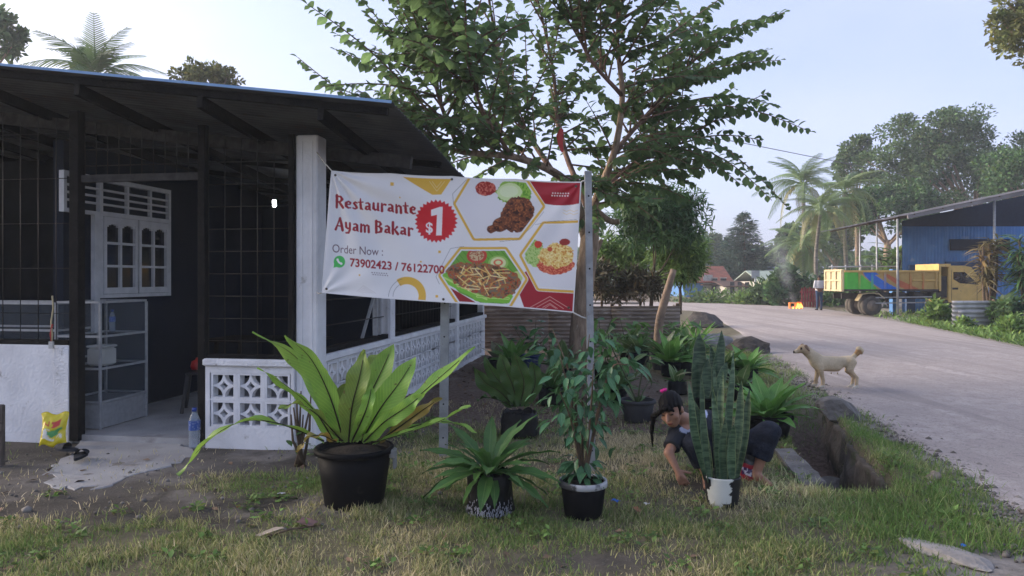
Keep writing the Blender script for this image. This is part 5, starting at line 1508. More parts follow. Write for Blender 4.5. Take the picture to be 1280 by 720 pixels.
SW = [((882, 592), (861, 476), .043, .02), ((886, 594), (876, 470), .046, -.10), ((894, 592), (893, 456), .036, .06), ((898, 594), (890, 482), .034, -.06), ((903, 592), (904, 462), .038, .0), ((904, 596), (906, 520), .048, -.14),
      ((907, 592), (917, 438), .046, .08), ((913, 592), (927, 474), .044, -.04), ((914, 596), (917, 530), .05, -.13), ((919, 592), (937, 486), .042, .0), ((888, 594), (868, 500), .044, .12), ((910, 594), (914, 480), .036, .14)]
for i, (b, t, w, dd) in enumerate(SW):
    bb = P(b[0], b[1], D4 + dd * .5) - g; bb.z = .17
    sword(p4, bb, P(t[0], t[1], D4 + dd) - g, w * .78, i, rr.uniform(-.03, .03))
# --- 5. broad leaved snake plant behind the woman
g = G(884, 520)
p5 = thing('snake_plant', 'broad leaved snake plant with upright striped leaves behind the crouching woman', 'potted plant', g)
pot(p5, .15, .12, .22)
for i, (b, t, w, dd) in enumerate([((872, 490), (874, 416), .095, -.05), ((885, 490), (870, 440), .075, .05), ((890, 490), (902, 413), .08, 0), ((880, 492), (884, 448), .07, -.12), ((895, 492), (888, 432), .07, .1), ((892, 490), (909, 452), .06, -.05)]):
    bb = P(b[0], b[1], g.y + dd) - g; bb.z = .19
    sword(p5, bb, P(t[0], t[1], g.y + dd) - g, w, 50 + i, 0, (1, .2 * dd, 0))
leafy_y = rib_leaf('yellowing', (0.30, 0.27, 0.08), (0.3, 0.3, 0.1), (0.16, 0.2, 0.06), .3)
ly = leaf_mesh('leaf', leafy_y, .22, .2, .2, 7, 1)
put_leaf(ly, p5, P(868, 466, g.y - .1) - g, (-1, -.2, .05), .22)
# --- 6. fern in a bag in the middle of the yard
g = G(650, 545)
p6 = thing('potted_fern', 'dark bird nest fern in a black bag in the yard behind the ficus', 'potted plant', g)
polybag(p6, .185, .24, polym, 9)
for i, (px, w, dd) in enumerate([([(648, 508), (640, 480), (632, 462), (625, 440)], .09, 0), ([(650, 508), (655, 480), (650, 462), (642, 440)], .10, -.1), ([(642, 508), (625, 490), (606, 478), (592, 458)], .085, .05), ([(655, 508), (668, 485), (668, 465), (664, 452)], .08, .1), ([(640, 508), (622, 500), (608, 497), (596, 500)], .05, -.1), ([(646, 508), (632, 485), (618, 470), (605, 446)], .08, .12)]):
    frond(p6, px, [g.y + dd * t for t in (.2, .6, .9, 1)], w, frond_dark, 70 + i, .02, side=(1, -.3, 0) if i != 4 else None)
# --- generic leafy pot plants at the back
def leafy_pot(label, px, py, r, h, leaves, potm=black_plastic, spread=(10, 75), n=16, L=.35, seed=0, stem=None, name='potted_plant', sw=1.0, rim=.014, z=None, bag=False):
    g = G(px, py); o = thing(name, label, 'potted plant', g)
    if bag: polybag(o, r, h, potm, seed)
    else: pot(o, r, r * .78, h, potm, rim=rim, seed=seed)
    rr = random.Random(seed)
    if stem:
        for (path, nl, me, LL) in stem:
            leafy_stem(o, [Vector((0, 0, h - .04))] + [P(a, b, g.y) - g for a, b in path], .012, nl, me, LL, rr, stem_green, .12, .3, -.1)
    if n: rosette(o, h - .03, n, L, leaves, spread, rr, sw=sw)
    return o
agl = [leaf_mesh('leaf', aglo_green, .19, .3, .2, 8, 2, .42, .05, .01, 1), leaf_mesh('leaf', lance_green, .19, .35, .2, 8, 2, .42, .05, .01, 2)]
brg = [leaf_mesh('leaf', bright_green, .20, .4, .22, 9, 2, .45, .06, .012, 3), leaf_mesh('leaf', bright_green, .16, .3, .22, 9, 2, .42, .06, .012, 4)]
pal = [leaf_mesh('leaf', rib_leaf('pale_croton', (0.30, 0.30, 0.20), (0.3, 0.3, 0.2), (0.12, 0.17, 0.08), .25), .16, .4, .2, 7, 1)]
grey_pot = mat('grey_pot', (0.05, 0.05, 0.054), (0.03, 0.03, 0.034), scale=6, rough=.7, bump=.3)
blue_pot = mat('blue_pot', (0.02, 0.05, 0.16), (0.015, 0.03, 0.1), scale=6, rough=.5)
leafy_pot('bright green broad leaved plant in a round black tub beside the ditch', 961, 548, .225, .24, brg, n=30, L=.44, seed=3, spread=(12, 76))
leafy_pot('nearly bare black tub with a thin leaning shoot left of the woman', 797, 526, .19, .235, agl, grey_pot, n=5, L=.22, seed=4, stem=[([(782, 470), (760, 420), (768, 392)], 9, fl, .12), ([(800, 480), (806, 455), (815, 440)], 6, agl[0], .2)])
leafy_pot('grey pot with broad variegated leaves before the zinc fence', 828, 462, .21, .28, agl, grey_pot, n=16, L=.46, seed=5, spread=(20, 75))
leafy_pot('pale pink edged croton in a dark pot beside the far end of the white wall', 622, 462, .16, .2, pal, black_plastic, n=13, L=.40, seed=6, spread=(15, 80))
leafy_pot('leafy shrub in a blue pot under the banner corner', 664, 462, .2, .26, agl, blue_pot, n=0, seed=7, stem=[([(655, 430), (640, 405)], 12, fl, .2), ([(668, 425), (670, 400)], 14, fl, .2), ([(675, 430), (692, 410)], 10, fl, .2)])
leafy_pot('small seedling with two upright leaves in a black bag behind the woman', 846, 492, .13, .17, agl, polym, n=7, L=.3, seed=8, spread=(10, 85), bag=True)
leafy_pot('low grassy plant in a grey pot right of the variegated one', 860, 468, .18, .25, [leaf_mesh('leaf', lance_green, .05, .6, .2, 9, 1)], grey_pot, n=34, L=.5, seed=9, spread=(15, 80))
leafy_pot('spiky leaved plant in a dark pot at the corner of the zinc fence', 846, 438, .2, .22, [leaf_mesh('leaf', lance_green, .045, .5, .2, 9, 1)], black_plastic, n=30, L=.6, seed=10, spread=(10, 80))
leafy_pot('tall sparse plant with upright pale shoots left of the tub', 752, 470, .14, .2, pal, black_plastic, n=0, seed=11, stem=[([(751, 430), (748, 390)], 12, leaf_mesh('leaf', bright_green, .12, .4), .32)])
leafy_pot('dark leaved plant in a black pot behind the bright green one', 925, 500, .17, .2, agl, black_plastic, n=14, L=.36, seed=12)
leafy_pot('leafy pot plant with drooping dark leaves right of the tree trunk', 775, 488, .15, .2, agl, black_plastic, n=10, L=.3, seed=13, stem=[([(780, 450), (790, 430)], 9, fl, .15)])
leafy_pot('small dark pot of reddish leaves tucked beside the zinc fence', 712, 466, .15, .2, [leaf_mesh('leaf', rib_leaf('red_leaf', (0.10, 0.035, 0.03), (0.2, 0.06, 0.05), (0.06, 0.03, 0.02), .2), .15, .3)], black_plastic, n=16, L=.32, seed=14)

leafy_pot('bushy green plant in a black bag against the zinc fence, left of the lopped trunk', 798, 455, .2, .25, agl, polym, n=22, L=.5, seed=21, bag=True)
leafy_pot('tall bright leaved plant in a black pot right of the lopped trunk', 838, 470, .18, .24, brg, black_plastic, n=20, L=.5, seed=22, spread=(20, 85))
leafy_pot('dark bushy plant in a black pot between the snake plants and boulder', 905, 478, .17, .22, agl, black_plastic, n=24, L=.42, seed=23)
leafy_pot('bright leafy plant in a black bag before the dark boulder', 935, 478, .17, .2, brg, polym, n=22, L=.42, seed=24, bag=True)
leafy_pot('broad leaved plant in a black bag left of the ficus', 690, 505, .17, .22, agl, polym, n=20, L=.42, seed=25, bag=True)
leafy_pot('upright dark plant in a black pot under the right banner corner', 700, 478, .16, .22, agl, black_plastic, n=20, L=.45, seed=26, spread=(25, 85))
leafy_pot('low spreading plant in a black pot behind the thin shoot tub', 770, 505, .15, .2, agl, black_plastic, n=16, L=.36, seed=27)
leafy_pot('grassy leaved plant in a grey pot near the pale stone block', 872, 446, .2, .25, [leaf_mesh('leaf', bright_green, .05, .5, .2, 9, 1)], grey_pot, n=36, L=.6, seed=28, spread=(15, 85))

leafy_pot('bright leafy shrub in a black bag right of the tree trunk', 756, 476, .17, .22, agl, polym, n=0, seed=31, bag=True, stem=[([(752, 440), (745, 412)], 16, brg[1], .24), ([(762, 440), (770, 415)], 16, brg[1], .24), ([(757, 445), (758, 420)], 14, brg[1], .22)])
leafy_pot('tall bushy shrub in a black pot before the zinc fence middle', 785, 452, .19, .26, agl, black_plastic, n=14, L=.5, seed=32, stem=[([(780, 420), (775, 396)], 16, agl[1], .3), ([(790, 420), (797, 400)], 16, agl[1], .3)])
leafy_pot('bushy light green shrub in a black bag at the end of the white wall', 640, 470, .18, .24, brg, polym, n=18, L=.46, seed=33, bag=True, spread=(20, 85))
leafy_pot('tall leafy shrub in a black pot by the pale stone block', 862, 462, .18, .25, agl, black_plastic, n=16, L=.5, seed=34, stem=[([(858, 425), (852, 400)], 14, agl[1], .28), ([(868, 425), (872, 405)], 12, agl[1], .28)])
# ------------------------------------------------------------------ the yard tree with long leafy shoots
def leaf_cloud(name, me_template, pos, dirs, L, rolls, parent, m_, kind='stuff', sw=None):
    """many leaves joined into one mesh from a unit leaf (V, F, uv) template"""
    TV = np.array([v.co[:] for v in me_template.vertices]); TF = np.array([p.vertices[:] for p in me_template.polygons])
    tu = np.zeros((len(TV), 2)); 
    if me_template.uv_layers:
        li = np.empty(len(me_template.loops), dtype=np.int32); me_template.loops.foreach_get('vertex_index', li)
        uvs = np.empty(len(me_template.loops) * 2, dtype=np.float32); me_template.uv_layers[0].data.foreach_get('uv', uvs); tu[li] = uvs.reshape(-1, 2)
    n = len(pos); pos = np.asarray(pos); d = np.asarray(dirs, float); d /= np.linalg.norm(d, axis=1)[:, None] + 1e-9
    s = np.cross(d, [0, 0, 1.0]); s /= np.linalg.norm(s, axis=1)[:, None] + 1e-9
    u = np.cross(s, d)
    c, q = np.cos(rolls)[:, None], np.sin(rolls)[:, None]
    s2 = s * c - u * q; u2 = s * q + u * c
    L = np.asarray(L)[:, None, None]
    W = pos[:, None, :] + L * (TV[None, :, 0:1] * s2[:, None, :] + TV[None, :, 1:2] * d[:, None, :] + TV[None, :, 2:3] * u2[:, None, :])
    nv = len(TV)
    Q = (TF[None] + (np.arange(n) * nv)[:, None, None]).reshape(-1, TF.shape[1])
    r0 = rng(len(pos)); v = r0.uniform(.55, 1.45, n) * np.where(r0.random(n) > .95, 1.7, 1); y = r0.random(n)
    col = np.repeat(np.stack([v * (1 + .25 * (y > .93)), v, v * (1 - .3 * (y > .93))], -1), nv, 0)
    me = make_mesh(name, W.reshape(-1, 3), Q, True, uv=np.tile(tu, (n, 1)), col=col)
    o = link(name, me, m_, parent)
    if kind: o['kind'] = kind
    return o
def limb(pts, rads, parent, m_=bark, name='branch', n=10, k=None):
    k = k or max(6, 4 * len(pts)); sp = spline(pts, k)
    rd = (.78 if name == 'branch' else 1.0) * np.interp(np.linspace(0, len(rads) - 1, k), np.arange(len(rads)), rads)
    mb = MB(); mb.tube(sp, list(rd), n); mb.build(name, m_, parent, True); return sp
def yard_tree():
    g = G(722, 474); rr = random.Random(77); dy = g.y
    t = thing('yard_tree', 'leafy tree with long drooping shoots rising behind the banner', 'tree', g)
    W = lambda x, y, dd=0: P(x, y, dy + dd) - g
    limb([(0, 0, -.1), W(724, 430), W(730, 360), W(737, 300), W(736, 262)], [.21, .17, .155, .15, .14], t, bark, 'trunk', 14, 22)
    crown = bpy.data.objects.new('crown', None); COL.objects.link(crown); crown.parent = t
    limbs = [
        ([W(737, 285), W(745, 250), W(768, 190, -.3), W(778, 120, -.6), W(772, 40, -.8), W(790, -60, -.9)], [.11, .085, .07, .055, .04, .02]),
        ([W(733, 300), W(716, 240, -.2), W(690, 214, -.5), W(640, 196, -.9), W(572, 189, -1.1), W(540, 170, -1.2)], [.11, .09, .08, .065, .05, .03]),
        ([W(575, 190, -1.1), W(548, 120, -1.2), W(542, 60, -1.3), W(520, -40, -1.2)], [.045, .035, .028, .012]),
        ([W(690, 214, -.5), W(645, 140, .2), W(622, 60, .4), W(600, -70, .5)], [.06, .045, .035, .015]),
        ([W(768, 190, -.3), W(820, 130, .4), W(880, 60, .8)], [.05, .035, .015]),
        ([W(778, 120, -.6), W(730, 60, -1.2), W(700, -50, -1.5)], [.045, .03, .012]),
        ([W(742, 262), W(762, 276, -.1), W(774, 277, -.15)], [.085, .06, .055]),
        ([W(738, 330), W(748, 308, .1), W(752, 300, .12)], [.06, .05, .04]),
        ([W(745, 250), W(790, 205, .6), W(850, 180, 1.0)], [.05, .035, .015]),
        ([W(640, 196, -.9), W(600, 130, -1.8), W(580, 40, -2.2)], [.04, .03, .012]),
        ([W(735, 262), W(700, 170, .8), W(690, 80, 1.2), W(660, -50, 1.4)], [.07, .05, .035, .015]),
    ]
    sps = []
    for i, (p, r_) in enumerate(limbs): sps.append(limb(p, r_, t, bark if i in (0, 1, 6, 7) else bark_red, 'branch', 9))
    shoots = []
    def S(a, b, da=0, db=0, sag=.15): shoots.append((W(*a, da), W(*b, db), sag))
    # outline shoots read from the photograph
    for a, b, da, db, sag in (
        ((560, 185), (372, 78), -1.1, -1.6, -.2), ((545, 150), (384, 2), -1.2, -2, .1), ((560, 170), (440, 140), -1.2, -1.8, .1), ((545, 120), (400, 106), -1.2, -2.2, .1), ((545, 110), (432, -25), -1.2, -1.6, 0), ((542, 80), (470, -45), -1.2, -1, 0), ((545, 140), (420, 60), -1.2, -.6, .1), ((600, 190), (480, 165), -1, -1.8, .1), ((575, 188), (510, 225), -1.1, -1.5, .1), ((620, 192), (540, 215), -.9, -.3, .1), ((640, 196), (590, 225), -.9, -1.3, .05), ((545, 100), (500, -30), -1.2, -2, 0), ((560, 160), (470, 60), -1.1, -.4, 0), ((580, 130), (500, 20), -1.6, -2.2, 0),
        ((800, 150), (1012, 158), .1, .2, .2), ((790, 175), (988, 252), .2, -.4, .35), ((780, 130), (975, 72), -.3, .4, .1), ((790, 90), (980, 14), -.5, .2, .05), ((800, 70), (940, -30), -.3, .5, 0), ((810, 190), (965, 243), .5, .8, .3), ((800, 195), (905, 205), .6, 1, .15), ((820, 140), (975, 130), .3, 1.2, .15), ((840, 110), (960, 60), .5, 1.4, .1), ((790, 205), (870, 232), .6, .2, .15), ((790, 200), (850, 250), .4, -.3, .1), ((778, 110), (900, 95), -.6, -1.2, .1), ((774, 70), (880, 30), -.7, -1.2, 0), ((775, 60), (850, -40), -.7, -.6, 0), ((780, 190), (880, 170), -.2, -1, .15), ((800, 185), (925, 225), .4, .1, .25)):
        S(a, b, da, db, sag)
    for k in range(320):
        sp = rr.choice(sps[:6] + sps[8:]); i = rr.randrange(len(sp) // 6, len(sp)); p = sp[i]
        c = W(680, 190); out = (p - c); out.normalize()
        dvec = (out * .55 + Vector((rr.uniform(-1, 1), rr.uniform(-.9, .9), rr.uniform(-.15, .95)))).normalized()
        shoots.append((p, p + dvec * rr.uniform(.7, 1.7), rr.uniform(-.05, .2)))
    tmpl = leaf_mesh('leaf', tree_leaf, .37, .2, .28, 5, 1, .5, .05)
    pos = []; dirs = []; Ls = []; rolls = []; mb = MB()
    for (a, b, sag) in shoots:
        L = (b - a).length; n = 9; pts = []
        for i in range(n):
            u = i / (n - 1); pts.append(a.lerp(b, u) + Vector((0, 0, sag * L * .55 * math.sin(math.pi * u) * (1 if sag > 0 else .5) - sag * L * .15 * u * u)))
        mb.tube(pts, [.016 * (1 - .8 * i / (n - 1)) + .002 for i in range(n)], 5)
        d = (b - a).normalized(); side = d.cross(Vector((0, 0, 1))); side = side.normalized() if side.length > .2 else Vector((rr.uniform(-1, 1), rr.uniform(-1, 1), 0)).normalized()
        rot = Matrix.Rotation(rr.uniform(-.8, .8), 3, d); side = rot @ side
        m_ = int(L / .056)
        for k in range(m_):
            u = .16 + .84 * k / m_; f = u * (n - 1); i = min(int(f), n - 2); p = pts[i].lerp(pts[i + 1], f - i)
            s = 1 if k % 2 else -1
            e = side * s * .85 + d * .5 + Vector((rr.uniform(-.35, .35), rr.uniform(-.35, .35), rr.uniform(-.75, .15)))
            pos.append(p); dirs.append(e); Ls.append(rr.uniform(.125, .205) * (1 - .35 * max(0, u - .8) / .2)); rolls.append(rr.uniform(-.7, .7))
        if rr.random() < .8: pos.append(pts[-1]); dirs.append(d); Ls.append(.11); rolls.append(0)
    mb.build('twig', bark_red, crown, True)
    pos = np.array(pos); dirs = np.array(dirs); Ls = np.array(Ls); rolls = np.array(rolls)
    # the leaves that show largest are pieces of their own, the rest one mass
    world = pos + np.array(g); px = 640 + F * world[:, 0] / world[:, 1]; py = HY - F * (world[:, 2] - CAM_H) / world[:, 1]
    vis = (px > 360) & (px < 1020) & (py > 0); score = np.where(vis, Ls / world[:, 1], 0); order = np.argsort(-score)
    big = order[:300]; rest_ = order[300:]
    for i in big: put_leaf(tmpl, crown, pos[i], dirs[i], Ls[i], rolls[i])
    tl = tree_leaf
    leaf_cloud('foliage', tmpl, pos[rest_], dirs[rest_], Ls[rest_], rolls[rest_], crown, tl)
    # small red ribbon caught in the branches
    rb = link('red_ribbon', make_mesh('red_ribbon', [(-.03, 0, 0), (.04, 0, .02), (.05, .01, .2), (.0, .0, .22), (-.05, .02, .12), (.02, -.01, -.12), (.05, 0, -.1)], [(0, 1, 2, 3), (0, 3, 4), (0, 5, 6, 1)]), redp)
    tag(rb, 'small red ribbon caught in the tree above the banner', 'ribbon'); rb.location = P(700, 180, dy - 1.6)
    print('tree leaves', len(pos))
yard_tree()
# ------------------------------------------------------------------ crouching woman
skin_m = mat('skin', (1, 1, 1), (.9, .88, .87), scale=25, rough=.5, spec=.35, attr=True)
denim = mat('dark_trousers', (0.017, 0.022, 0.036), (0.011, 0.014, 0.024), scale=30, rough=.85, bump=.4, bscale=60)
tee = mat('grey_tshirt', (0.028, 0.03, 0.038), (0.02, 0.022, 0.028), scale=25, rough=.9, bump=.3, bscale=50)
hair_m = MATS['black_hair']
SK = np.array([0.36, 0.19, 0.125])
def finger(base, d, up, lens, r, curl):
    """points of a bent finger"""
    p = Vector(base); d = Vector(d).normalized(); up = Vector(up).normalized(); ax = d.cross(up).normalized(); pts = [p.copy()]
    for i, l in enumerate(lens):
        d = Matrix.Rotation(-curl[i], 3, ax) @ d
        p = p + d * l; pts.append(p.copy())
    return pts
def hand_sdf(wrist, d, up, thumb_side, s=1.0, curl=(.35, .5, .4)):
    """palm and five fingers as one distance function"""
    w = Vector(wrist); d = Vector(d).normalized(); up = Vector(up); up = (up - d * up.dot(d)).normalized(); sd = d.cross(up).normalized() * thumb_side
    caps = []
    k0 = w + d * .035 * s
    for i, off in enumerate((.030, .010, -.010, -.029)):     # index .. little
        kn = w + d * (.085 - .004 * i) * s + sd * off * s
        caps.append((k0 + sd * off * .55 * s, kn, .0155 * s, .012 * s))
        ln = [(.036, .022, .018), (.040, .026, .020), (.037, .024, .019), (.029, .018, .016)][i]
        pts = finger(kn, d + sd * off * 3, up, [v * s for v in ln], .009, curl)
        for j in range(3): caps.append((pts[j], pts[j + 1], (.0098 - .0008 * j) * s, (.009 - .0008 * j) * s))
    tb = w + d * .022 * s + sd * .024 * s
    pts = finger(tb, d * .65 + sd * .8 - up * .2, up, [.036 * s, .030 * s, .024 * s], .011, (.1, .25, .3))
    for j in range(3): caps.append((pts[j], pts[j + 1], (.0125 - .001 * j) * s, (.0115 - .001 * j) * s))
    caps.append((w - d * .02 * s, w + d * .05 * s, .024 * s, .026 * s))
    def f(Pn):
        r_ = None
        for a, b, ra, rb in caps:
            c = cap_sdf(Pn, a, b, ra, rb); r_ = c if r_ is None else smin(r_, c, .006 * s)
        return r_
    return f
def woman():
    g = G(890, 600); wd = g.y
    o = thing('person', 'woman in dark t-shirt and trousers crouching behind the snake plant, one hand on the ground', 'person', g)
    W = lambda x, y, dd=0: P(x, y, 5.85 + dd) - g
    pel = W(905, 566, .25); chest = W(872, 537, .10); belly = W(890, 548, .2); neck = W(857, 524, .03); head = W(839, 513, -.10)
    shR = W(847, 542, -.02); elR = W(836, 566, -.16); wrR = W(846, 587, -.22)
    shL = W(884, 524, .15); elL = W(912, 552, -.1); wrL = W(918, 578, -.2)
    knL = W(962, 539, -.05); anL = W(946, 590, -.02); hipL = W(917, 566, .18)
    knR = W(866, 556, -.12); anR = W(884, 594, -.10); hipR = W(894, 566, .22)
    for a in (anL, anR): a.z = .075
    toeL = anL + Vector((.03, -.19, -.045)); toeR = anR + Vector((-.05, -.17, -.045))
    hd = Vector((-.50, -.80, -.36)).normalized()           # face direction: down to the left
    up_h = Vector((-.30, -.10, .9)); up_h = (up_h - hd * up_h.dot(hd)).normalized(); rt = hd.cross(up_h).normalized()
    Rh = np.array([list(rt), list(hd), list(up_h)]).T      # columns: right, forward, up
    hand = hand_sdf(wrR, (.35, -.25, -.75), (-.3, -.9, .2), -1, .95)
    hand2 = hand_sdf(wrL, (-.3, -.5, -.6), (0, -.6, .7), 1, .95)
    def limbs(e=0.0):
        pass
    H = np.array(head)
    HS = 1.10
    def at(x, y, z): return H + Rh @ (np.array([x, y, z]) * HS)
    def es(Pn, c, r_): return ell_sdf(Pn, c, np.array(r_) * HS, Rh)
    def body(Pn):
        b = smin(cap_sdf(Pn, pel, belly, .135, .115), cap_sdf(Pn, belly, chest, .115, .115), .06)
        b = smin(b, cap_sdf(Pn, shR, shL, .062, .062), .06)
        b = smin(b, cap_sdf(Pn, chest, neck, .055, .046), .03)
        b = smin(b, cap_sdf(Pn, neck, at(0, -.02, -.05), .046, .045), .02)
        b = smin(b, smin(cap_sdf(Pn, shR, elR, .047, .036), cap_sdf(Pn, elR, wrR, .037, .024), .015), .02)
        b = smin(b, smin(cap_sdf(Pn, shL, elL, .047, .036), cap_sdf(Pn, elL, wrL, .037, .024), .015), .02)
        for hp, kn, an, toe in ((hipL, knL, anL, toeL), (hipR, knR, anR, toeR)):
            b = smin(b, smin(cap_sdf(Pn, hp, kn, .088, .062), cap_sdf(Pn, kn, an, .056, .036), .02), .03)
            b = smin(b, cap_sdf(Pn, an - Vector((0, 0, .03)), toe, .036, .026), .02)
        b = np.minimum(b, hand(Pn)); b = np.minimum(b, hand2(Pn))
        return b
    def face(Pn):
        b = es(Pn, at(0, -.015, .02), (.073, .092, .095))
        b = smin(b, es(Pn, at(0, .030, -.045), (.052, .055, .068)), .03)
        b = smin(b, cap_sdf(Pn, at(0, .084, .008), at(0, .106, -.026), .008, .0135), .012)        # nose
        b = smin(b, cap_sdf(Pn, at(-.018, .082, -.060), at(.018, .082, -.060), .008, .008), .008)  # lips
        for s in (-1, 1):
            b = smin(b, cap_sdf(Pn, at(s * .018, .078, .026), at(s * .045, .066, .028), .009, .008), .010)  # brows
            b = smin(b, es(Pn, at(s * .031, .070, .008), (.015, .011, .009)), .004)
            b = smin(b, es(Pn, at(s * .075, -.012, -.005), (.011, .02, .032)), .006)      # ears
            b = smin(b, es(Pn, at(s * .04, .052, -.025), (.024, .02, .022)), .015)
        b = smin(b, cap_sdf(Pn, at(0, -.03, -.04), neck, .05, .048), .02)
        return b
    whole = lambda Pn: smin(body(Pn), face(Pn), .012)
    def colr(V):
        q = (V - H) @ Rh / HS
        c = np.tile(SK, (len(V), 1))
        on = (np.abs(q) < [.09, .13, .13]).all(1)
        for s in (-1, 1):
            ey = on & (((q[:, 0] - s * .031) / .015) ** 2 + ((q[:, 2] - .006) / .006) ** 2 < 1) & (q[:, 1] > .05); c[ey] = [.02, .014, .012]
            br = on & (np.abs(q[:, 2] - .030 - .1 * (.03 - np.abs(q[:, 0] - s * .03))) < .0045) & (np.abs(q[:, 0] - s * .032) < .02) & (q[:, 1] > .05); c[br] = [.02, .014, .012]
        lp = on & ((q[:, 0] / .024) ** 2 + ((q[:, 2] + .060) / .009) ** 2 < 1) & (q[:, 1] > .06); c[lp] = [.22, .07, .06]
        return c
    allp = [pel, chest, head, elR, wrR, knL, toeL, toeR, knR, wrL, shL]
    lo = np.min([list(p) for p in allp], 0) - .2; hi = np.max([list(p) for p in allp], 0) + .2; lo[2] = -.02
    sdf_obj('body', whole, lo, hi, .0085, skin_m, o, colr)
    # clothes grown over the same limbs
    def cut(a, b, t, Pn):
        a = np.array(a); b = np.array(b); d = (b - a) / np.linalg.norm(b - a); return (Pn - (a + (b - a) * t)) @ d
    nz = lambda Pn, s: .006 * np.sin(Pn[..., 0] * s + Pn[..., 2] * s * .7) * np.sin(Pn[..., 1] * s * .8 + Pn[..., 2] * s)
    def trousers(Pn):
        b = cap_sdf(Pn, pel, belly, .15, .128)
        b = np.maximum(b, cut(pel, belly, .75, Pn))
        for hp, kn, an in ((hipL, knL, anL), (hipR, knR, anR)):
            s_ = cap_sdf(Pn, kn, an, .078, .070); s_ = np.maximum(s_, cut(kn, an, .66, Pn))
            b = smin(b, smin(cap_sdf(Pn, hp, kn, .112, .082), s_, .025), .03)
        return b + nz(Pn, 34)
    sdf_obj('trousers', trousers, lo, hi, .012, denim, o)
    def shirt(Pn):
        b = smin(cap_sdf(Pn, belly, chest, .132, .132), cap_sdf(Pn, shR, shL, .078, .078), .06)
        b = np.maximum(b, -cut(belly, chest, -.15, Pn))
        slR = np.maximum(cap_sdf(Pn, shR, elR, .066, .066), cut(shR, elR, .72, Pn)); slL = np.maximum(cap_sdf(Pn, shL, elL, .066, .066), cut(shL, elL, .75, Pn))
        b = smin(b, smin(slR, slL, .01), .025)
        nk = np.array(chest) * .18 + np.array(neck) * .82
        b = np.maximum(b, -ell_sdf(Pn, nk + np.array([-.02, -.03, .0]), (.085, .085, .075)))
        return b + nz(Pn, 40) * .7
    sv, sq = surface_nets(shirt, lo, hi, .011)
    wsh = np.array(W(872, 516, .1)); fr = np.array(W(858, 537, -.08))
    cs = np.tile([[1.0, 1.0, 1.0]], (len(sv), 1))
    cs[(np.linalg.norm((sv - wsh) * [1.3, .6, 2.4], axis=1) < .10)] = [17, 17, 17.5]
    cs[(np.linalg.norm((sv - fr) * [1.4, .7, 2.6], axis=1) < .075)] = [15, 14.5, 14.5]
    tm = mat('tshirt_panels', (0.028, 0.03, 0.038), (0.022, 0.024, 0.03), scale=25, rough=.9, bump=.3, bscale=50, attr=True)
    link('tshirt', make_mesh('tshirt', sv, sq, True, col=cs), tm, o)
    # hair: cap, fringe and a hanging tail, with a pink hair tie
    def hair(Pn):
        q = (Pn - H) @ Rh / HS
        c = es(Pn, at(0, -.022, .030), (.083, .103, .102))
        face_win = np.maximum.reduce([.020 - q[..., 1], q[..., 2] - .062 + .35 * np.abs(q[..., 0]), -.14 - q[..., 2]])
        c = np.maximum(c, -face_win); c = np.maximum(c, -(q[..., 2] + .055))
        fr0 = at(-.02, .085, .068); s1 = np.array(W(817, 520, -.06)); s2 = np.array(W(814.5, 540, -.05)); s3 = np.array(W(816, 558, -.05))
        tl = smin(cap_sdf(Pn, fr0, s1, .020, .021), smin(cap_sdf(Pn, s1, s2, .021, .015), cap_sdf(Pn, s2, s3, .015, .004), .01), .015)
        fr = cap_sdf(Pn, at(.01, .088, .066), at(-.055, .070, .030), .012, .010)
        bun = es(Pn, at(.01, -.10, .07), (.038, .036, .034))
        return smin(smin(smin(c, fr, .015), tl, .02), bun, .02) + .0022 * np.sin((q[..., 0] * 1.0 + q[..., 1] * .3) * 260)
    sdf_obj('hair', hair, H - .3, H + .25, .006, hair_m, o)
    pk = mat('pink_tie', (0.65, 0.03, 0.25), (0.5, 0.02, 0.2), rough=.7)
    c = W(830, 489, -.05); mb = MB(); rr = random.Random(1)
    for k in range(9):
        a = k * .7; q = c + Vector((math.cos(a) * .02, math.sin(a) * .015, rr.uniform(-.012, .016))); mb.lathe([(0, -.013), (.011, -.006), (.011, .006), (0, .013)], 7, q)
    mb.build('hair_tie', pk, o, True)
woman()
def printed_bag():
    g = G(935, 599); o = thing('plastic_packet', 'red and black printed plastic packet standing beside the woman\'s foot', 'packet', (g.x, g.y - .04, 0.0), R(-6))
    nx, ny = 26, 26; V = []; c = []
    for s in (0, 1):
        for j in range(ny):
            for i in range(nx):
                u, v = i / (nx - 1), j / (ny - 1)
                V.append(((u - .5) * (.165 - .02 * v), (-1 if s == 0 else 1) * (.035 * (math.sin(math.pi * u) ** .6) * (1 - .6 * v) + .012 * (float(fbm(u * 5, v * 5, 4 + s)) - .5) * (0 < i < nx - 1)), .01 + v * .20 + .008 * math.sin(u * 8)))
                q = (0.34, 0.015, 0.03) if v < .62 else (.012, .012, .014)
                if .16 < v < .45 and abs(u - .45) < .34: q = (.6, .55, .6) if float(fbm(u * 14, v * 10, 8)) > .52 else (.05, .01, .08)
                if v < .8 and u > .82: q = (.5, .02, .04)
                c.append(q)
    Q = []
    for s in (0, 1):
        b = s * nx * ny
        for j in range(ny - 1):
            for i in range(nx - 1):
                q = (b + j * nx + i, b + j * nx + i + 1, b + (j + 1) * nx + i + 1, b + (j + 1) * nx + i); Q.append(q if s == 0 else q[::-1])
    link('film', make_mesh('film', V, Q, True, col=c), MATS['packet_film'], o)
printed_bag()

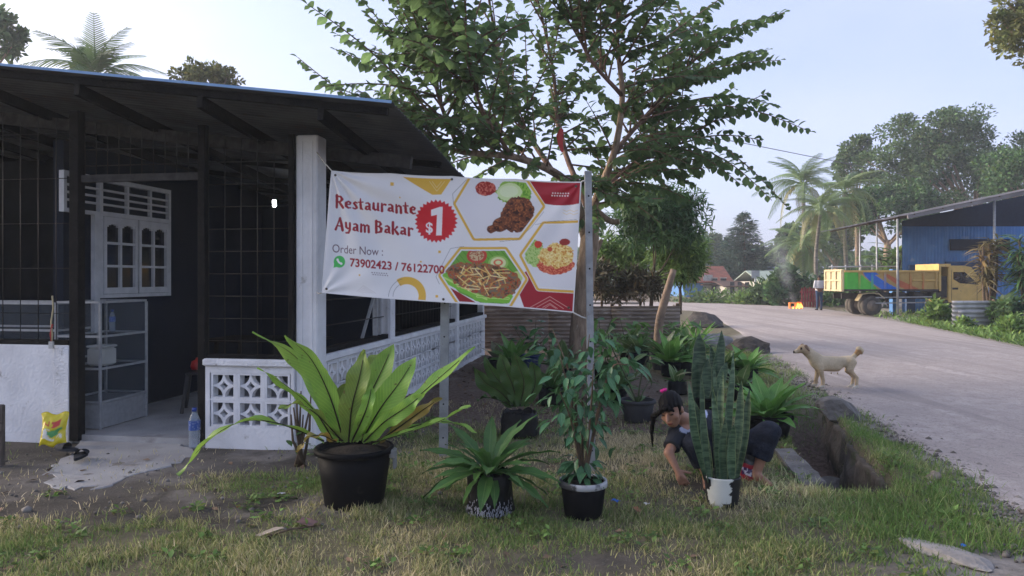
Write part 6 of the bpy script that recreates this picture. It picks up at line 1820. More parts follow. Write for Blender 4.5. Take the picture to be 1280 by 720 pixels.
# ------------------------------------------------------------------ dog
def dog():
    dd = 10.7
    g = Vector((P(1038, 480, dd).x, dd, 0.0)); zr = .03; g.z = zr
    o = thing('dog', 'cream coloured dog standing at the road edge with its head raised to the left', 'dog', g)
    W = lambda x, y, e=0: P(x, y, dd + e) - g
    chest = W(1022, 452.5); mid = W(1042, 454); rump = W(1061, 451); shou = W(1018, 447); wither = W(1022, 444)
    nk = W(1010, 440); head = W(1004.5, 436.0); muz = W(993.2, 440)
    def legs(Pn):
        b = None
        for s, fx, yy, sx in ((-1, 1029, 484.0, 1024.5), (1, 1020, 481.5, 1021)):       # front legs near, far
            e = s * .075
            sh = W(sx, 457, e * .9); el = W(sx + 1.5, 464, e); wr = W(fx - .2, 475, e); ft = W(fx - .5, yy - 1.5, e)
            toe = ft + Vector((-.045, -.01, -.012))
            c = smin(cap_sdf(Pn, sh, el, .052, .036), cap_sdf(Pn, el, wr, .036, .026), .02); c = smin(c, cap_sdf(Pn, wr, ft, .027, .025), .012); c = smin(c, cap_sdf(Pn, ft, toe, .027, .022), .012)
            b = c if b is None else np.minimum(b, c)
        for s, kx, hx, fx, yy in ((-1, 1060, 1071, 1070.5, 485.5), (1, 1058, 1067, 1064.5, 484)):  # hind legs
            e = s * .07
            hp = W(1064, 453, e * .8); kn = W(kx + 2, 463, e * 1.1); hk = W(hx, 472, e); ft = W(fx, yy - 1.5, e); toe = ft + Vector((-.05, -.01, -.012))
            c = smin(cap_sdf(Pn, hp, kn, .075, .045), cap_sdf(Pn, kn, hk, .038, .022), .02); c = smin(c, cap_sdf(Pn, hk, ft, .026, .022), .01); c = smin(c, cap_sdf(Pn, ft, toe, .026, .021), .012)
            b = np.minimum(b, c)
        return b
    def body(Pn):
        b = smin(cap_sdf(Pn, chest, mid, .105, .086), cap_sdf(Pn, mid, rump, .086, .076), .05)
        b = smin(b, cap_sdf(Pn, W(1026, 456), W(1046, 459), .085, .060), .05)
        b = smin(b, cap_sdf(Pn, shou, nk, .088, .066), .05)
        b = smin(b, cap_sdf(Pn, nk, head, .064, .058), .03)
        b = smin(b, ell_sdf(Pn, head, (.085, .062, .062)), .015)
        b = smin(b, cap_sdf(Pn, head + Vector((-.035, 0, -.016)), muz, .045, .024), .015)
        b = smin(b, legs(Pn), .03)
        t = [W(1067, 446), W(1072, 441), W(1074, 436.5), W(1076, 438.5), W(1077, 442)]
        for i, (r0, r1) in enumerate(((.034, .036), (.036, .040), (.042, .040), (.040, .018))): b = smin(b, cap_sdf(Pn, t[i], t[i + 1], r0, r1), .012)
        for k in range(2): b = smin(b, cap_sdf(Pn, W(1039 + k * 8, 466.5), W(1039 + k * 8, 466.5), .014, .008), .008)
        return b
    def colr(V):
        n_ = fbm(V[:, 0] * 9, V[:, 2] * 9 + V[:, 1] * 4, 6)[:, None]
        c = np.array([[.60, .49, .33]]) * (.75 + .5 * n_)
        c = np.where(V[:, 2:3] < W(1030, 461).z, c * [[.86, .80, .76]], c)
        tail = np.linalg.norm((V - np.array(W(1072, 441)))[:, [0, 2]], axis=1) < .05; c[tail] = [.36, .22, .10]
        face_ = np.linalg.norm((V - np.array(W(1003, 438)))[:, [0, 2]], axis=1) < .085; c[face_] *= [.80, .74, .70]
        nose = V[:, 0] < muz.x - .008; c[nose] = [.02, .018, .018]
        for y_ in (-.05, .05):
            eye = np.linalg.norm(V - np.array(head + Vector((-.055, y_, .012))), axis=1) < .017; c[eye] = [.02, .015, .012]
        paw = V[:, 2] < .035; c[paw] = [.62, .56, .46]
        return c
    sdf_obj('body', body, W(988, 430) + Vector((0, -.2, -.02)), W(1084, 488) + Vector((0, .2, .47 + .12)), .0125, mat('dog_fur', (1, 1, 1), (.86, .85, .84), scale=60, rough=.9, spec=.1, attr=True, bump=.5, bscale=90), o, colr) if False else None
    lo = np.array([W(988, 0).x, -.22, -.02]); hi = np.array([W(1084, 0).x, .22, W(0, 428).z])
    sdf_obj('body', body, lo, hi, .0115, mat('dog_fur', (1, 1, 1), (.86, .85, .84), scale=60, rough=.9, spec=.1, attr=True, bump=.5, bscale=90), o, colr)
    em = mat('dog_ear', (0.30, 0.20, 0.13), (0.2, 0.13, 0.09), scale=30, rough=.9)
    for s, (ex, ey) in ((-1, (1007.5, 435)), (1, (1003, 433.5))):
        b0 = W(ex, ey, s * .045)
        sdf_obj('ear', lambda Pn: smin(cap_sdf(Pn, b0 + Vector((0, 0, .02)), b0 + Vector((.035, s * .02, -.035)), .028, .014), cap_sdf(Pn, b0, b0 + Vector((.005, 0, .02)), .022, .018), .01), np.array(b0) - .09, np.array(b0) + .09, .008, em, o)
dog()

# ------------------------------------------------------------------ man by the fire, seen from behind
def man():
    g = G(1024, 388.5); dd = g.y
    g.z = 0.03
    o = thing('person', 'man in white shirt seen from behind, hands clasped at his back near the fire', 'person', g)
    k = 1.0
    sk = (0.16, 0.085, 0.055)
    def body(Pn):
        b = smin(ell_sdf(Pn, (0, 0, 1.22), (.20, .13, .30)), ell_sdf(Pn, (0, 0, .98), (.175, .13, .14)), .08)
        b = smin(b, smin(cap_sdf(Pn, (0, .0, 1.42), (.0, .01, 1.56), .06, .052), ell_sdf(Pn, (0, .01, 1.63), (.078, .098, .115)), .03), .04)
        for s in (-1, 1):
            b = smin(b, smin(cap_sdf(Pn, (s * .19, 0, 1.42), (s * .27, -.05, 1.14), .06, .046), cap_sdf(Pn, (s * .27, -.05, 1.14), (s * .05, -.17, 1.0), .044, .033), .015), .03)
            b = smin(b, smin(cap_sdf(Pn, (s * .09, 0, .95), (s * .10, -.01, .5), .095, .065), cap_sdf(Pn, (s * .10, -.01, .5), (s * .105, .0, .08), .065, .05), .02), .03)
            b = smin(b, cap_sdf(Pn, (s * .105, -.03, .045), (s * .12, .16, .035), .045, .035), .015)
            b = smin(b, ell_sdf(Pn, (s * .08, .01, 1.63), (.015, .02, .03)), .01)
            for f in range(4): b = np.minimum(b, cap_sdf(Pn, (s * .05, -.175, 1.01 - .016 * f), (-s * .04, -.185, .985 - .016 * f), .010, .008))
        return b
    def colr(V):
        c = np.tile([[.60, .60, .62]], (len(V), 1))
        c[V[:, 2] < .98] = [.025, .05, .11]; c[V[:, 2] < .075] = [.02, .018, .018]
        c[V[:, 2] > 1.47] = sk
        arm = (V[:, 1] < -.10) & (V[:, 2] < 1.09) & (V[:, 2] > .9); c[arm] = sk
        hair_ = (V[:, 2] > 1.60) & (V[:, 1] < .05) | (V[:, 2] > 1.69); c[hair_] = [.02, .017, .016]
        return c
    sdf_obj('body', body, (-.4, -.3, -.01), (.4, .3, 1.8), .02, mat('plain_figure', (1, 1, 1), (.88, .88, .88), scale=14, rough=.8, attr=True), o, colr)
man()
# ------------------------------------------------------------------ zinc fence and things round the yard
rusty = mat('rusty_zinc', (0.29, 0.23, 0.185), (0.15, 0.118, 0.095), scale=3, rough=.8, bump=.3, bscale=30, stretch=(.5, 1, 2.5), stain=(0.44, 0.39, 0.34), sscale=4, sthr=.55)
zinc_grey = mat('pale_zinc', (0.50, 0.49, 0.48), (0.36, 0.34, 0.33), scale=3, rough=.6, metal=.2, bump=.2, stain=(0.25, 0.19, 0.15), sscale=5, sthr=.6)
blue_wall = mat('blue_sheet', (0.08, 0.22, 0.47), (0.055, 0.16, 0.38), scale=1.5, rough=.6, bump=.1, stain=(0.30, 0.38, 0.48), sscale=1.2, sthr=.62)
blue_dark = mat('dark_blue_sheet', (0.018, 0.055, 0.14), (0.012, 0.038, 0.10), scale=1.5, rough=.6)
tin_roof = mat('weathered_tin', (0.25, 0.24, 0.25), (0.15, 0.145, 0.15), scale=1.2, rough=.6, metal=.2, stain=(0.12, 0.09, 0.07), sscale=2, sthr=.58)
def corr(p0, p1, z0, z1, pitch=.08, amp=.012, horiz=True, top_jag=0, seed=0, nper=6, thick=.003):
    """corrugated upright sheet from p0 to p1 (xy); ribs run level if horiz"""
    p0 = Vector((*p0, 0)); p1 = Vector((*p1, 0)); d = (p1 - p0); L = d.length; d.normalize(); nr = Vector((-d.y, d.x, 0))
    V = []; Q = []
    if horiz:
        n = max(2, int((z1 - z0) / pitch * nper)); cols = 6
        for i in range(n + 1):
            z = z0 + (z1 - z0) * i / n
            for k in range(cols + 1):
                V.append(p0 + d * (L * k / cols) + nr * (amp * math.sin(2 * math.pi * (z - z0) / pitch)) + Vector((0, 0, z)))
        w = cols
    else:
        n = 4; cols = max(2, int(L / pitch * nper))
        for i in range(n + 1):
            z = z0 + (z1 - z0) * i / n
            for k in range(cols + 1):
                V.append(p0 + d * (L * k / cols) + nr * (amp * math.sin(2 * math.pi * L * k / cols / pitch)) + Vector((0, 0, z)))
        w = cols
    m0 = len(V); V = V + [v + nr * thick for v in V]
    for i in range(n):
        for k in range(w):
            a = i * (w + 1) + k; Q += [(a, a + 1, a + w + 2, a + w + 1), (m0 + a + w + 1, m0 + a + w + 2, m0 + a + 1, m0 + a)]
    for i in range(n):
        a = i * (w + 1); Q.append((a, a + w + 1, m0 + a + w + 1, m0 + a)); a += w; Q.append((m0 + a, m0 + a + w + 1, a + w + 1, a))
    a = n * (w + 1); Q += [(a + k, a + k + 1, m0 + a + k + 1, m0 + a + k) for k in range(w)]
    return V, Q
def fence():
    d = 16.9; x0 = P(600, 0, d).x; x1 = P(847, 0, d).x
    o = thing('zinc_fence', 'low fence of rusty brown corrugated zinc sheets behind the tree', 'fence', (x0, d, 0))
    xs = np.linspace(0, x1 - x0, 4)
    for i in range(3):
        V, Q = corr((xs[i], .03 * (i % 2)), (xs[i + 1] + .06, .03 * (i % 2)), 0.0, [1.0, .96, .97][i], .09, .016, True)
        link('zinc_sheet', make_mesh('zinc_sheet', V, Q, True), rusty, o)
    for x in xs:
        mb = MB(); mb.bar((x, .09, -.1), (x + .02, .09, 1.03), .07); mb.build('post', stem_brown, o)
    mb = MB(); mb.bar((0, .12, .9), (x1 - x0, .12, .92), .05); mb.build('rail', stem_brown, o)
    # return side along the road
    V, Q = corr((xs[-1], .05), (xs[-1] + .25, 1.6), 0, .95, .09, .014, True); link('zinc_sheet', make_mesh('zinc_sheet', V, Q, True), rusty, o)
fence()
# slatted gate seen over the fence
g = P(762, 380, 18.6); g.z = 0
o = thing('slatted_gate', 'white slatted gate standing behind the zinc fence', 'gate', g)
for k in range(7):
    mb = MB(); mb.box((-.55, -.015, .75 + k * .1), (.75, .015, .80 + k * .1)); mb.build('slat', wp, o)
for x in (-.57, .77):
    mb = MB(); mb.box((x - .03, -.02, 0), (x + .03, .02, 1.5)); mb.build('post', wp, o)

# ------------------------------------------------------------------ trees and shrubs of the middle distance
far_leaf = mat('far_leaf', (0.10, 0.17, 0.065), (0.06, 0.11, 0.045), scale=.8, rough=.6, transl=.3, attr=True)
lime_leaf = mat('lime_leaf', (0.17, 0.27, 0.07), (0.11, 0.19, 0.05), scale=1.2, rough=.6, transl=.35, attr=True)
deep_leaf = mat('deep_leaf', (0.085, 0.17, 0.055), (0.05, 0.105, 0.038), scale=1.2, rough=.5, transl=.25, attr=True)
dry_leaf = mat('dry_leaf', (0.24, 0.18, 0.09), (0.14, 0.13, 0.055), scale=1.2, rough=.8, transl=.3, attr=True)
blue_leaf = mat('conifer_leaf', (0.04, 0.085, 0.06), (0.028, 0.062, 0.046), scale=1.2, rough=.7, transl=.15, attr=True)
yellow_leaf = mat('yellowish_leaf', (0.17, 0.17, 0.06), (0.09, 0.12, 0.04), scale=1.2, rough=.6, transl=.35, attr=True)
TL = leaf_mesh('tmpl_broad', far_leaf, .30, .2, .2, 3, 1, .45, .2)
TN = leaf_mesh('tmpl_narrow', far_leaf, .11, .3, .2, 4, 1, .45, .2)
def clumps(r0, centers, radii, n, L, up=.25, hang=0.0, jit=.3):
    k = r0.integers(0, len(centers), n); c = np.asarray(centers)[k]; rad = np.asarray(radii)[k]
    v = r0.normal(size=(n, 3)); v /= np.linalg.norm(v, axis=1)[:, None]
    rr_ = r0.random(n) ** .45
    pos = c + v * rad * rr_[:, None]
    d = v * .7 + r0.normal(size=(n, 3)) * .6 + np.array([0, 0, up - hang])
    return pos, d, L * r0.uniform(1 - jit, 1 + jit, n), r0.uniform(-1.2, 1.2, n)
def broad_tree(label, base, trunk_top, crown_c, crown_r, n, L, m_, seed, trunk_r=.2, group=None, nclump=26, clump_r=.33, name='tree', bark_m=bark, limb_n=9, flat=0.5, tmpl=None, shell=.55, hang=0.0, cat='tree', trunk=True):
    r0 = rng(seed); base = Vector(base); o = thing(name, label, cat, base, 0, group)
    cc = np.array(Vector(crown_c) - base); cr = np.array(crown_r, float); tt = Vector(trunk_top) - base
    if trunk:
        mid = tt * .5 + Vector((r0.uniform(-.1, .1), 0, 0)) * tt.length * .3
        limb([(0, 0, -.1), mid, tt], [trunk_r * 1.25, trunk_r, trunk_r * .8], o, bark_m, 'trunk', 9, 10)
    v = r0.normal(size=(nclump, 3)); v /= np.linalg.norm(v, axis=1)[:, None]
    v[:, 2] = np.where(v[:, 2] < -flat, -v[:, 2], v[:, 2])
    rad = shell + (1 - shell) * r0.random(nclump)
    cen = cc + v * cr * rad[:, None] * .86
    rads = np.outer(r0.uniform(.7, 1.35, nclump), np.array([1, 1, .72])) * cr.min() * clump_r
    if trunk:
        for k in range(min(limb_n, nclump)):
            e = Vector(cen[k]); m1 = tt.lerp(e, .5) + Vector((0, 0, -.12 * (e - tt).length * r0.random()))
            limb([tt * .92, m1, e], [trunk_r * .55, trunk_r * .32, trunk_r * .1], o, bark_m, 'branch', 6, 7)
    pos, d, Ls, ro = clumps(r0, cen, rads, n, L, hang=hang)
    leaf_cloud('crown', tmpl or TL, pos, d, Ls, ro, o, m_, kind=None)
    return o
# dark round little tree over the fence
broad_tree('small dark round topped tree rising behind the zinc fence', G(813, 430), P(818, 345, 18), P(826, 283, 18), (1.15, 1.0, 1.35), 12000, .17, deep_leaf, 11, .05, nclump=60, limb_n=4, shell=.3, tmpl=TN, clump_r=.36, bark_m=stem_brown, hang=.3)
# lime feathery shrubs behind it
TB = TN
broad_tree('lime green feathery shrub left of the small dark tree', P(775, 385, 20.5) * 1.0, P(775, 350, 20.5), P(775, 330, 20.5), (1.1, .8, .85), 6500, .17, lime_leaf, 12, .04, nclump=40, limb_n=4, shell=.3, tmpl=TN, name='shrub', cat='shrub', bark_m=stem_brown, hang=.35, clump_r=.5)
broad_tree('lime green feathery shrub under and right of the small dark tree', P(850, 388, 19), P(850, 360, 19), P(848, 336, 19), (.85, .7, 1.05), 7000, .16, lime_leaf, 13, .04, nclump=40, limb_n=4, shell=.3, tmpl=TN, name='shrub', cat='shrub', bark_m=stem_brown, hang=.35, clump_r=.5)
broad_tree('dark red leaved shrub over the slatted gate', P(800, 390, 18), P(800, 378, 18), P(798, 362, 18), (.75, .5, .45), 1500, .2, mat('dark_red_leaf', (0.10, 0.075, 0.04), (0.055, 0.06, 0.03), scale=2, rough=.6, attr=True), 14, .03, nclump=16, tmpl=TN, name='shrub', cat='shrub', bark_m=stem_brown, clump_r=.5)
broad_tree('dark purple shrub directly behind the banner pole', P(752, 390, 18.2), P(752, 370, 18.2), P(748, 352, 18.2), (.5, .5, .6), 1200, .2, mat('dark_red_leaf', (.1, .1, .1)), 15, .03, nclump=14, tmpl=TN, name='shrub', cat='shrub', bark_m=stem_brown, clump_r=.5)
# leaning lopped stem
g = G(822, 448); o = thing('lopped_trunk', 'leaning lopped bare trunk standing before the zinc fence', 'tree trunk', g)
limb([(0, 0, -.1), P(824, 405, g.y) - g, P(832, 372, g.y) - g, P(842, 337, g.y) - g], [.10, .085, .08, .06], o, mat('pale_bark', (0.30, 0.22, 0.16), (0.18, 0.13, 0.10), scale=7, rough=.95, bump=.8, bscale=18), 'trunk', 10, 14)
limb([P(833, 372, g.y) - g, P(839, 362, g.y) - g], [.045, .03], o, MATS['pale_bark'], 'branch', 8, 4)
# trees above the restaurant roof
broad_tree('grey green tree at the top left corner above the roof', P(-40, 330, 34), P(-30, 120, 34), P(-18, 45, 34), (1.7, 1.5, 1.5), 2600, .3, far_leaf, 21, .2, nclump=18)
broad_tree('round olive green tree showing above the roof middle', P(255, 340, 30), P(255, 160, 30), P(256, 106, 30), (1.75, 1.4, 1.05), 2600, .19, yellow_leaf, 22, .18, nclump=40, clump_r=.26)
broad_tree('low bushy tree crown just over the roof beside the palm', P(205, 340, 32), P(205, 160, 32), P(212, 115, 32), (1.0, 1.0, .45), 700, .19, yellow_leaf, 23, .12, nclump=16, clump_r=.3)
broad_tree('small leafy tree top left of the palm over the roof', P(108, 340, 33), P(108, 150, 33), P(106, 82, 33), (.6, .6, .9), 1000, .26, far_leaf, 24, .12, nclump=12)

# palms
def palm_frond_mesh(name, m_, L=1.0, n=26, droop=.55, seed=0, leaflet=.30):
    rr = random.Random(seed); V = []; Q = []
    pts = [Vector((0, t, .12 * math.sin(math.pi * t) - droop * t ** 2.2)) for t in np.linspace(0, 1, 14)]
    mb = MB(); mb.tube([p for p in pts], [.014 * (1 - .8 * i / 13) for i in range(14)], 5)
    for k in range(n):
        u = .16 + .84 * k / n; f = u * 13; i = min(int(f), 12); p = pts[i].lerp(pts[i + 1], f - i); t = (pts[i + 1] - pts[i]).normalized()
        for s in (-1, 1):
            l = leaflet * math.sin(math.pi * (.12 + .85 * u)) ** .6 * rr.uniform(.85, 1.1); d = (Vector((s, 0, 0)) * .8 + t * .6 + Vector((0, 0, -.25 - .3 * rr.random()))).normalized()
            w = t * .014; e = p + d * l * .6; e2 = p + d * l + Vector((0, 0, -.18 * l))
            mb.add([p - w, p + w, e + w * .9, e - w * .9, e2], [(0, 1, 2, 3), (3, 2, 4)])
    me = mb.mesh(name); me.materials.append(m_); return me
palm_green = mat('palm_green', (0.14, 0.22, 0.075), (0.09, 0.15, 0.055), scale=1, rough=.5, transl=.25, objrand=.3)
palm_yel = mat('palm_yellow', (0.15, 0.21, 0.075), (0.10, 0.15, 0.055), scale=1, rough=.5, transl=.25, objrand=.3)
palm_gold = mat('palm_gold', (0.26, 0.25, 0.10), (0.16, 0.18, 0.07), scale=1, rough=.5, transl=.25, objrand=.3)
PF = [palm_frond_mesh('frond', palm_green, seed=1), palm_frond_mesh('frond', palm_yel, seed=2, droop=.75), palm_frond_mesh('frond', palm_green, seed=3, droop=.35), palm_frond_mesh('frond', palm_gold, seed=4, droop=.9)]
palm_bark = mat('palm_bark', (0.22, 0.20, 0.17), (0.13, 0.115, 0.10), scale=2, rough=.9, bump=.6, stretch=(1, 1, 5))
def palm(label, base, top, L, n, seed, r_=.14, group=None, kinds=(0, 1, 2), el=(-35, 75)):
    rr = random.Random(seed); base = Vector(base); top = Vector(top); o = thing('palm_tree', label, 'palm tree', base, 0, group)
    t = top - base; limb([(0, 0, -.1), t * .5 + Vector((rr.uniform(-.3, .3), 0, 0)), t], [r_ * 1.3, r_ * .9, r_ * .8], o, palm_bark, 'trunk', 9, 12)
    for k in range(n):
        a = 2.399963 * k + rr.uniform(-.25, .25); e = R(el[1] + (el[0] - el[1]) * k / (n - 1) + rr.uniform(-8, 8))
        d = (math.cos(a) * math.cos(e), math.sin(a) * math.cos(e), math.sin(e))
        kk = rr.choice(kinds) if k < n * .85 else 3 if 1 in kinds else 0
        put_leaf(PF[kk], o, t + Vector((math.cos(a) * .06, math.sin(a) * .06, 0)), d, L * rr.uniform(.85, 1.1), rr.uniform(-.3, .3), 'frond')
    return o
palm('feathery palm rising above the left part of the restaurant roof', P(112, 345, 31), P(122, 100, 31), 2.4, 16, 41, .14, kinds=(0, 2), el=(10, 85))
palm('tall coconut palm left of the blue shed, crown highest against the sky', P(1003, 380, 58), P(1004, 232, 60), 3.3, 20, 42, .16)
palm('coconut palm with yellowing fronds standing nearest the parked truck', P(1024, 383, 48), P(1026, 264, 48), 2.4, 20, 43, .13, kinds=(0, 1, 1))
palm('lower coconut palm with drooping fronds behind the burning crate', P(1008, 380, 52), P(1004, 306, 52), 2.8, 20, 44, .14, kinds=(0, 1, 2), el=(-60, 60))
palm('golden fronded palm between the coconut palms and the big tree', P(1062, 378, 50), P(1056, 242, 50), 2.5, 18, 45, .14, kinds=(1, 1, 2), el=(-55, 80))

# big spreading tree and the wood behind the shed
broad_tree('huge spreading tree with open dark crown behind the blue shed', P(1232, 385, 60), P(1216, 262, 60), P(1182, 212, 60), (8.2, 5.0, 5.4), 30000, .26, far_leaf, 51, .42, nclump=150, clump_r=.19, limb_n=16, flat=.75, shell=.25)
broad_tree('tall slender tree top left of the huge spreading tree', P(1072, 382, 64), P(1070, 250, 64), P(1072, 210, 64), (2.2, 2, 3.0), 5000, .28, far_leaf, 52, .2, nclump=20)
broad_tree('dense dark tree filling the gap above the shed roof', P(1110, 384, 55), P(1110, 300, 55), P(1118, 268, 55), (4.6, 3, 2.6), 13000, .28, deep_leaf, 53, .28, nclump=40, clump_r=.4)
broad_tree('dark tree crown at the right edge above the shed', P(1300, 384, 50), P(1290, 270, 50), P(1280, 222, 50), (3.0, 3, 2.4), 7000, .27, deep_leaf, 54, .25, nclump=26, clump_r=.4)
broad_tree('leafy bough of a near tree hanging into the top right corner', P(1420, 385, 26), P(1380, 120, 26), P(1300, 52, 26), (2.1, 1.6, 2.1), 4600, .2, yellow_leaf, 55, .25, nclump=34, clump_r=.3)
broad_tree('hazy grey green tree left of the conifer', P(897, 378, 95), P(897, 330, 95), P(888, 318, 95), (2.6, 2.4, 3.0), 3600, .5, far_leaf, 56, .25, nclump=24, clump_r=.42)
broad_tree('hazy rounded tree right of the conifer', P(970, 378, 98), P(970, 340, 98), P(976, 330, 98), (2.6, 2.4, 2.6), 3600, .5, far_leaf, 57, .25, nclump=24, clump_r=.42)
broad_tree('hazy tree crown rising behind the coconut palms', P(985, 378, 80), P(985, 320, 80), P(990, 305, 80), (1.8, 2, 2.2), 2400, .5, far_leaf, 58, .2, nclump=18, clump_r=.42)
broad_tree('wide hazy tree far back behind the palms and shed', P(1045, 378, 75), P(1045, 330, 75), P(1045, 300, 75), (4.0, 3, 4.0), 5000, .5, far_leaf, 59, .25, nclump=30, clump_r=.42)
broad_tree('hazy tree between the yard shrubs and the blue house', P(868, 378, 80), P(868, 340, 80), P(868, 325, 80), (2.2, 2, 2.4), 2600, .5, far_leaf, 60, .2, nclump=20, clump_r=.42)
def conifer(label, base, top_z, r, n_t, seed):
    r0 = rng(seed); base = Vector(base); o = thing('conifer', label, 'tree', base)
    limb([(0, 0, -.1), (0, 0, top_z * .5), (0, 0, top_z)], [.28, .16, .02], o, stem_brown, 'trunk', 8, 8)
    pos = []; d = []; Ls = []
    for k in range(n_t):
        t = (k / n_t) ** .9; z = top_z * (.10 + .9 * t); rad = r * (1 - t) ** .85 + .12
        nb = int(11 + 13 * (1 - t))
        for j in range(nb):
            a = r0.random() * 6.283; l = rad * r0.uniform(.65, 1.12)
            for q in np.linspace(.12, 1, max(4, int(l * 7))):
                for _ in range(2):
                    pos.append((math.cos(a) * l * q + r0.normal() * .07, math.sin(a) * l * q + r0.normal() * .07, z - .18 * l * q + .22 * l * q * q + r0.normal() * .05)); d.append((math.cos(a) + r0.normal() * .6, math.sin(a) + r0.normal() * .6, .25 + r0.normal() * .3)); Ls.append(r0.uniform(.32, .55))
    leaf_cloud('crown', TN, np.array(pos), np.array(d), np.array(Ls), r0.uniform(-1, 1, len(pos)), o, blue_leaf, kind=None)
conifer('tall dark conifer with tiered branches at the road bend', P(930, 377, 68), P(930, 258, 68).z, 3.6, 30, 61)

# ------------------------------------------------------------------ blue shed and its roof on posts
def shed():
    d = 30.0; o = thing('blue_shed', 'open sided blue tin shed with a sloping weathered roof over the truck', 'shed', (P(1122, 0, d).x, d, 0))
    b = o.location
    W = lambda x, y, dd=d: P(x, y, dd) - b
    # roof: single slope rising to the right
    xa, za = W(1129, 269).x, W(1129, 269).z; xb, zb = W(1340, 225).x, W(1340, 225).z
    sl = (zb - za) / (xb - xa); rf = bpy.data.objects.new('roof', None); COL.objects.link(rf); rf.parent = o
    n = 130; V = []; Q = []; w_ = .86; depth = 7.5
    for i in range(2):
        for k in range(0, 61):
            y = depth * 0 + w_ * k / 60; x = xa + (xb - xa) * i
            V.append((x, y, za + sl * (x - xa) + .012 * math.sin(2 * math.pi * y / .086)))
    for k in range(60): Q.append((k, 61 + k, 62 + k, k + 1))
    m0 = len(V); V += [(x, y, z - .004) for x, y, z in V]; Q += [tuple(m0 + i for i in q[::-1]) for q in Q]
    me = make_mesh('roof_sheet', V, Q, True); me.materials.append(tin_roof)
    for k in range(10):
        s_ = link('roof_sheet', me, None, rf); s_.location = (random.Random(k).uniform(-.12, .1), -.3 + k * .83, .008 * (k % 2) - .02 * k)
    mb = MB(); mb.bar((xa + .05, -.24, za - .09), (xb, -.24, zb - .11), .06, .15); mb.build('fascia', tin_roof, rf)
    for k in range(3):
        mb = MB(); mb.bar((xa + .1, .9 + k * 2.3, za - .10 - .02 * k), (xb, .9 + k * 2.3, zb - .1 - .02 * k), .06, .10); mb.build('rafter', stem_brown, rf)
    for k in range(6):
        x = xa + .3 + (xb - xa) * k / 6; mb = MB(); mb.bar((x, -.3, za + sl * (x - xa) - .045), (x, 7.6, za + sl * (x - xa) - .25), .05, .05); mb.build('purlin', stem_brown, rf)
    for px_, dd, w in ((1075, 34.6, .08), (1096, 32.5, .07), (1122, 30.6, .09), (1243, 29.9, .10)):
        p = W(px_, 0, dd); top = za + max(0, sl * (p.x - xa)) - .1 - .02 * (dd - d)
        mb = MB(); mb.tube([(p.x, p.y, -.05), (p.x, p.y, top)], w / 2, 8); mb.build('post', MATS['galvanised'], o, True)
    # blue tin walls behind the truck
    def wall(x0, x1, z0, z1, yy, m_, nm='wall_panel'):
        a = W(x0, 0, d + yy); c = W(x1, 0, d + yy)
        n_ = max(1, round((c.x - a.x) / .95)); xs = np.linspace(a.x, c.x, n_ + 1)
        for i in range(n_):
            V, Q = corr((xs[i], yy + .02 * (i % 2)), (xs[i + 1] + .03, yy + .02 * (i % 2)), z0, z1, .15, .018, False, nper=4)
            link(nm, make_mesh(nm, V, Q, True), m_, o)
    zz = lambda y, yy: W(0, y, d + yy).z
    wall(1128, 1340, 0, zz(283, 4.5), 4.5, blue_wall)
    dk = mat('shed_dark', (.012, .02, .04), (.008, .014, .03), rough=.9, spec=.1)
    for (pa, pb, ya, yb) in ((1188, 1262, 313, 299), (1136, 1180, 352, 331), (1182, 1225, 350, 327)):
        a = W(pa, ya, d + 4.4); c = W(pb, yb, d + 4.4); mb = MB(); mb.box((a.x, 4.36, a.z), (c.x, 4.46, c.z)); mb.build('recess_shade', dk if ya < 320 else blue_dark, o)  # solid dark boxes on the wall, their colour standing in for shaded recesses
    wall(1228, 1330, 0, zz(346, 3.2), 3.2, blue_wall)
    
    # dark room behind, with its own walls
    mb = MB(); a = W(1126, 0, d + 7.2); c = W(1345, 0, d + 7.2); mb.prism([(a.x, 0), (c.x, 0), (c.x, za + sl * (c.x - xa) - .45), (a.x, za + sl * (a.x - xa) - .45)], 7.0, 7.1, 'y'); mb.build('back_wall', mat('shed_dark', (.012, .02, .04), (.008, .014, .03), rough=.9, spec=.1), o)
    mb = MB(); a = W(1140, 0, d + 4.2); mb.box((a.x - .3, 4.1, .0), (a.x + .1, 4.25, zz(345, 4.2))); mb.build('door_leaf', blue_dark, o)
    mb = MB(); a = W(1160, 330, d + 4.2); mb.box((a.x, 3.9, a.z - .55), (a.x + .28, 4.1, a.z)); mb.build('notice_board', mat('peach_board', (0.5, 0.28, 0.2), rough=.7), o)
    mb = MB(); a = W(1120, 342, d + 3); mb.box((a.x - .15, 3.0, .0), (a.x + .12, 3.3, a.z + 0.2)); mb.build('drum_stack', blue_wall, o)
shed()

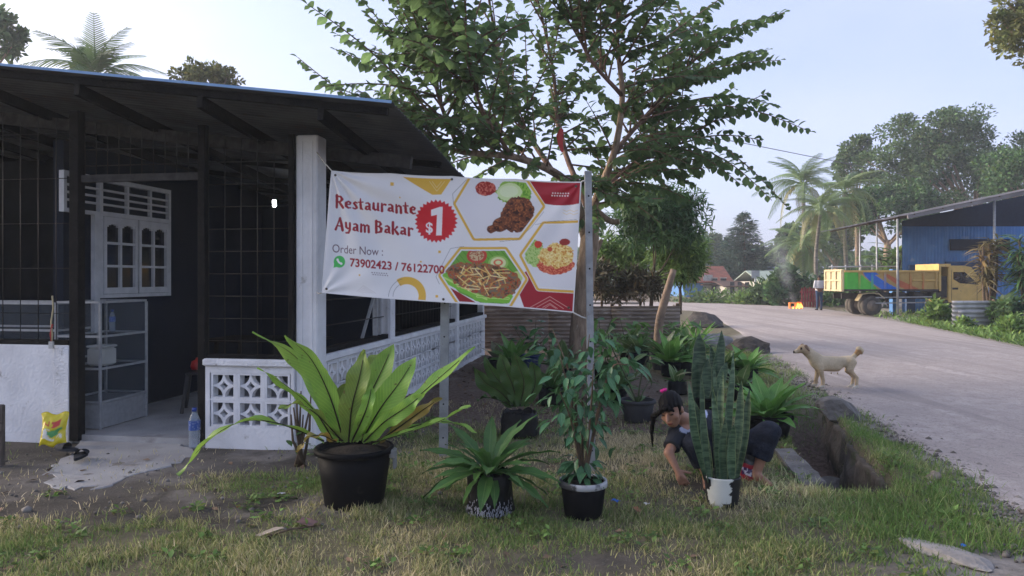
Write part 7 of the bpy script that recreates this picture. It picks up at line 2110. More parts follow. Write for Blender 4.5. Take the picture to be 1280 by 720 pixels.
# ------------------------------------------------------------------ dump truck
def truck():
    d = 31.0; x0 = P(1055, 0, d).x
    o = thing('dump_truck', 'yellow dump truck with green, blue and red swirl on its bed', 'truck', (x0, d, 0.03))
    yel = mat('truck_yellow', (0.60, 0.41, 0.13), (0.50, 0.34, 0.11), scale=3, rough=.5, stain=(0.25, 0.18, 0.10), sscale=4, sthr=.6)
    cream = mat('truck_cream', (0.55, 0.46, 0.28), (0.45, 0.37, 0.22), scale=3, rough=.55, stain=(0.3, 0.24, 0.16), sscale=4, sthr=.58)
    blk = mat('chassis_black', (0.03, 0.028, 0.027), (0.06, 0.052, 0.045), scale=5, rough=.8)
    tyre = mat('tyre', (0.055, 0.050, 0.045), (0.10, 0.088, 0.075), scale=6, rough=.9, bump=.4)
    Z = lambda y: P(0, y, d).z - .03
    X = lambda x: P(x, 0, d).x - x0
    zb, zt = Z(363), Z(338); xr, xf = 0.0, X(1173); wdt = 1.75; zf = Z(334)
    # painted side: swirl of green, blue and red as it is sprayed on the panels
    def paint(x, z):
        u = x / (xf - xr); v = (z - zb) / (zt - zb)
        if u < .10 + .27 * (1 - v) ** .8: c = (.10, .52, .06)
        else: c = (.46, .31, .10)
        e = .45 + .17 * (1 - v) - .04 * math.sin(v * 5)
        q = 1 - v
        if abs(u - (.245 + .27 * q ** 1.5)) < .045 + .055 * q and v < .97: c = (.03, .16, .62)
        if v > .78 and .24 < u < .37 - .3 * (v - .78): c = (.03, .16, .62)
        if abs(u - (.385 + .36 * q ** 1.15)) < .012 + .075 * q and v < .80: c = (.50, .13, .05)
        return c
    nx, nz = 110, 34; V = []; C = []; Q = []
    for j in range(nz + 1):
        for i in range(nx + 1):
            x = xr + (xf - xr) * i / nx; z = zb + (zt - zb) * j / nz; V.append((x, 0, z)); C.append(paint(x, z))
    for j in range(nz):
        for i in range(nx): a = j * (nx + 1) + i; Q.append((a, a + 1, a + nx + 2, a + nx + 1))
    pm = mat('sprayed_panel', (1, 1, 1), (.84, .83, .82), scale=4, rough=.5, attr=True, stain=(0.25, 0.2, 0.14), sscale=5, sthr=.66)
    bed = bpy.data.objects.new('dump_bed', None); COL.objects.link(bed); bed.parent = o
    link('side_panel', make_mesh('side_panel', V, Q, col=C), pm, bed)
    mb = MB(); mb.box((xr, .004, zb), (xf, .05, zt)); mb.build('side_wall', yel, bed)
    mb = MB(); mb.box((xr, wdt - .05, zb), (xf, wdt, zt)); mb.build('side_wall', yel, bed)
    mb = MB(); mb.box((xr, .05, zb - .02), (xf, wdt - .05, zb + .04)); mb.build('floor', yel, bed)
    mb = MB(); mb.box((xf, -.03, zb - .03), (xf + .10, wdt + .03, zf + .14)); mb.box((xf + .10, -.03, zf + .02), (xf + .50, wdt + .03, zf + .14)); mb.build('headboard', yel, bed)
    # ribs with the paint carried across them
    for k in range(8):
        x = xr + .10 + (xf - xr - .2) * k / 7; mb = MB(); mb.box((x - .045, -.055, zb - .01), (x + .045, .0, zt - .03), bev=.012)
        Vr = mb.v; cr = [paint(min(max(p[0], xr), xf), p[2]) for p in Vr]
        link('rib', make_mesh('rib', Vr, mb.f, col=cr), pm, bed)
    for (z0, z1) in ((zt - .08, zt + .005), (zb - .03, zb + .05), ((zb + zt) / 2 - .03, (zb + zt) / 2 + .03)):
        mb = MB()
        if z1 - z0 > .07: mb.box((xr - .01, -.065, z0), (xf + .002, .0, z1), bev=.01)
        else:
            mb.box((X(1140), -.05, z0), (xf, .0, z1), bev=.01)
        cr = [paint(min(max(p[0], xr), xf), (zt + zb) / 2 if z1 > zt else zb + .02) for p in mb.v]
        mm_ = mb.mesh('rail', col=None); link('rail', mm_, yel if z0 > zb else blk, bed)
    # tailgate with its own ribs
    mb = MB(); mb.box((xr - .06, -.02, zb - .05), (xr - .002, wdt + .02, zt + .05)); tg = mb.build('tailgate', cream, bed)
    for k in range(4):
        mb = MB(); y = .08 + (wdt - .16) * k / 3; mb.box((xr - .11, y - .06, zb), (xr - .055, y + .06, zt + .04), bev=.01); mb.build('rib', cream, tg)
    for z in (zb, (zb + zt) / 2, zt):
        mb = MB(); mb.box((xr - .105, -.0, z - .035), (xr - .054, wdt, z + .035)); mb.build('rail', cream, tg)
    # chassis
    for y in (.55, 1.35):
        mb = MB(); mb.box((xr + .15, y, Z(374)), (X(1222), y + .08, Z(367))); mb.build('chassis_rail', blk, o)
    for k in range(4):
        x = X(1100 + 22 * k); mb = MB(); mb.box((x, .05, Z(372)), (x + .35, .5, Z(365)), bev=.02); mb.build('side_box', blk, o)
    mb = MB(); mb.bar((X(1095), .03, Z(379)), (X(1165), .03, Z(378)), .06, .05); mb.bar((X(1095), .03, Z(372)), (X(1165), .03, Z(371)), .06, .05); mb.build('side_guard', grey_metal, o)
    # mudguard
    mb = MB(); gp = [(X(1073), Z(376)), (X(1078), Z(368)), (X(1086), Z(366.5)), (X(1098), Z(366.5)), (X(1106), Z(373))]
    for a, c in zip(gp[:-1], gp[1:]): mb.bar((a[0], .16, a[1]), (c[0], .16, c[1]), .35, .03, (0, 0, 1))
    mb.build('mudguard', cream, o)
    def wheel(px, y0, r_=.42, w=.24, side=-1):
        c = Vector((X(px), y0, r_))
        wl = bpy.data.objects.new('wheel', None); COL.objects.link(wl); wl.parent = o; wl.location = c
        mb = MB(); mb.lathe([(r_ * .55, -w / 2), (r_ * .9, -w / 2), (r_ * .99, -w / 2 + .04), (r_, 0), (r_ * .99, w / 2 - .04), (r_ * .9, w / 2), (r_ * .55, w / 2)], 28); mb.f = mb.f[:-2]
        mb.v = [(x, z, y) for x, y, z in mb.v]; t = mb.build('tyre', tyre, wl, True)
        mb = MB(); mb.lathe([(r_ * .56, -w / 2 + .01), (r_ * .52, -w / 2 + .07), (r_ * .3, -w / 2 + .10), (r_ * .22, -w / 2 + .02), (0, -w / 2 + .01)], 20); mb.v = [(x, z, y) for x, y, z in mb.v]; mb.build('rim', mat('rim_dusty', (0.22, 0.18, 0.14), (0.14, 0.115, 0.09), scale=7, rough=.8), wl, True)
    wheel(1091, .16); wheel(1091, .42); wheel(1091, 1.33); wheel(1091, 1.6)
    wheel(1196, .16); wheel(1196, 1.6)
    # cab
    cz0, cz1 = Z(378), Z(332); ca, cb = X(1186), X(1234)
    prof = [(ca, cz0), (ca, cz1), (ca + .62, cz1), (ca + .95, cz1 - .06), (cb - .12, Z(356)), (cb, Z(360)), (cb + .02, cz0)]
    mb = MB(); mb.prism(prof, .02, wdt - .02, 'y'); cab = mb.build('cab', yel, o)
    wv = [(ca + .20, Z(340)), (ca + .68, Z(340)), (cb - .34, Z(356)), (ca + .48, Z(354)), (ca + .20, Z(349))]
    mb = MB(); mb.prism(wv, .012, .019, 'y'); mb.build('side_window', dglass, cab)
    mb = MB(); mb.bar((ca + .97, .15, cz1 - .10), (cb - .16, .15, Z(355)), .02, .02); mb.prism([(ca + 1.0, cz1 - .09), (cb - .10, Z(356.5)), (cb - .085, Z(356)), (ca + 1.015, cz1 - .07)], .12, wdt - .12, 'y'); mb.build('windscreen', dglass, cab)
    mb = MB(); mb.box((ca + .16, .010, Z(362)), (ca + .40, .019, Z(359.5))); mb.build('door_handle', blk, cab)
    mb = MB(); mb.box((ca + .12, .014, Z(376)), (ca + .135, .0195, Z(338))); mb.box((cb - .42, .014, Z(376)), (cb - .405, .0195, Z(358))); mb.build('door_seam', blk, cab)
    mb = MB(); mb.box((cb - .1, .1, Z(366)), (cb + .03, .42, Z(362))); mb.build('headlight', mat('lamp_glass', (.6, .6, .58), rough=.2), cab)
    mb = MB(); mb.box((cb - .05, 1.4, Z(366)), (cb + .03, 1.66, Z(362))); mb.build('headlight', MATS['lamp_glass'], cab)
    mb = MB(); mb.box((cb - .1, -.0, Z(380)), (cb + .12, wdt, Z(373)), bev=.03); mb.build('bumper', blk, cab)
    mb = MB(); mb.box((xf + .12, .1, Z(372)), (ca - .02, 1.6, Z(345))); mb.build('gear_housing', blk, o)
    # metal rack behind the bed rim
    mb = MB()
    for a, c in ((1058, 1120), (1062, 1150)): mb.tube([(X(a), 1.7, Z(333)), (X(c), 1.7, Z(332))], .03, 6)
    for x in (1062, 1080, 1100, 1115): mb.tube([(X(x), 1.7, Z(340)), (X(x), 1.7, Z(330))], .03, 6)
    mb.build('rack', alu, o, True)
truck()

# ------------------------------------------------------------------ roadside on the far side
def sheet_barrier():
    g = G(1216, 411); o = thing('zinc_barrier', 'pale corrugated zinc sheets stacked on edge before the truck cab', 'barrier', (g.x, g.y, 0))
    z = lambda y: P(0, y, g.y).z; x = lambda p: P(p, 0, g.y).x - g.x
    V, Q = corr((x(1190), 0), (x(1244), .12), .02, z(376), .14, .022, True); link('zinc_sheet', make_mesh('zinc_sheet', V, Q, True), zinc_grey, o)
    V, Q = corr((x(1196), -.06), (x(1243), .05), .0, z(388), .14, .022, True); link('zinc_sheet', make_mesh('zinc_sheet', V, Q, True), zinc_grey, o)
    mb = MB(); mb.tube([(x(1247), .12, -.05), (x(1247), .12, z(374))], .09, 9); mb.build('post', stem_brown, o, True)
sheet_barrier()
def tuft(label, px, py, n, L, m_, seed, h=.6, r_=.5, name='bush', cat='bush', tm=None, droop=0, cz=.5):
    g = G(px, py); r0 = rng(seed); o = thing(name, label, cat, g)
    cen = np.column_stack([r0.normal(0, r_ * .45, 12), r0.normal(0, r_ * .3, 12), np.abs(r0.normal(h * cz, h * .28, 12))])
    pos, d, Ls, ro = clumps(r0, cen, np.ones((12, 3)) * r_ * .42, n, L, up=.4, hang=droop)
    pos[:, 2] = np.abs(pos[:, 2])
    leaf_cloud('foliage', tm or TL, pos, d, Ls, ro, o, m_, kind=None)
    mb = MB()
    for k in range(4): mb.tube([(0, 0, 0), Vector(cen[k])], [.025, .01], 5)
    mb.build('stem', stem_brown, o, True); return o
tuft('bright green leafy bush at the left end of the zinc barrier', 1172, 406, 700, .2, lime_leaf, 71, .75, .5)
tuft('green bush right of the zinc barrier post', 1262, 412, 900, .2, far_leaf, 72, 1.0, .55)
tuft('low bright weeds along the verge right of the barrier', 1276, 420, 700, .16, lime_leaf, 73, .4, .6)
tuft('small plant growing at the foot of the zinc barrier', 1205, 412, 260, .14, lime_leaf, 74, .3, .35)
# dry leaved plant: several stems with strap leaves
def dry_plant(label, px, base_py, d, top_py, spread, n, L, m_, seed):
    g = P(px, base_py, d); g.z = 0; rr = random.Random(seed); r0 = rng(seed); o = thing('dracaena', label, 'plant', g)
    tops = []
    for k in range(6):
        t = P(px + rr.uniform(-1, 1) * spread * .7, top_py + rr.uniform(0, 45), d + rr.uniform(-.4, .4)) - g; tops.append(t)
        limb([(rr.uniform(-.1, .1), 0, 0), t * .5 + Vector((rr.uniform(-.1, .1), 0, .0)), t], [.06, .045, .03], o, stem_brown, 'stem', 7, 8)
    pos = []; dr = []; Ls = []
    for t in tops:
        for q in range(n):
            u = rr.uniform(.5, 1.05); a = rr.uniform(0, 6.28); pos.append(t * u); dr.append((math.cos(a), math.sin(a), rr.uniform(-.2, 1.3))); Ls.append(L * rr.uniform(.7, 1.2))
    leaf_cloud('foliage', leaf_mesh('tmpl_strap', m_, .07, .7, .2, 6, 1), np.array(pos), np.array(dr), np.array(Ls), r0.uniform(-.5, .5, len(pos)), o, m_, kind=None)
dry_plant('straggly dracaena with dry brown strap leaves before the truck cab', 1236, 405, 24.5, 292, 24, 60, .5, dry_leaf, 81)
dry_plant('straggly dracaena with dark green leaves at the right edge', 1284, 412, 24, 300, 22, 70, .6, deep_leaf, 82)
dry_plant('broad green banana like plant behind the truck bed', 1112, 380, 40, 305, 26, 26, 1.3, lime_leaf, 83)
tuft('dark green shrub mass behind the truck and posts', 1070, 384, 1500, .35, deep_leaf, 75, 1.8, 1.6)
tuft('dark undergrowth under the coconut palms', 1040, 381, 1200, .35, deep_leaf, 76, 1.6, 1.5)
tuft('dark leafy shrub behind the burning crate', 985, 381.5, 1600, .35, deep_leaf, 77, 2.0, 1.4)
tuft('grey green agave like shrub left of the burning crate', 958, 381, 900, .5, far_leaf, 78, 1.2, 1.5, tm=TN)
tuft('low roadside weeds under the sign', 940, 380.5, 900, .22, lime_leaf, 79, .45, 1.3)
tuft('low roadside weeds before the blue house', 905, 379, 700, .2, lime_leaf, 80, .28, 1.8)
tuft('low green hedge before the blue house wall', 880, 378.5, 500, .25, far_leaf, 84, .4, 1.6)
def fire():
    g = G(996, 386.5); o = thing('burning_crate', 'burning orange crate with open flames at the roadside', 'fire', (g.x, g.y, .03))
    s = g.y / F
    cm = mat('burning_crate', (0.55, 0.16, 0.04), (0.3, 0.08, 0.03), scale=6, rough=.8, emit=(1.0, .25, .05), estr=.25)
    o.scale = (.8, .8, .8)
    for (a, c) in (((-.5, -.12, 0), (.3, .12, .06)), ((-.5, -.12, .34), (.2, .12, .40)), ((-.5, -.12, .06), (-.44, .12, .34)), ((-.1, -.11, .06), (-.04, .12, .34))):
        mb = MB(); mb.box(a, c); mb.build('crate_board', cm, o)
    fm = bpy.data.materials.new('flame'); fm.use_nodes = True; N = fm.node_tree.nodes; L = fm.node_tree.links
    em = N.new('ShaderNodeEmission'); tc = N.new('ShaderNodeTexCoord'); sx = N.new('ShaderNodeSeparateXYZ'); rp = N.new('ShaderNodeValToRGB')
    L.new(tc.outputs['Generated'], sx.inputs['Vector']); L.new(sx.outputs['Z'], rp.inputs['Fac']); rp.color_ramp.elements[0].color = (1, .55, .10, 1); rp.color_ramp.elements[1].color = (1, .12, .01, 1); L.new(rp.outputs['Color'], em.inputs['Color']); em.inputs['Strength'].default_value = 2.2
    L.new(em.outputs['Emission'], N['Material Output'].inputs['Surface'])
    rr = random.Random(9)
    for k in range(9):
        x = rr.gauss(.2, .16); h = rr.uniform(.25, .55) * (1 - abs(x - .2)); mb = MB()
        mb.tube([(x, rr.uniform(-.1, .1), .0), (x + rr.uniform(-.05, .05), 0, h * .35), (x + rr.uniform(-.06, .06), 0, h * .7), (x + rr.uniform(-.08, .08), 0, h)], [.05, .085, .05, .004], 7); mb.build('flame', fm, o, True)
    for k in range(3):
        mb = MB(); x = -.3 + .2 * k; mb.tube([(x, -.14, .0), (x + .02, -.14, .08), (x, -.14, .16)], [.03, .04, .003], 6); mb.build('flame', fm, o, True)
fire()
g = G(1014, 384); o = thing('red_fence', 'small red slatted fence panel beside the man', 'fence', (g.x, g.y, 0))
rm = mat('faded_red', (0.28, 0.05, 0.05), (0.18, 0.035, 0.035), scale=4, rough=.8)
for k in range(8):
    mb = MB(); mb.box((-.55 + k * .15, 0, .0), (-.45 + k * .15, .03, 1.05 + .06 * (k % 2))); mb.build('slat', rm, o)
for z in (.3, .8):
    mb = MB(); mb.box((-.6, .031, z), (.72, .06, z + .08)); mb.build('rail', rm, o)
def sign():
    g = G(944, 380); o = thing('road_sign', 'small pale square sign on a thin post at the bend', 'sign', g); z = lambda y: P(0, y, g.y).z
    mb = MB(); mb.tube([(0, 0, -.1), (0, 0, z(340))], .05, 8); mb.build('post', grey_metal, o, True)
    mb = MB(); mb.box((-.24, -.07, z(347.5)), (.24, -.052, z(338.5)), bev=.006); p = mb.build('board', mat('sign_grey', (0.45, 0.45, 0.46), (.38, .38, .39), rough=.6), o)
    mb = MB(); mb.box((-.26, -.051, z(348)), (.26, -.045, z(338))); mb.build('back_plate', grey_metal, o)
sign()
# far houses at the bend
def house(label, px0, px1, eave, ridge, d, wall_m, roof_m, base=379, over=.3, dep=6):
    a = P(px0, 0, d); c = P(px1, 0, d); z = lambda y: P(0, y, d).z
    o = thing('house', label, 'house', (a.x, d, 0)); w = c.x - a.x; ze = z(eave); zr = z(ridge)
    mb = MB(); mb.box((0, 0, -.2), (w, dep, ze)); mb.build('wall', wall_m, o)
    t = .08; mb = MB()
    prof = [(-over, ze - .05), (dep / 2, zr), (dep + over, ze - .05), (dep + over, ze - .05 + t), (dep / 2, zr + t), (-over, ze - .05 + t)]
    mb.prism([(y, zz) for y, zz in prof], -over, w + over, 'x'); mb.build('roof', roof_m, o)
    return o, w, ze
redroof = mat('red_tin', (0.25, 0.09, 0.06), (0.16, 0.06, 0.045), scale=2, rough=.7)
brownroof = mat('brown_tin', (0.12, 0.07, 0.055), (0.08, 0.05, 0.04), scale=2, rough=.7)
greenroof = mat('pale_green_tin', (0.36, 0.43, 0.36), (0.28, 0.34, 0.29), scale=2, rough=.6)
creamw = mat('cream_wall', (0.50, 0.47, 0.42), (0.40, 0.38, 0.34), scale=1.5, rough=.9)
h, w, ze = house('blue walled house with red and brown tin roof at the road bend', 855, 912, 353, 333, 63, blue_wall, redroof)
mb = MB(); mb.box((w * .35, -.9, ze - .25), (w + .6, .0, ze - .15)); mb.build('porch_roof', brownroof, h)
for x in (w * .6, w * .8):
    mb = MB(); mb.box((x, -.02, .3), (x + .5, -.002, 1.6)); f = mb.build('window', mat('house_window', (.05, .06, .08), rough=.2), h); mb = MB(); mb.box((x - .05, -.03, 1.6), (x + .55, -.001, 1.68)); mb.build('lintel', creamw, f)
mb = MB(); mb.box((w * .42, -.02, 0), (w * .42 + .8, -.002, 1.9)); mb.build('door', mat('pale_door', (.5, .5, .48)), h)
h, w, ze = house('long cream house with pale green tin roof behind the fire', 952, 1022, 352, 339, 57, creamw, greenroof)
for x in (.5, 1.6, 2.8):
    mb = MB(); mb.box((x, -.02, .4), (x + .6, -.002, 1.6)); f = mb.build('window', MATS['house_window'], h); mb = MB(); mb.box((x - .05, -.03, .32), (x + .65, -.001, .4)); mb.build('sill', creamw, f)
h, w, ze = house('long blue roofed house further behind the green roof', 958, 1008, 342, 334, 66, creamw, blue_dark)
mb = MB(); mb.box((.4, -.02, 0), (1.2, -.002, 1.9)); mb.build('door', MATS['house_window'], h)
h, w, ze = house('pale fenced house between the blue house and the conifer', 908, 945, 358, 352, 60, creamw, brownroof)
for x in (.3, .9, 1.5):
    mb = MB(); mb.box((x, -.02, 0.4), (x + .35, -.002, 1.3)); mb.build('window', MATS['house_window'], h)
# overhead cable
o = thing('overhead_cable', 'thin overhead cable crossing the sky above the road', 'cable', P(850, 170, 40))
mb = MB(); mb.tube([P(700, 140, 38) - o.location, P(925, 178, 42) - o.location, P(1050, 203, 47) - o.location, P(1150, 222, 54) - o.location], .022, 5); mb.build('cable', mat('cable_grey', (.12, .12, .13), rough=.7), o, True)
# distant wooded skyline so that the road ends among trees
def wood_line():
    r0 = rng(91); n = 30000; pos = []
    a = r0.uniform(-1.4, 1.4, n); dist = r0.uniform(105, 135, n); h = (4.5 + 3.5 * fbm(a * 9, a * 0, 92)) * np.sqrt(r0.random(n))
    pos = np.column_stack([np.sin(a) * dist, np.cos(a) * dist, h])
    d = r0.normal(size=(n, 3)); o = leaf_cloud('distant_wood', TL, pos, d, r0.uniform(.8, 1.5, n), r0.uniform(-1, 1, n), None, far_leaf)
    tag(o, 'far wooded skyline beyond the houses and road', 'wood', kind='stuff')
wood_line()
# ------------------------------------------------------------------ grass, litter, stones
def blades(name, label, n_try, xr, yr, hfun, wbase, colfun, seed, dens=None, seg=3, lean=1.5):
    r0 = rng(seed)
    x = r0.uniform(*xr, n_try); y = yr[0] + (yr[1] - yr[0]) * r0.random(n_try) ** 1.25
    if dens is None: keep = r0.random(n_try) < grass_amount(x, y) ** 1.2 * (.30 + 1.0 * smooth(.40, .62, fbm(x * 4, y * 4, 41)))
    else: keep = r0.random(n_try) < dens(x, y)
    keep &= np.abs(x) < y * .74 + .6
    x, y = x[keep], y[keep]; n = len(x)
    z = ground_h(x, y) - .004
    h = hfun(x, y, r0); a = r0.uniform(0, 2 * np.pi, n); ln = np.abs(r0.normal(0, lean * .55, n)) + .15
    w = wbase * r0.uniform(.6, 1.4, n); b = r0.uniform(0, 2 * np.pi, n)
    V = np.zeros((n, 2 * seg + 1, 3)); dx, dy = np.cos(a), np.sin(a); sx, sy = np.cos(b), np.sin(b)
    for i in range(seg + 1):
        t = i / seg; bend = ln * t * (.4 + .6 * t); up = t / np.sqrt(1 + bend ** 2); out = bend / np.sqrt(1 + bend ** 2)
        px = x + dx * h * out; py = y + dy * h * out; pz = z + h * up
        if i < seg:
            ww = w * (1 - .6 * t); V[:, 2 * i] = np.stack([px - sx * ww, py - sy * ww, pz], -1); V[:, 2 * i + 1] = np.stack([px + sx * ww, py + sy * ww, pz], -1)
        else: V[:, 2 * seg] = np.stack([px, py, pz], -1)
    m = 2 * seg + 1; T = []
    for i in range(seg - 1): T += [(2 * i, 2 * i + 1, 2 * i + 3), (2 * i, 2 * i + 3, 2 * i + 2)]
    T.append((2 * seg - 2, 2 * seg - 1, 2 * seg)); T = np.array(T)
    Q = (T[None] + (np.arange(n) * m)[:, None, None]).reshape(-1, 3)
    c = colfun(x, y, r0, n); col = np.repeat(c, m, 0)
    gm = mat('grass_blade', (1, 1, 1), (.9, .9, .9), scale=3, rough=.7, spec=.15, attr=True, transl=.3)
    o = link(name, make_mesh(name, V.reshape(-1, 3), Q, False, col=col), gm)
    print(name, n)
    return tag(o, label, 'grass', kind='stuff')
def gcol(x, y, r0, n):
    green = np.array([.17, .26, .075]); straw = np.array([.74, .62, .40]); olive = np.array([.39, .37, .17])
    p = fbm(x * 1.1, y * 1.1, 43)
    l = interp(DITCH, y); vg = smooth(-.6, .2, x - l) * .40
    tuft_ = np.exp(-(((x + 1.75) / 0.8) ** 2 + ((y - 5.75) / 0.35) ** 2))
    s = np.clip(.46 + 1.5 * (p - .5) - vg - tuft_ * .6 + r0.normal(0, .22, n), 0, 1)[:, None]
    c = np.where(s < .5, green + (olive - green) * s * 2, olive + (straw - olive) * (s - .5) * 2)
    return c * r0.uniform(.7, 1.3, (n, 1))
blades('grass', 'dry patchy grass covering the yard in front of the restaurant', 470000, (-5.2, 4.6), (3.5, 9.5), lambda x, y, r0: r0.uniform(.02, .068, len(x)) * (.4 + 1.2 * fbm(x * 3, y * 3, 44)), .0030, gcol, 45)
def vdens(x, y):
    l = interp(ROAD_L, y); c = interp(DITCH, y) - 1.3 * smooth(8.6, 10, y)
    near = np.exp(-((y - 5.25) / .55) ** 2) * smooth(1.5, 2.2, x)
    d = np.maximum(smooth(.22, .42, x - c) * (1 - smooth(-.35, -.02, x - l)) * (.35 + .8 * fbm(x * 4, y * 4, 46)), near * (1 - smooth(-.2, .0, x - l)))
    edge = np.exp(-((x - l) / .18) ** 2) * smooth(.5, .6, fbm(x * 2, y * 2.0, 49)) * .6
    return np.clip(np.maximum(d, edge) * (1 - ditch_amount(x, y)), 0, 1) * (1 - .75 * np.exp(-(((x - 4.45) / .5) ** 2 + ((y - 10.4) / .5) ** 2)))
blades('tall_grass', 'longer green grass on the verge between ditch and road', 110000, (1.5, 6.5), (4.3, 17), lambda x, y, r0: r0.uniform(.04, .13, len(x)), .003, lambda x, y, r0, n: gcol(x, y, r0, n) * [[.9, 1.05, .9]], 47, vdens)
def fdens(x, y):
    r_ = np.interp(y, [t[0] for t in ROAD_R], [t[1] for t in ROAD_R])
    return smooth(.0, .3, x - r_) * (1 - smooth(2.0, 3.0, x - r_)) * .8
def far_grass():
    r0 = rng(48); n = 9000; y = r0.uniform(14, 36, n); rx = interp(ROAD_R, y); x = rx + r0.uniform(.0, 2.6, n) ** 1.3
    k = (y < 27) | (r0.random(n) < .15); x, y = x[k], y[k]; n = len(x)
    pos = np.column_stack([x, y, np.zeros(n)]); d = np.column_stack([r0.normal(0, .6, n), r0.normal(0, .6, n), np.ones(n)])
    o = leaf_cloud('verge_grass', TN, pos, d, r0.uniform(.1, .3, n), r0.uniform(-1, 1, n), None, lime_leaf)
    tag(o, 'green grass strip along the far side of the road', 'grass', kind='stuff')
far_grass()
# fallen leaves, twigs and pebbles: too many to count
def litter():
    r0 = rng(95); n = 2600; x = r0.uniform(-4, 4.2, n); y = r0.uniform(3.8, 13, n); k = (np.abs(x) < y * .72) & (x < interp(DITCH, y) - .3); k &= (y > 6.8) | (r0.random(n) < .18)
    k &= ~((x < -1.9 + .14 * (y - 7)) & (y > 6.6)); x, y = x[k], y[k]; n = len(x)
    pos = np.column_stack([x, y, ground_h(x, y) + .012]); d = np.column_stack([r0.normal(size=n), r0.normal(size=n), r0.normal(0, .2, n)])
    lm = mat('fallen_leaf', (0.20, 0.13, 0.08), (0.10, 0.065, 0.045), scale=2, rough=.9, attr=True)
    o = leaf_cloud('leaf_litter', TL, pos, d, r0.uniform(.03, .085, n), r0.uniform(-.6, .6, n), None, lm); tag(o, 'brown fallen leaves scattered over the swept soil', 'leaf litter', kind='stuff')
    # pebbles
    mb = MB(); ico = rock_mesh('tmpl_pebble', 1, 1, .7, 3, 1, .3); TV = np.array([v.co[:] for v in ico.vertices]); TF = np.array([p.vertices[:] for p in ico.polygons])
    n = 1500; x = r0.uniform(-4.5, 4.2, n); y = r0.uniform(3.8, 9, n); k = ((x < -.5) & (y > 4.7) & (y < 7.1)) | ((x > 2.2) & (x < 3.6) & (y < 6)); k &= np.abs(x) < y * .72; x, y = x[k], y[k]; n = len(x)
    s = r0.gamma(1.3, .005, n) + .003; V = np.column_stack([x, y, ground_h(x, y) + s * .3])[:, None] + TV[None] * s[:, None, None]
    Q = (TF[None] + (np.arange(n) * len(TV))[:, None, None]).reshape(-1, 3); c = np.repeat(r0.uniform(.5, 1.4, (n, 1)) * np.array([[1, .97, .93]]), len(TV), 0)
    o = link('pebbles', make_mesh('pebbles', V.reshape(-1, 3), Q, True, col=c), mat('pebble', (0.2, 0.19, 0.175), (0.13, 0.12, 0.11), scale=5, rough=.9, attr=True)); tag(o, 'pebbles and grit scattered over the bare earth', 'pebbles', kind='stuff')
    bpy.data.meshes.remove(ico)
    n = 1600; y = r0.uniform(4, 14, n); l = interp(ROAD_L, y); x = l + np.abs(r0.normal(0, .5, n)) - .1
    return
litter()
def weeds():
    r0 = rng(97); C = 190; cx = r0.uniform(-3.6, 3.6, C); cy = r0.uniform(3.9, 9.0, C); k = (np.abs(cx) < cy * .72) & (cx < interp(ROAD_L, cy) - .1) & (ditch_amount(cx, cy) < .05) & ~((cx < -1.9 + .14 * (cy - 7)) & (cy > 6.5))
    k &= ~((cx < -2.2) & (cy > 5.6)); cx, cy = cx[k], cy[k]; C = len(cx)
    m = 26; x = np.repeat(cx, m) + r0.normal(0, .05, C * m); y = np.repeat(cy, m) + r0.normal(0, .05, C * m); n = C * m
    pos = np.column_stack([x, y, ground_h(x, y) + r0.uniform(.0, .035, n)]); d = np.column_stack([r0.normal(size=n), r0.normal(size=n), r0.uniform(.0, .9, n)])
    o = leaf_cloud('weeds', TL, pos, d, r0.uniform(.025, .06, n), r0.uniform(-.5, .5, n), None, lime_leaf); tag(o, 'small broad leaved weeds among the grass', 'weeds', kind='stuff')
    n = 5200; y = 3.6 + 11 * r0.random(n) ** 1.6; x = interp(ROAD_L, y) + r0.normal(.15, .28, n); k = ditch_amount(x, y) + (np.abs(x - interp(DITCH, y)) < .45) * (y > 5.5) * (y < 9.6) < .05; x, y = x[k], y[k]; n = len(x); s = r0.gamma(1.3, .006, n) + .004
    ico = rock_mesh('tmpl_grit', 1, 1, .7, 5, 1, .3); TV = np.array([v.co[:] for v in ico.vertices]); TF = np.array([p.vertices[:] for p in ico.polygons]); bpy.data.meshes.remove(ico)
    V = np.column_stack([x, y, np.maximum(ground_h(x, y), .0) + s * .2])[:, None] + TV[None] * s[:, None, None]
    Q = (TF[None] + (np.arange(n) * len(TV))[:, None, None]).reshape(-1, 3); c = np.repeat(r0.uniform(.6, 1.5, (n, 1)) * np.array([[1, .95, .9]]), len(TV), 0)
    o = link('gravel', make_mesh('gravel', V.reshape(-1, 3), Q, True, col=c), MATS['pebble']); tag(o, 'loose gravel along the broken road edge', 'gravel', kind='stuff')
weeds()
# a few single scraps one can point at
def scrap(name, label, px, py, s, colr, seed, cat='litter'):
    g = G(px, py); r0 = random.Random(seed); V = []; n = 5
    for j in range(n):
        for i in range(n):
            V.append(((i / (n - 1) - .5) * s[0], (j / (n - 1) - .5) * s[1], r0.uniform(0, .014)))
    Q = [(j * n + i, j * n + i + 1, (j + 1) * n + i + 1, (j + 1) * n + i) for j in range(n - 1) for i in range(n - 1)]
    o = link(name, make_mesh(name, V, Q, True), mat('scrap_%s' % seed, colr, rough=.6)); o.location = (g.x, g.y, float(ground_h(g.x, g.y)) + .03); o.rotation_euler = (.12, .08, seed); tag(o, label, cat)
scrap('plastic_scrap', 'small blue plastic scrap right of the ficus pot', 770, 632, (.06, .05), (.02, .14, .55), 1)
scrap('plastic_scrap', 'white plastic scrap on the grass below the woman\'s hand', 808, 634, (.05, .03), (.6, .6, .6), 2)
scrap('plastic_scrap', 'pale scrap on the grass before the big fern pot', 352, 622, (.05, .04), (.5, .52, .55), 3)
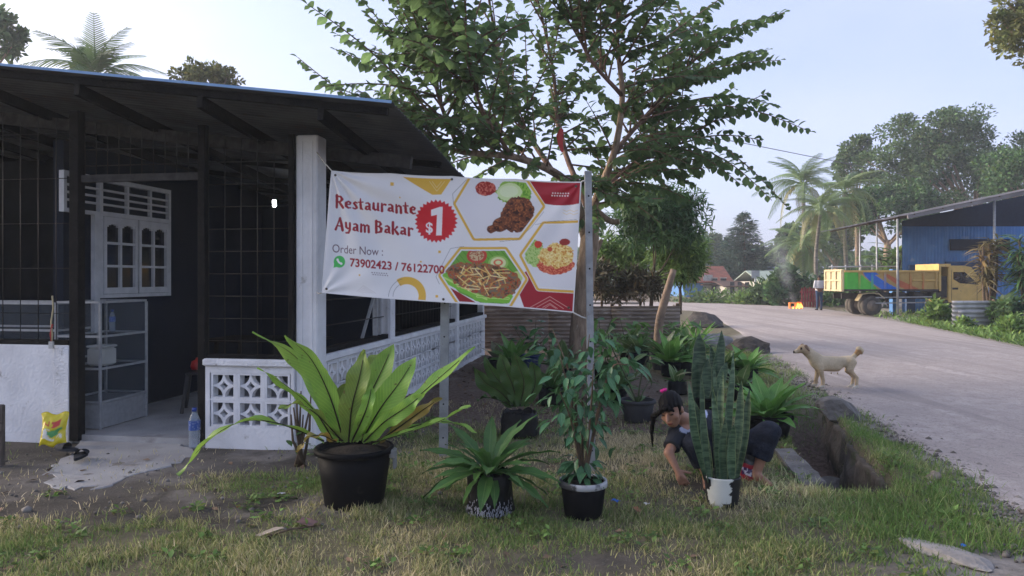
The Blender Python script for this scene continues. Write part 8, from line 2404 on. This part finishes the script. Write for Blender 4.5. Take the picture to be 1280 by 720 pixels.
scrap('dry_leaf', 'large pale dry leaf lying before the big fern pot', 337, 672, (.15, .09), (.38, .32, .26), 4, 'leaf')
scrap('dry_leaf', 'orange brown dry leaf right of the ficus pot', 797, 641, (.08, .04), (.35, .16, .08), 5, 'leaf')
scrap('dry_leaf', 'purplish dry leaf on the grass below the fern pot', 384, 658, (.12, .08), (.20, .12, .11), 6, 'leaf')
scrap('plastic_scrap', 'tiny blue scrap on the sandy patch at lower right', 1204, 690, (.04, .02), (.04, .2, .6), 7)
# sandy stone at the lower right corner
boulder('flat_stone', 'flat sandy stone sunk into the lower right corner', 1185, 697, (.30, .12, .045), 33, mat('sandy_stone', (0.34, 0.31, 0.28), (0.24, 0.22, 0.2), scale=9, rough=.9, bump=.6))
g = G(362, 672); o = thing('dry_twig', 'thin dry twig lying before the fern pot', 'twig', (g.x, g.y, .03)); mb = MB(); mb.tube([(-.12, -.06, 0), (.0, .0, .02), (.13, .08, .015)], [.008, .007, .004], 6); mb.build('twig', stem_brown, o, True)
# ------------------------------------------------------------------ air
def haze():
    m_ = bpy.data.materials.new('haze'); m_.use_nodes = True; N = m_.node_tree.nodes; L = m_.node_tree.links
    N.remove(N['Principled BSDF']); v = N.new('ShaderNodeVolumePrincipled')
    v.inputs['Color'].default_value = (0.86, .92, 1.0, 1); v.inputs['Density'].default_value = .0012; v.inputs['Anisotropy'].default_value = .2
    L.new(v.outputs['Volume'], N['Material Output'].inputs['Volume'])
    mb = MB(); mb.box((-150, -60, -1.6), (150, 145, 26)); o = mb.build('haze', m_); tag(o, 'thin bluish haze in the morning air', 'haze', kind='stuff')
haze()
def smoke():
    g = G(996, 386.5); m_ = bpy.data.materials.new('smoke'); m_.use_nodes = True; N = m_.node_tree.nodes; L = m_.node_tree.links
    N.remove(N['Principled BSDF']); v = N.new('ShaderNodeVolumePrincipled'); v.inputs['Color'].default_value = (.88, .93, 1.0, 1)
    tc = N.new('ShaderNodeTexCoord'); nz = N.new('ShaderNodeTexNoise'); nz.inputs['Scale'].default_value = 1.3; nz.inputs['Detail'].default_value = 3; L.new(tc.outputs['Object'], nz.inputs['Vector'])
    def ma(op, a, b=None):
        x = N.new('ShaderNodeMath'); x.operation = op
        for i, q in enumerate((a, b)):
            if q is None: continue
            if isinstance(q, (int, float)): x.inputs[i].default_value = q
            else: L.new(q, x.inputs[i])
        return x.outputs[0]
    sp = N.new('ShaderNodeSeparateXYZ'); L.new(tc.outputs['Object'], sp.inputs['Vector']); X, Y, Z = sp.outputs
    cx = ma('SUBTRACT', X, ma('MULTIPLY', ma('POWER', Z, 1.5), -.11)); cy = ma('SUBTRACT', Y, ma('ADD', ma('MULTIPLY', Z, .3), .3))
    rad = ma('ADD', ma('MULTIPLY', Z, .25), .12)
    rr_ = ma('DIVIDE', ma('SQRT', ma('ADD', ma('MULTIPLY', cx, cx), ma('MULTIPLY', cy, cy))), rad)
    fall = ma('MAXIMUM', ma('SUBTRACT', 1, rr_), 0); top = ma('MAXIMUM', ma('SUBTRACT', 1, ma('DIVIDE', Z, 4.2)), 0)
    mr = N.new('ShaderNodeMapRange'); mr.inputs['From Min'].default_value = .38; mr.inputs['From Max'].default_value = .7; L.new(nz.outputs['Fac'], mr.inputs['Value'])
    L.new(ma('MULTIPLY', ma('MULTIPLY', ma('MULTIPLY', fall, top), mr.outputs['Result']), .9), v.inputs['Density'])
    L.new(v.outputs['Volume'], N['Material Output'].inputs['Volume'])
    mb = MB(); mb.box((-2.6, -1.0, .25), (1.8, 3.2, 4.2)); o = mb.build('smoke', m_); o.location = (g.x, g.y, 0); tag(o, 'pale blue smoke drifting up behind the burning crate', 'smoke', kind='stuff')
smoke()

# ------------------------------------------------------------------ alike things belong to a named group
GROUPS = {'potted plant': 'potted plants set out in the yard', 'palm tree': 'palms over the roofs and beyond the road', 'tree': 'trees round the yard and beyond the road',
          'bush': 'bushes and weeds along the roadside', 'shrub': 'shrubs round the yard', 'rock': 'stones along the ditch and road', 'slipper': 'pair of black slippers',
          'pole': 'steel poles holding the banner', 'stool': 'black stools inside', 'bottle': 'water bottles', 'cabinet': 'glass cabinets inside', 'house': 'houses at the road bend',
          'person': 'people in view', 'plant': 'strap leaved plants by the truck', 'litter': 'scraps on the grass', 'leaf': 'large dry leaves on the grass', 'packet': 'plastic packets', 'fence': 'fences'}
from collections import Counter
_tops = [o for o in scene.objects if o.parent is None and o.get('category')]
_cnt = Counter(o['category'] for o in _tops)
for o in _tops:
    if _cnt[o['category']] > 1 and o['category'] in GROUPS and not o.get('group'):
        o['group'] = GROUPS[o['category']]
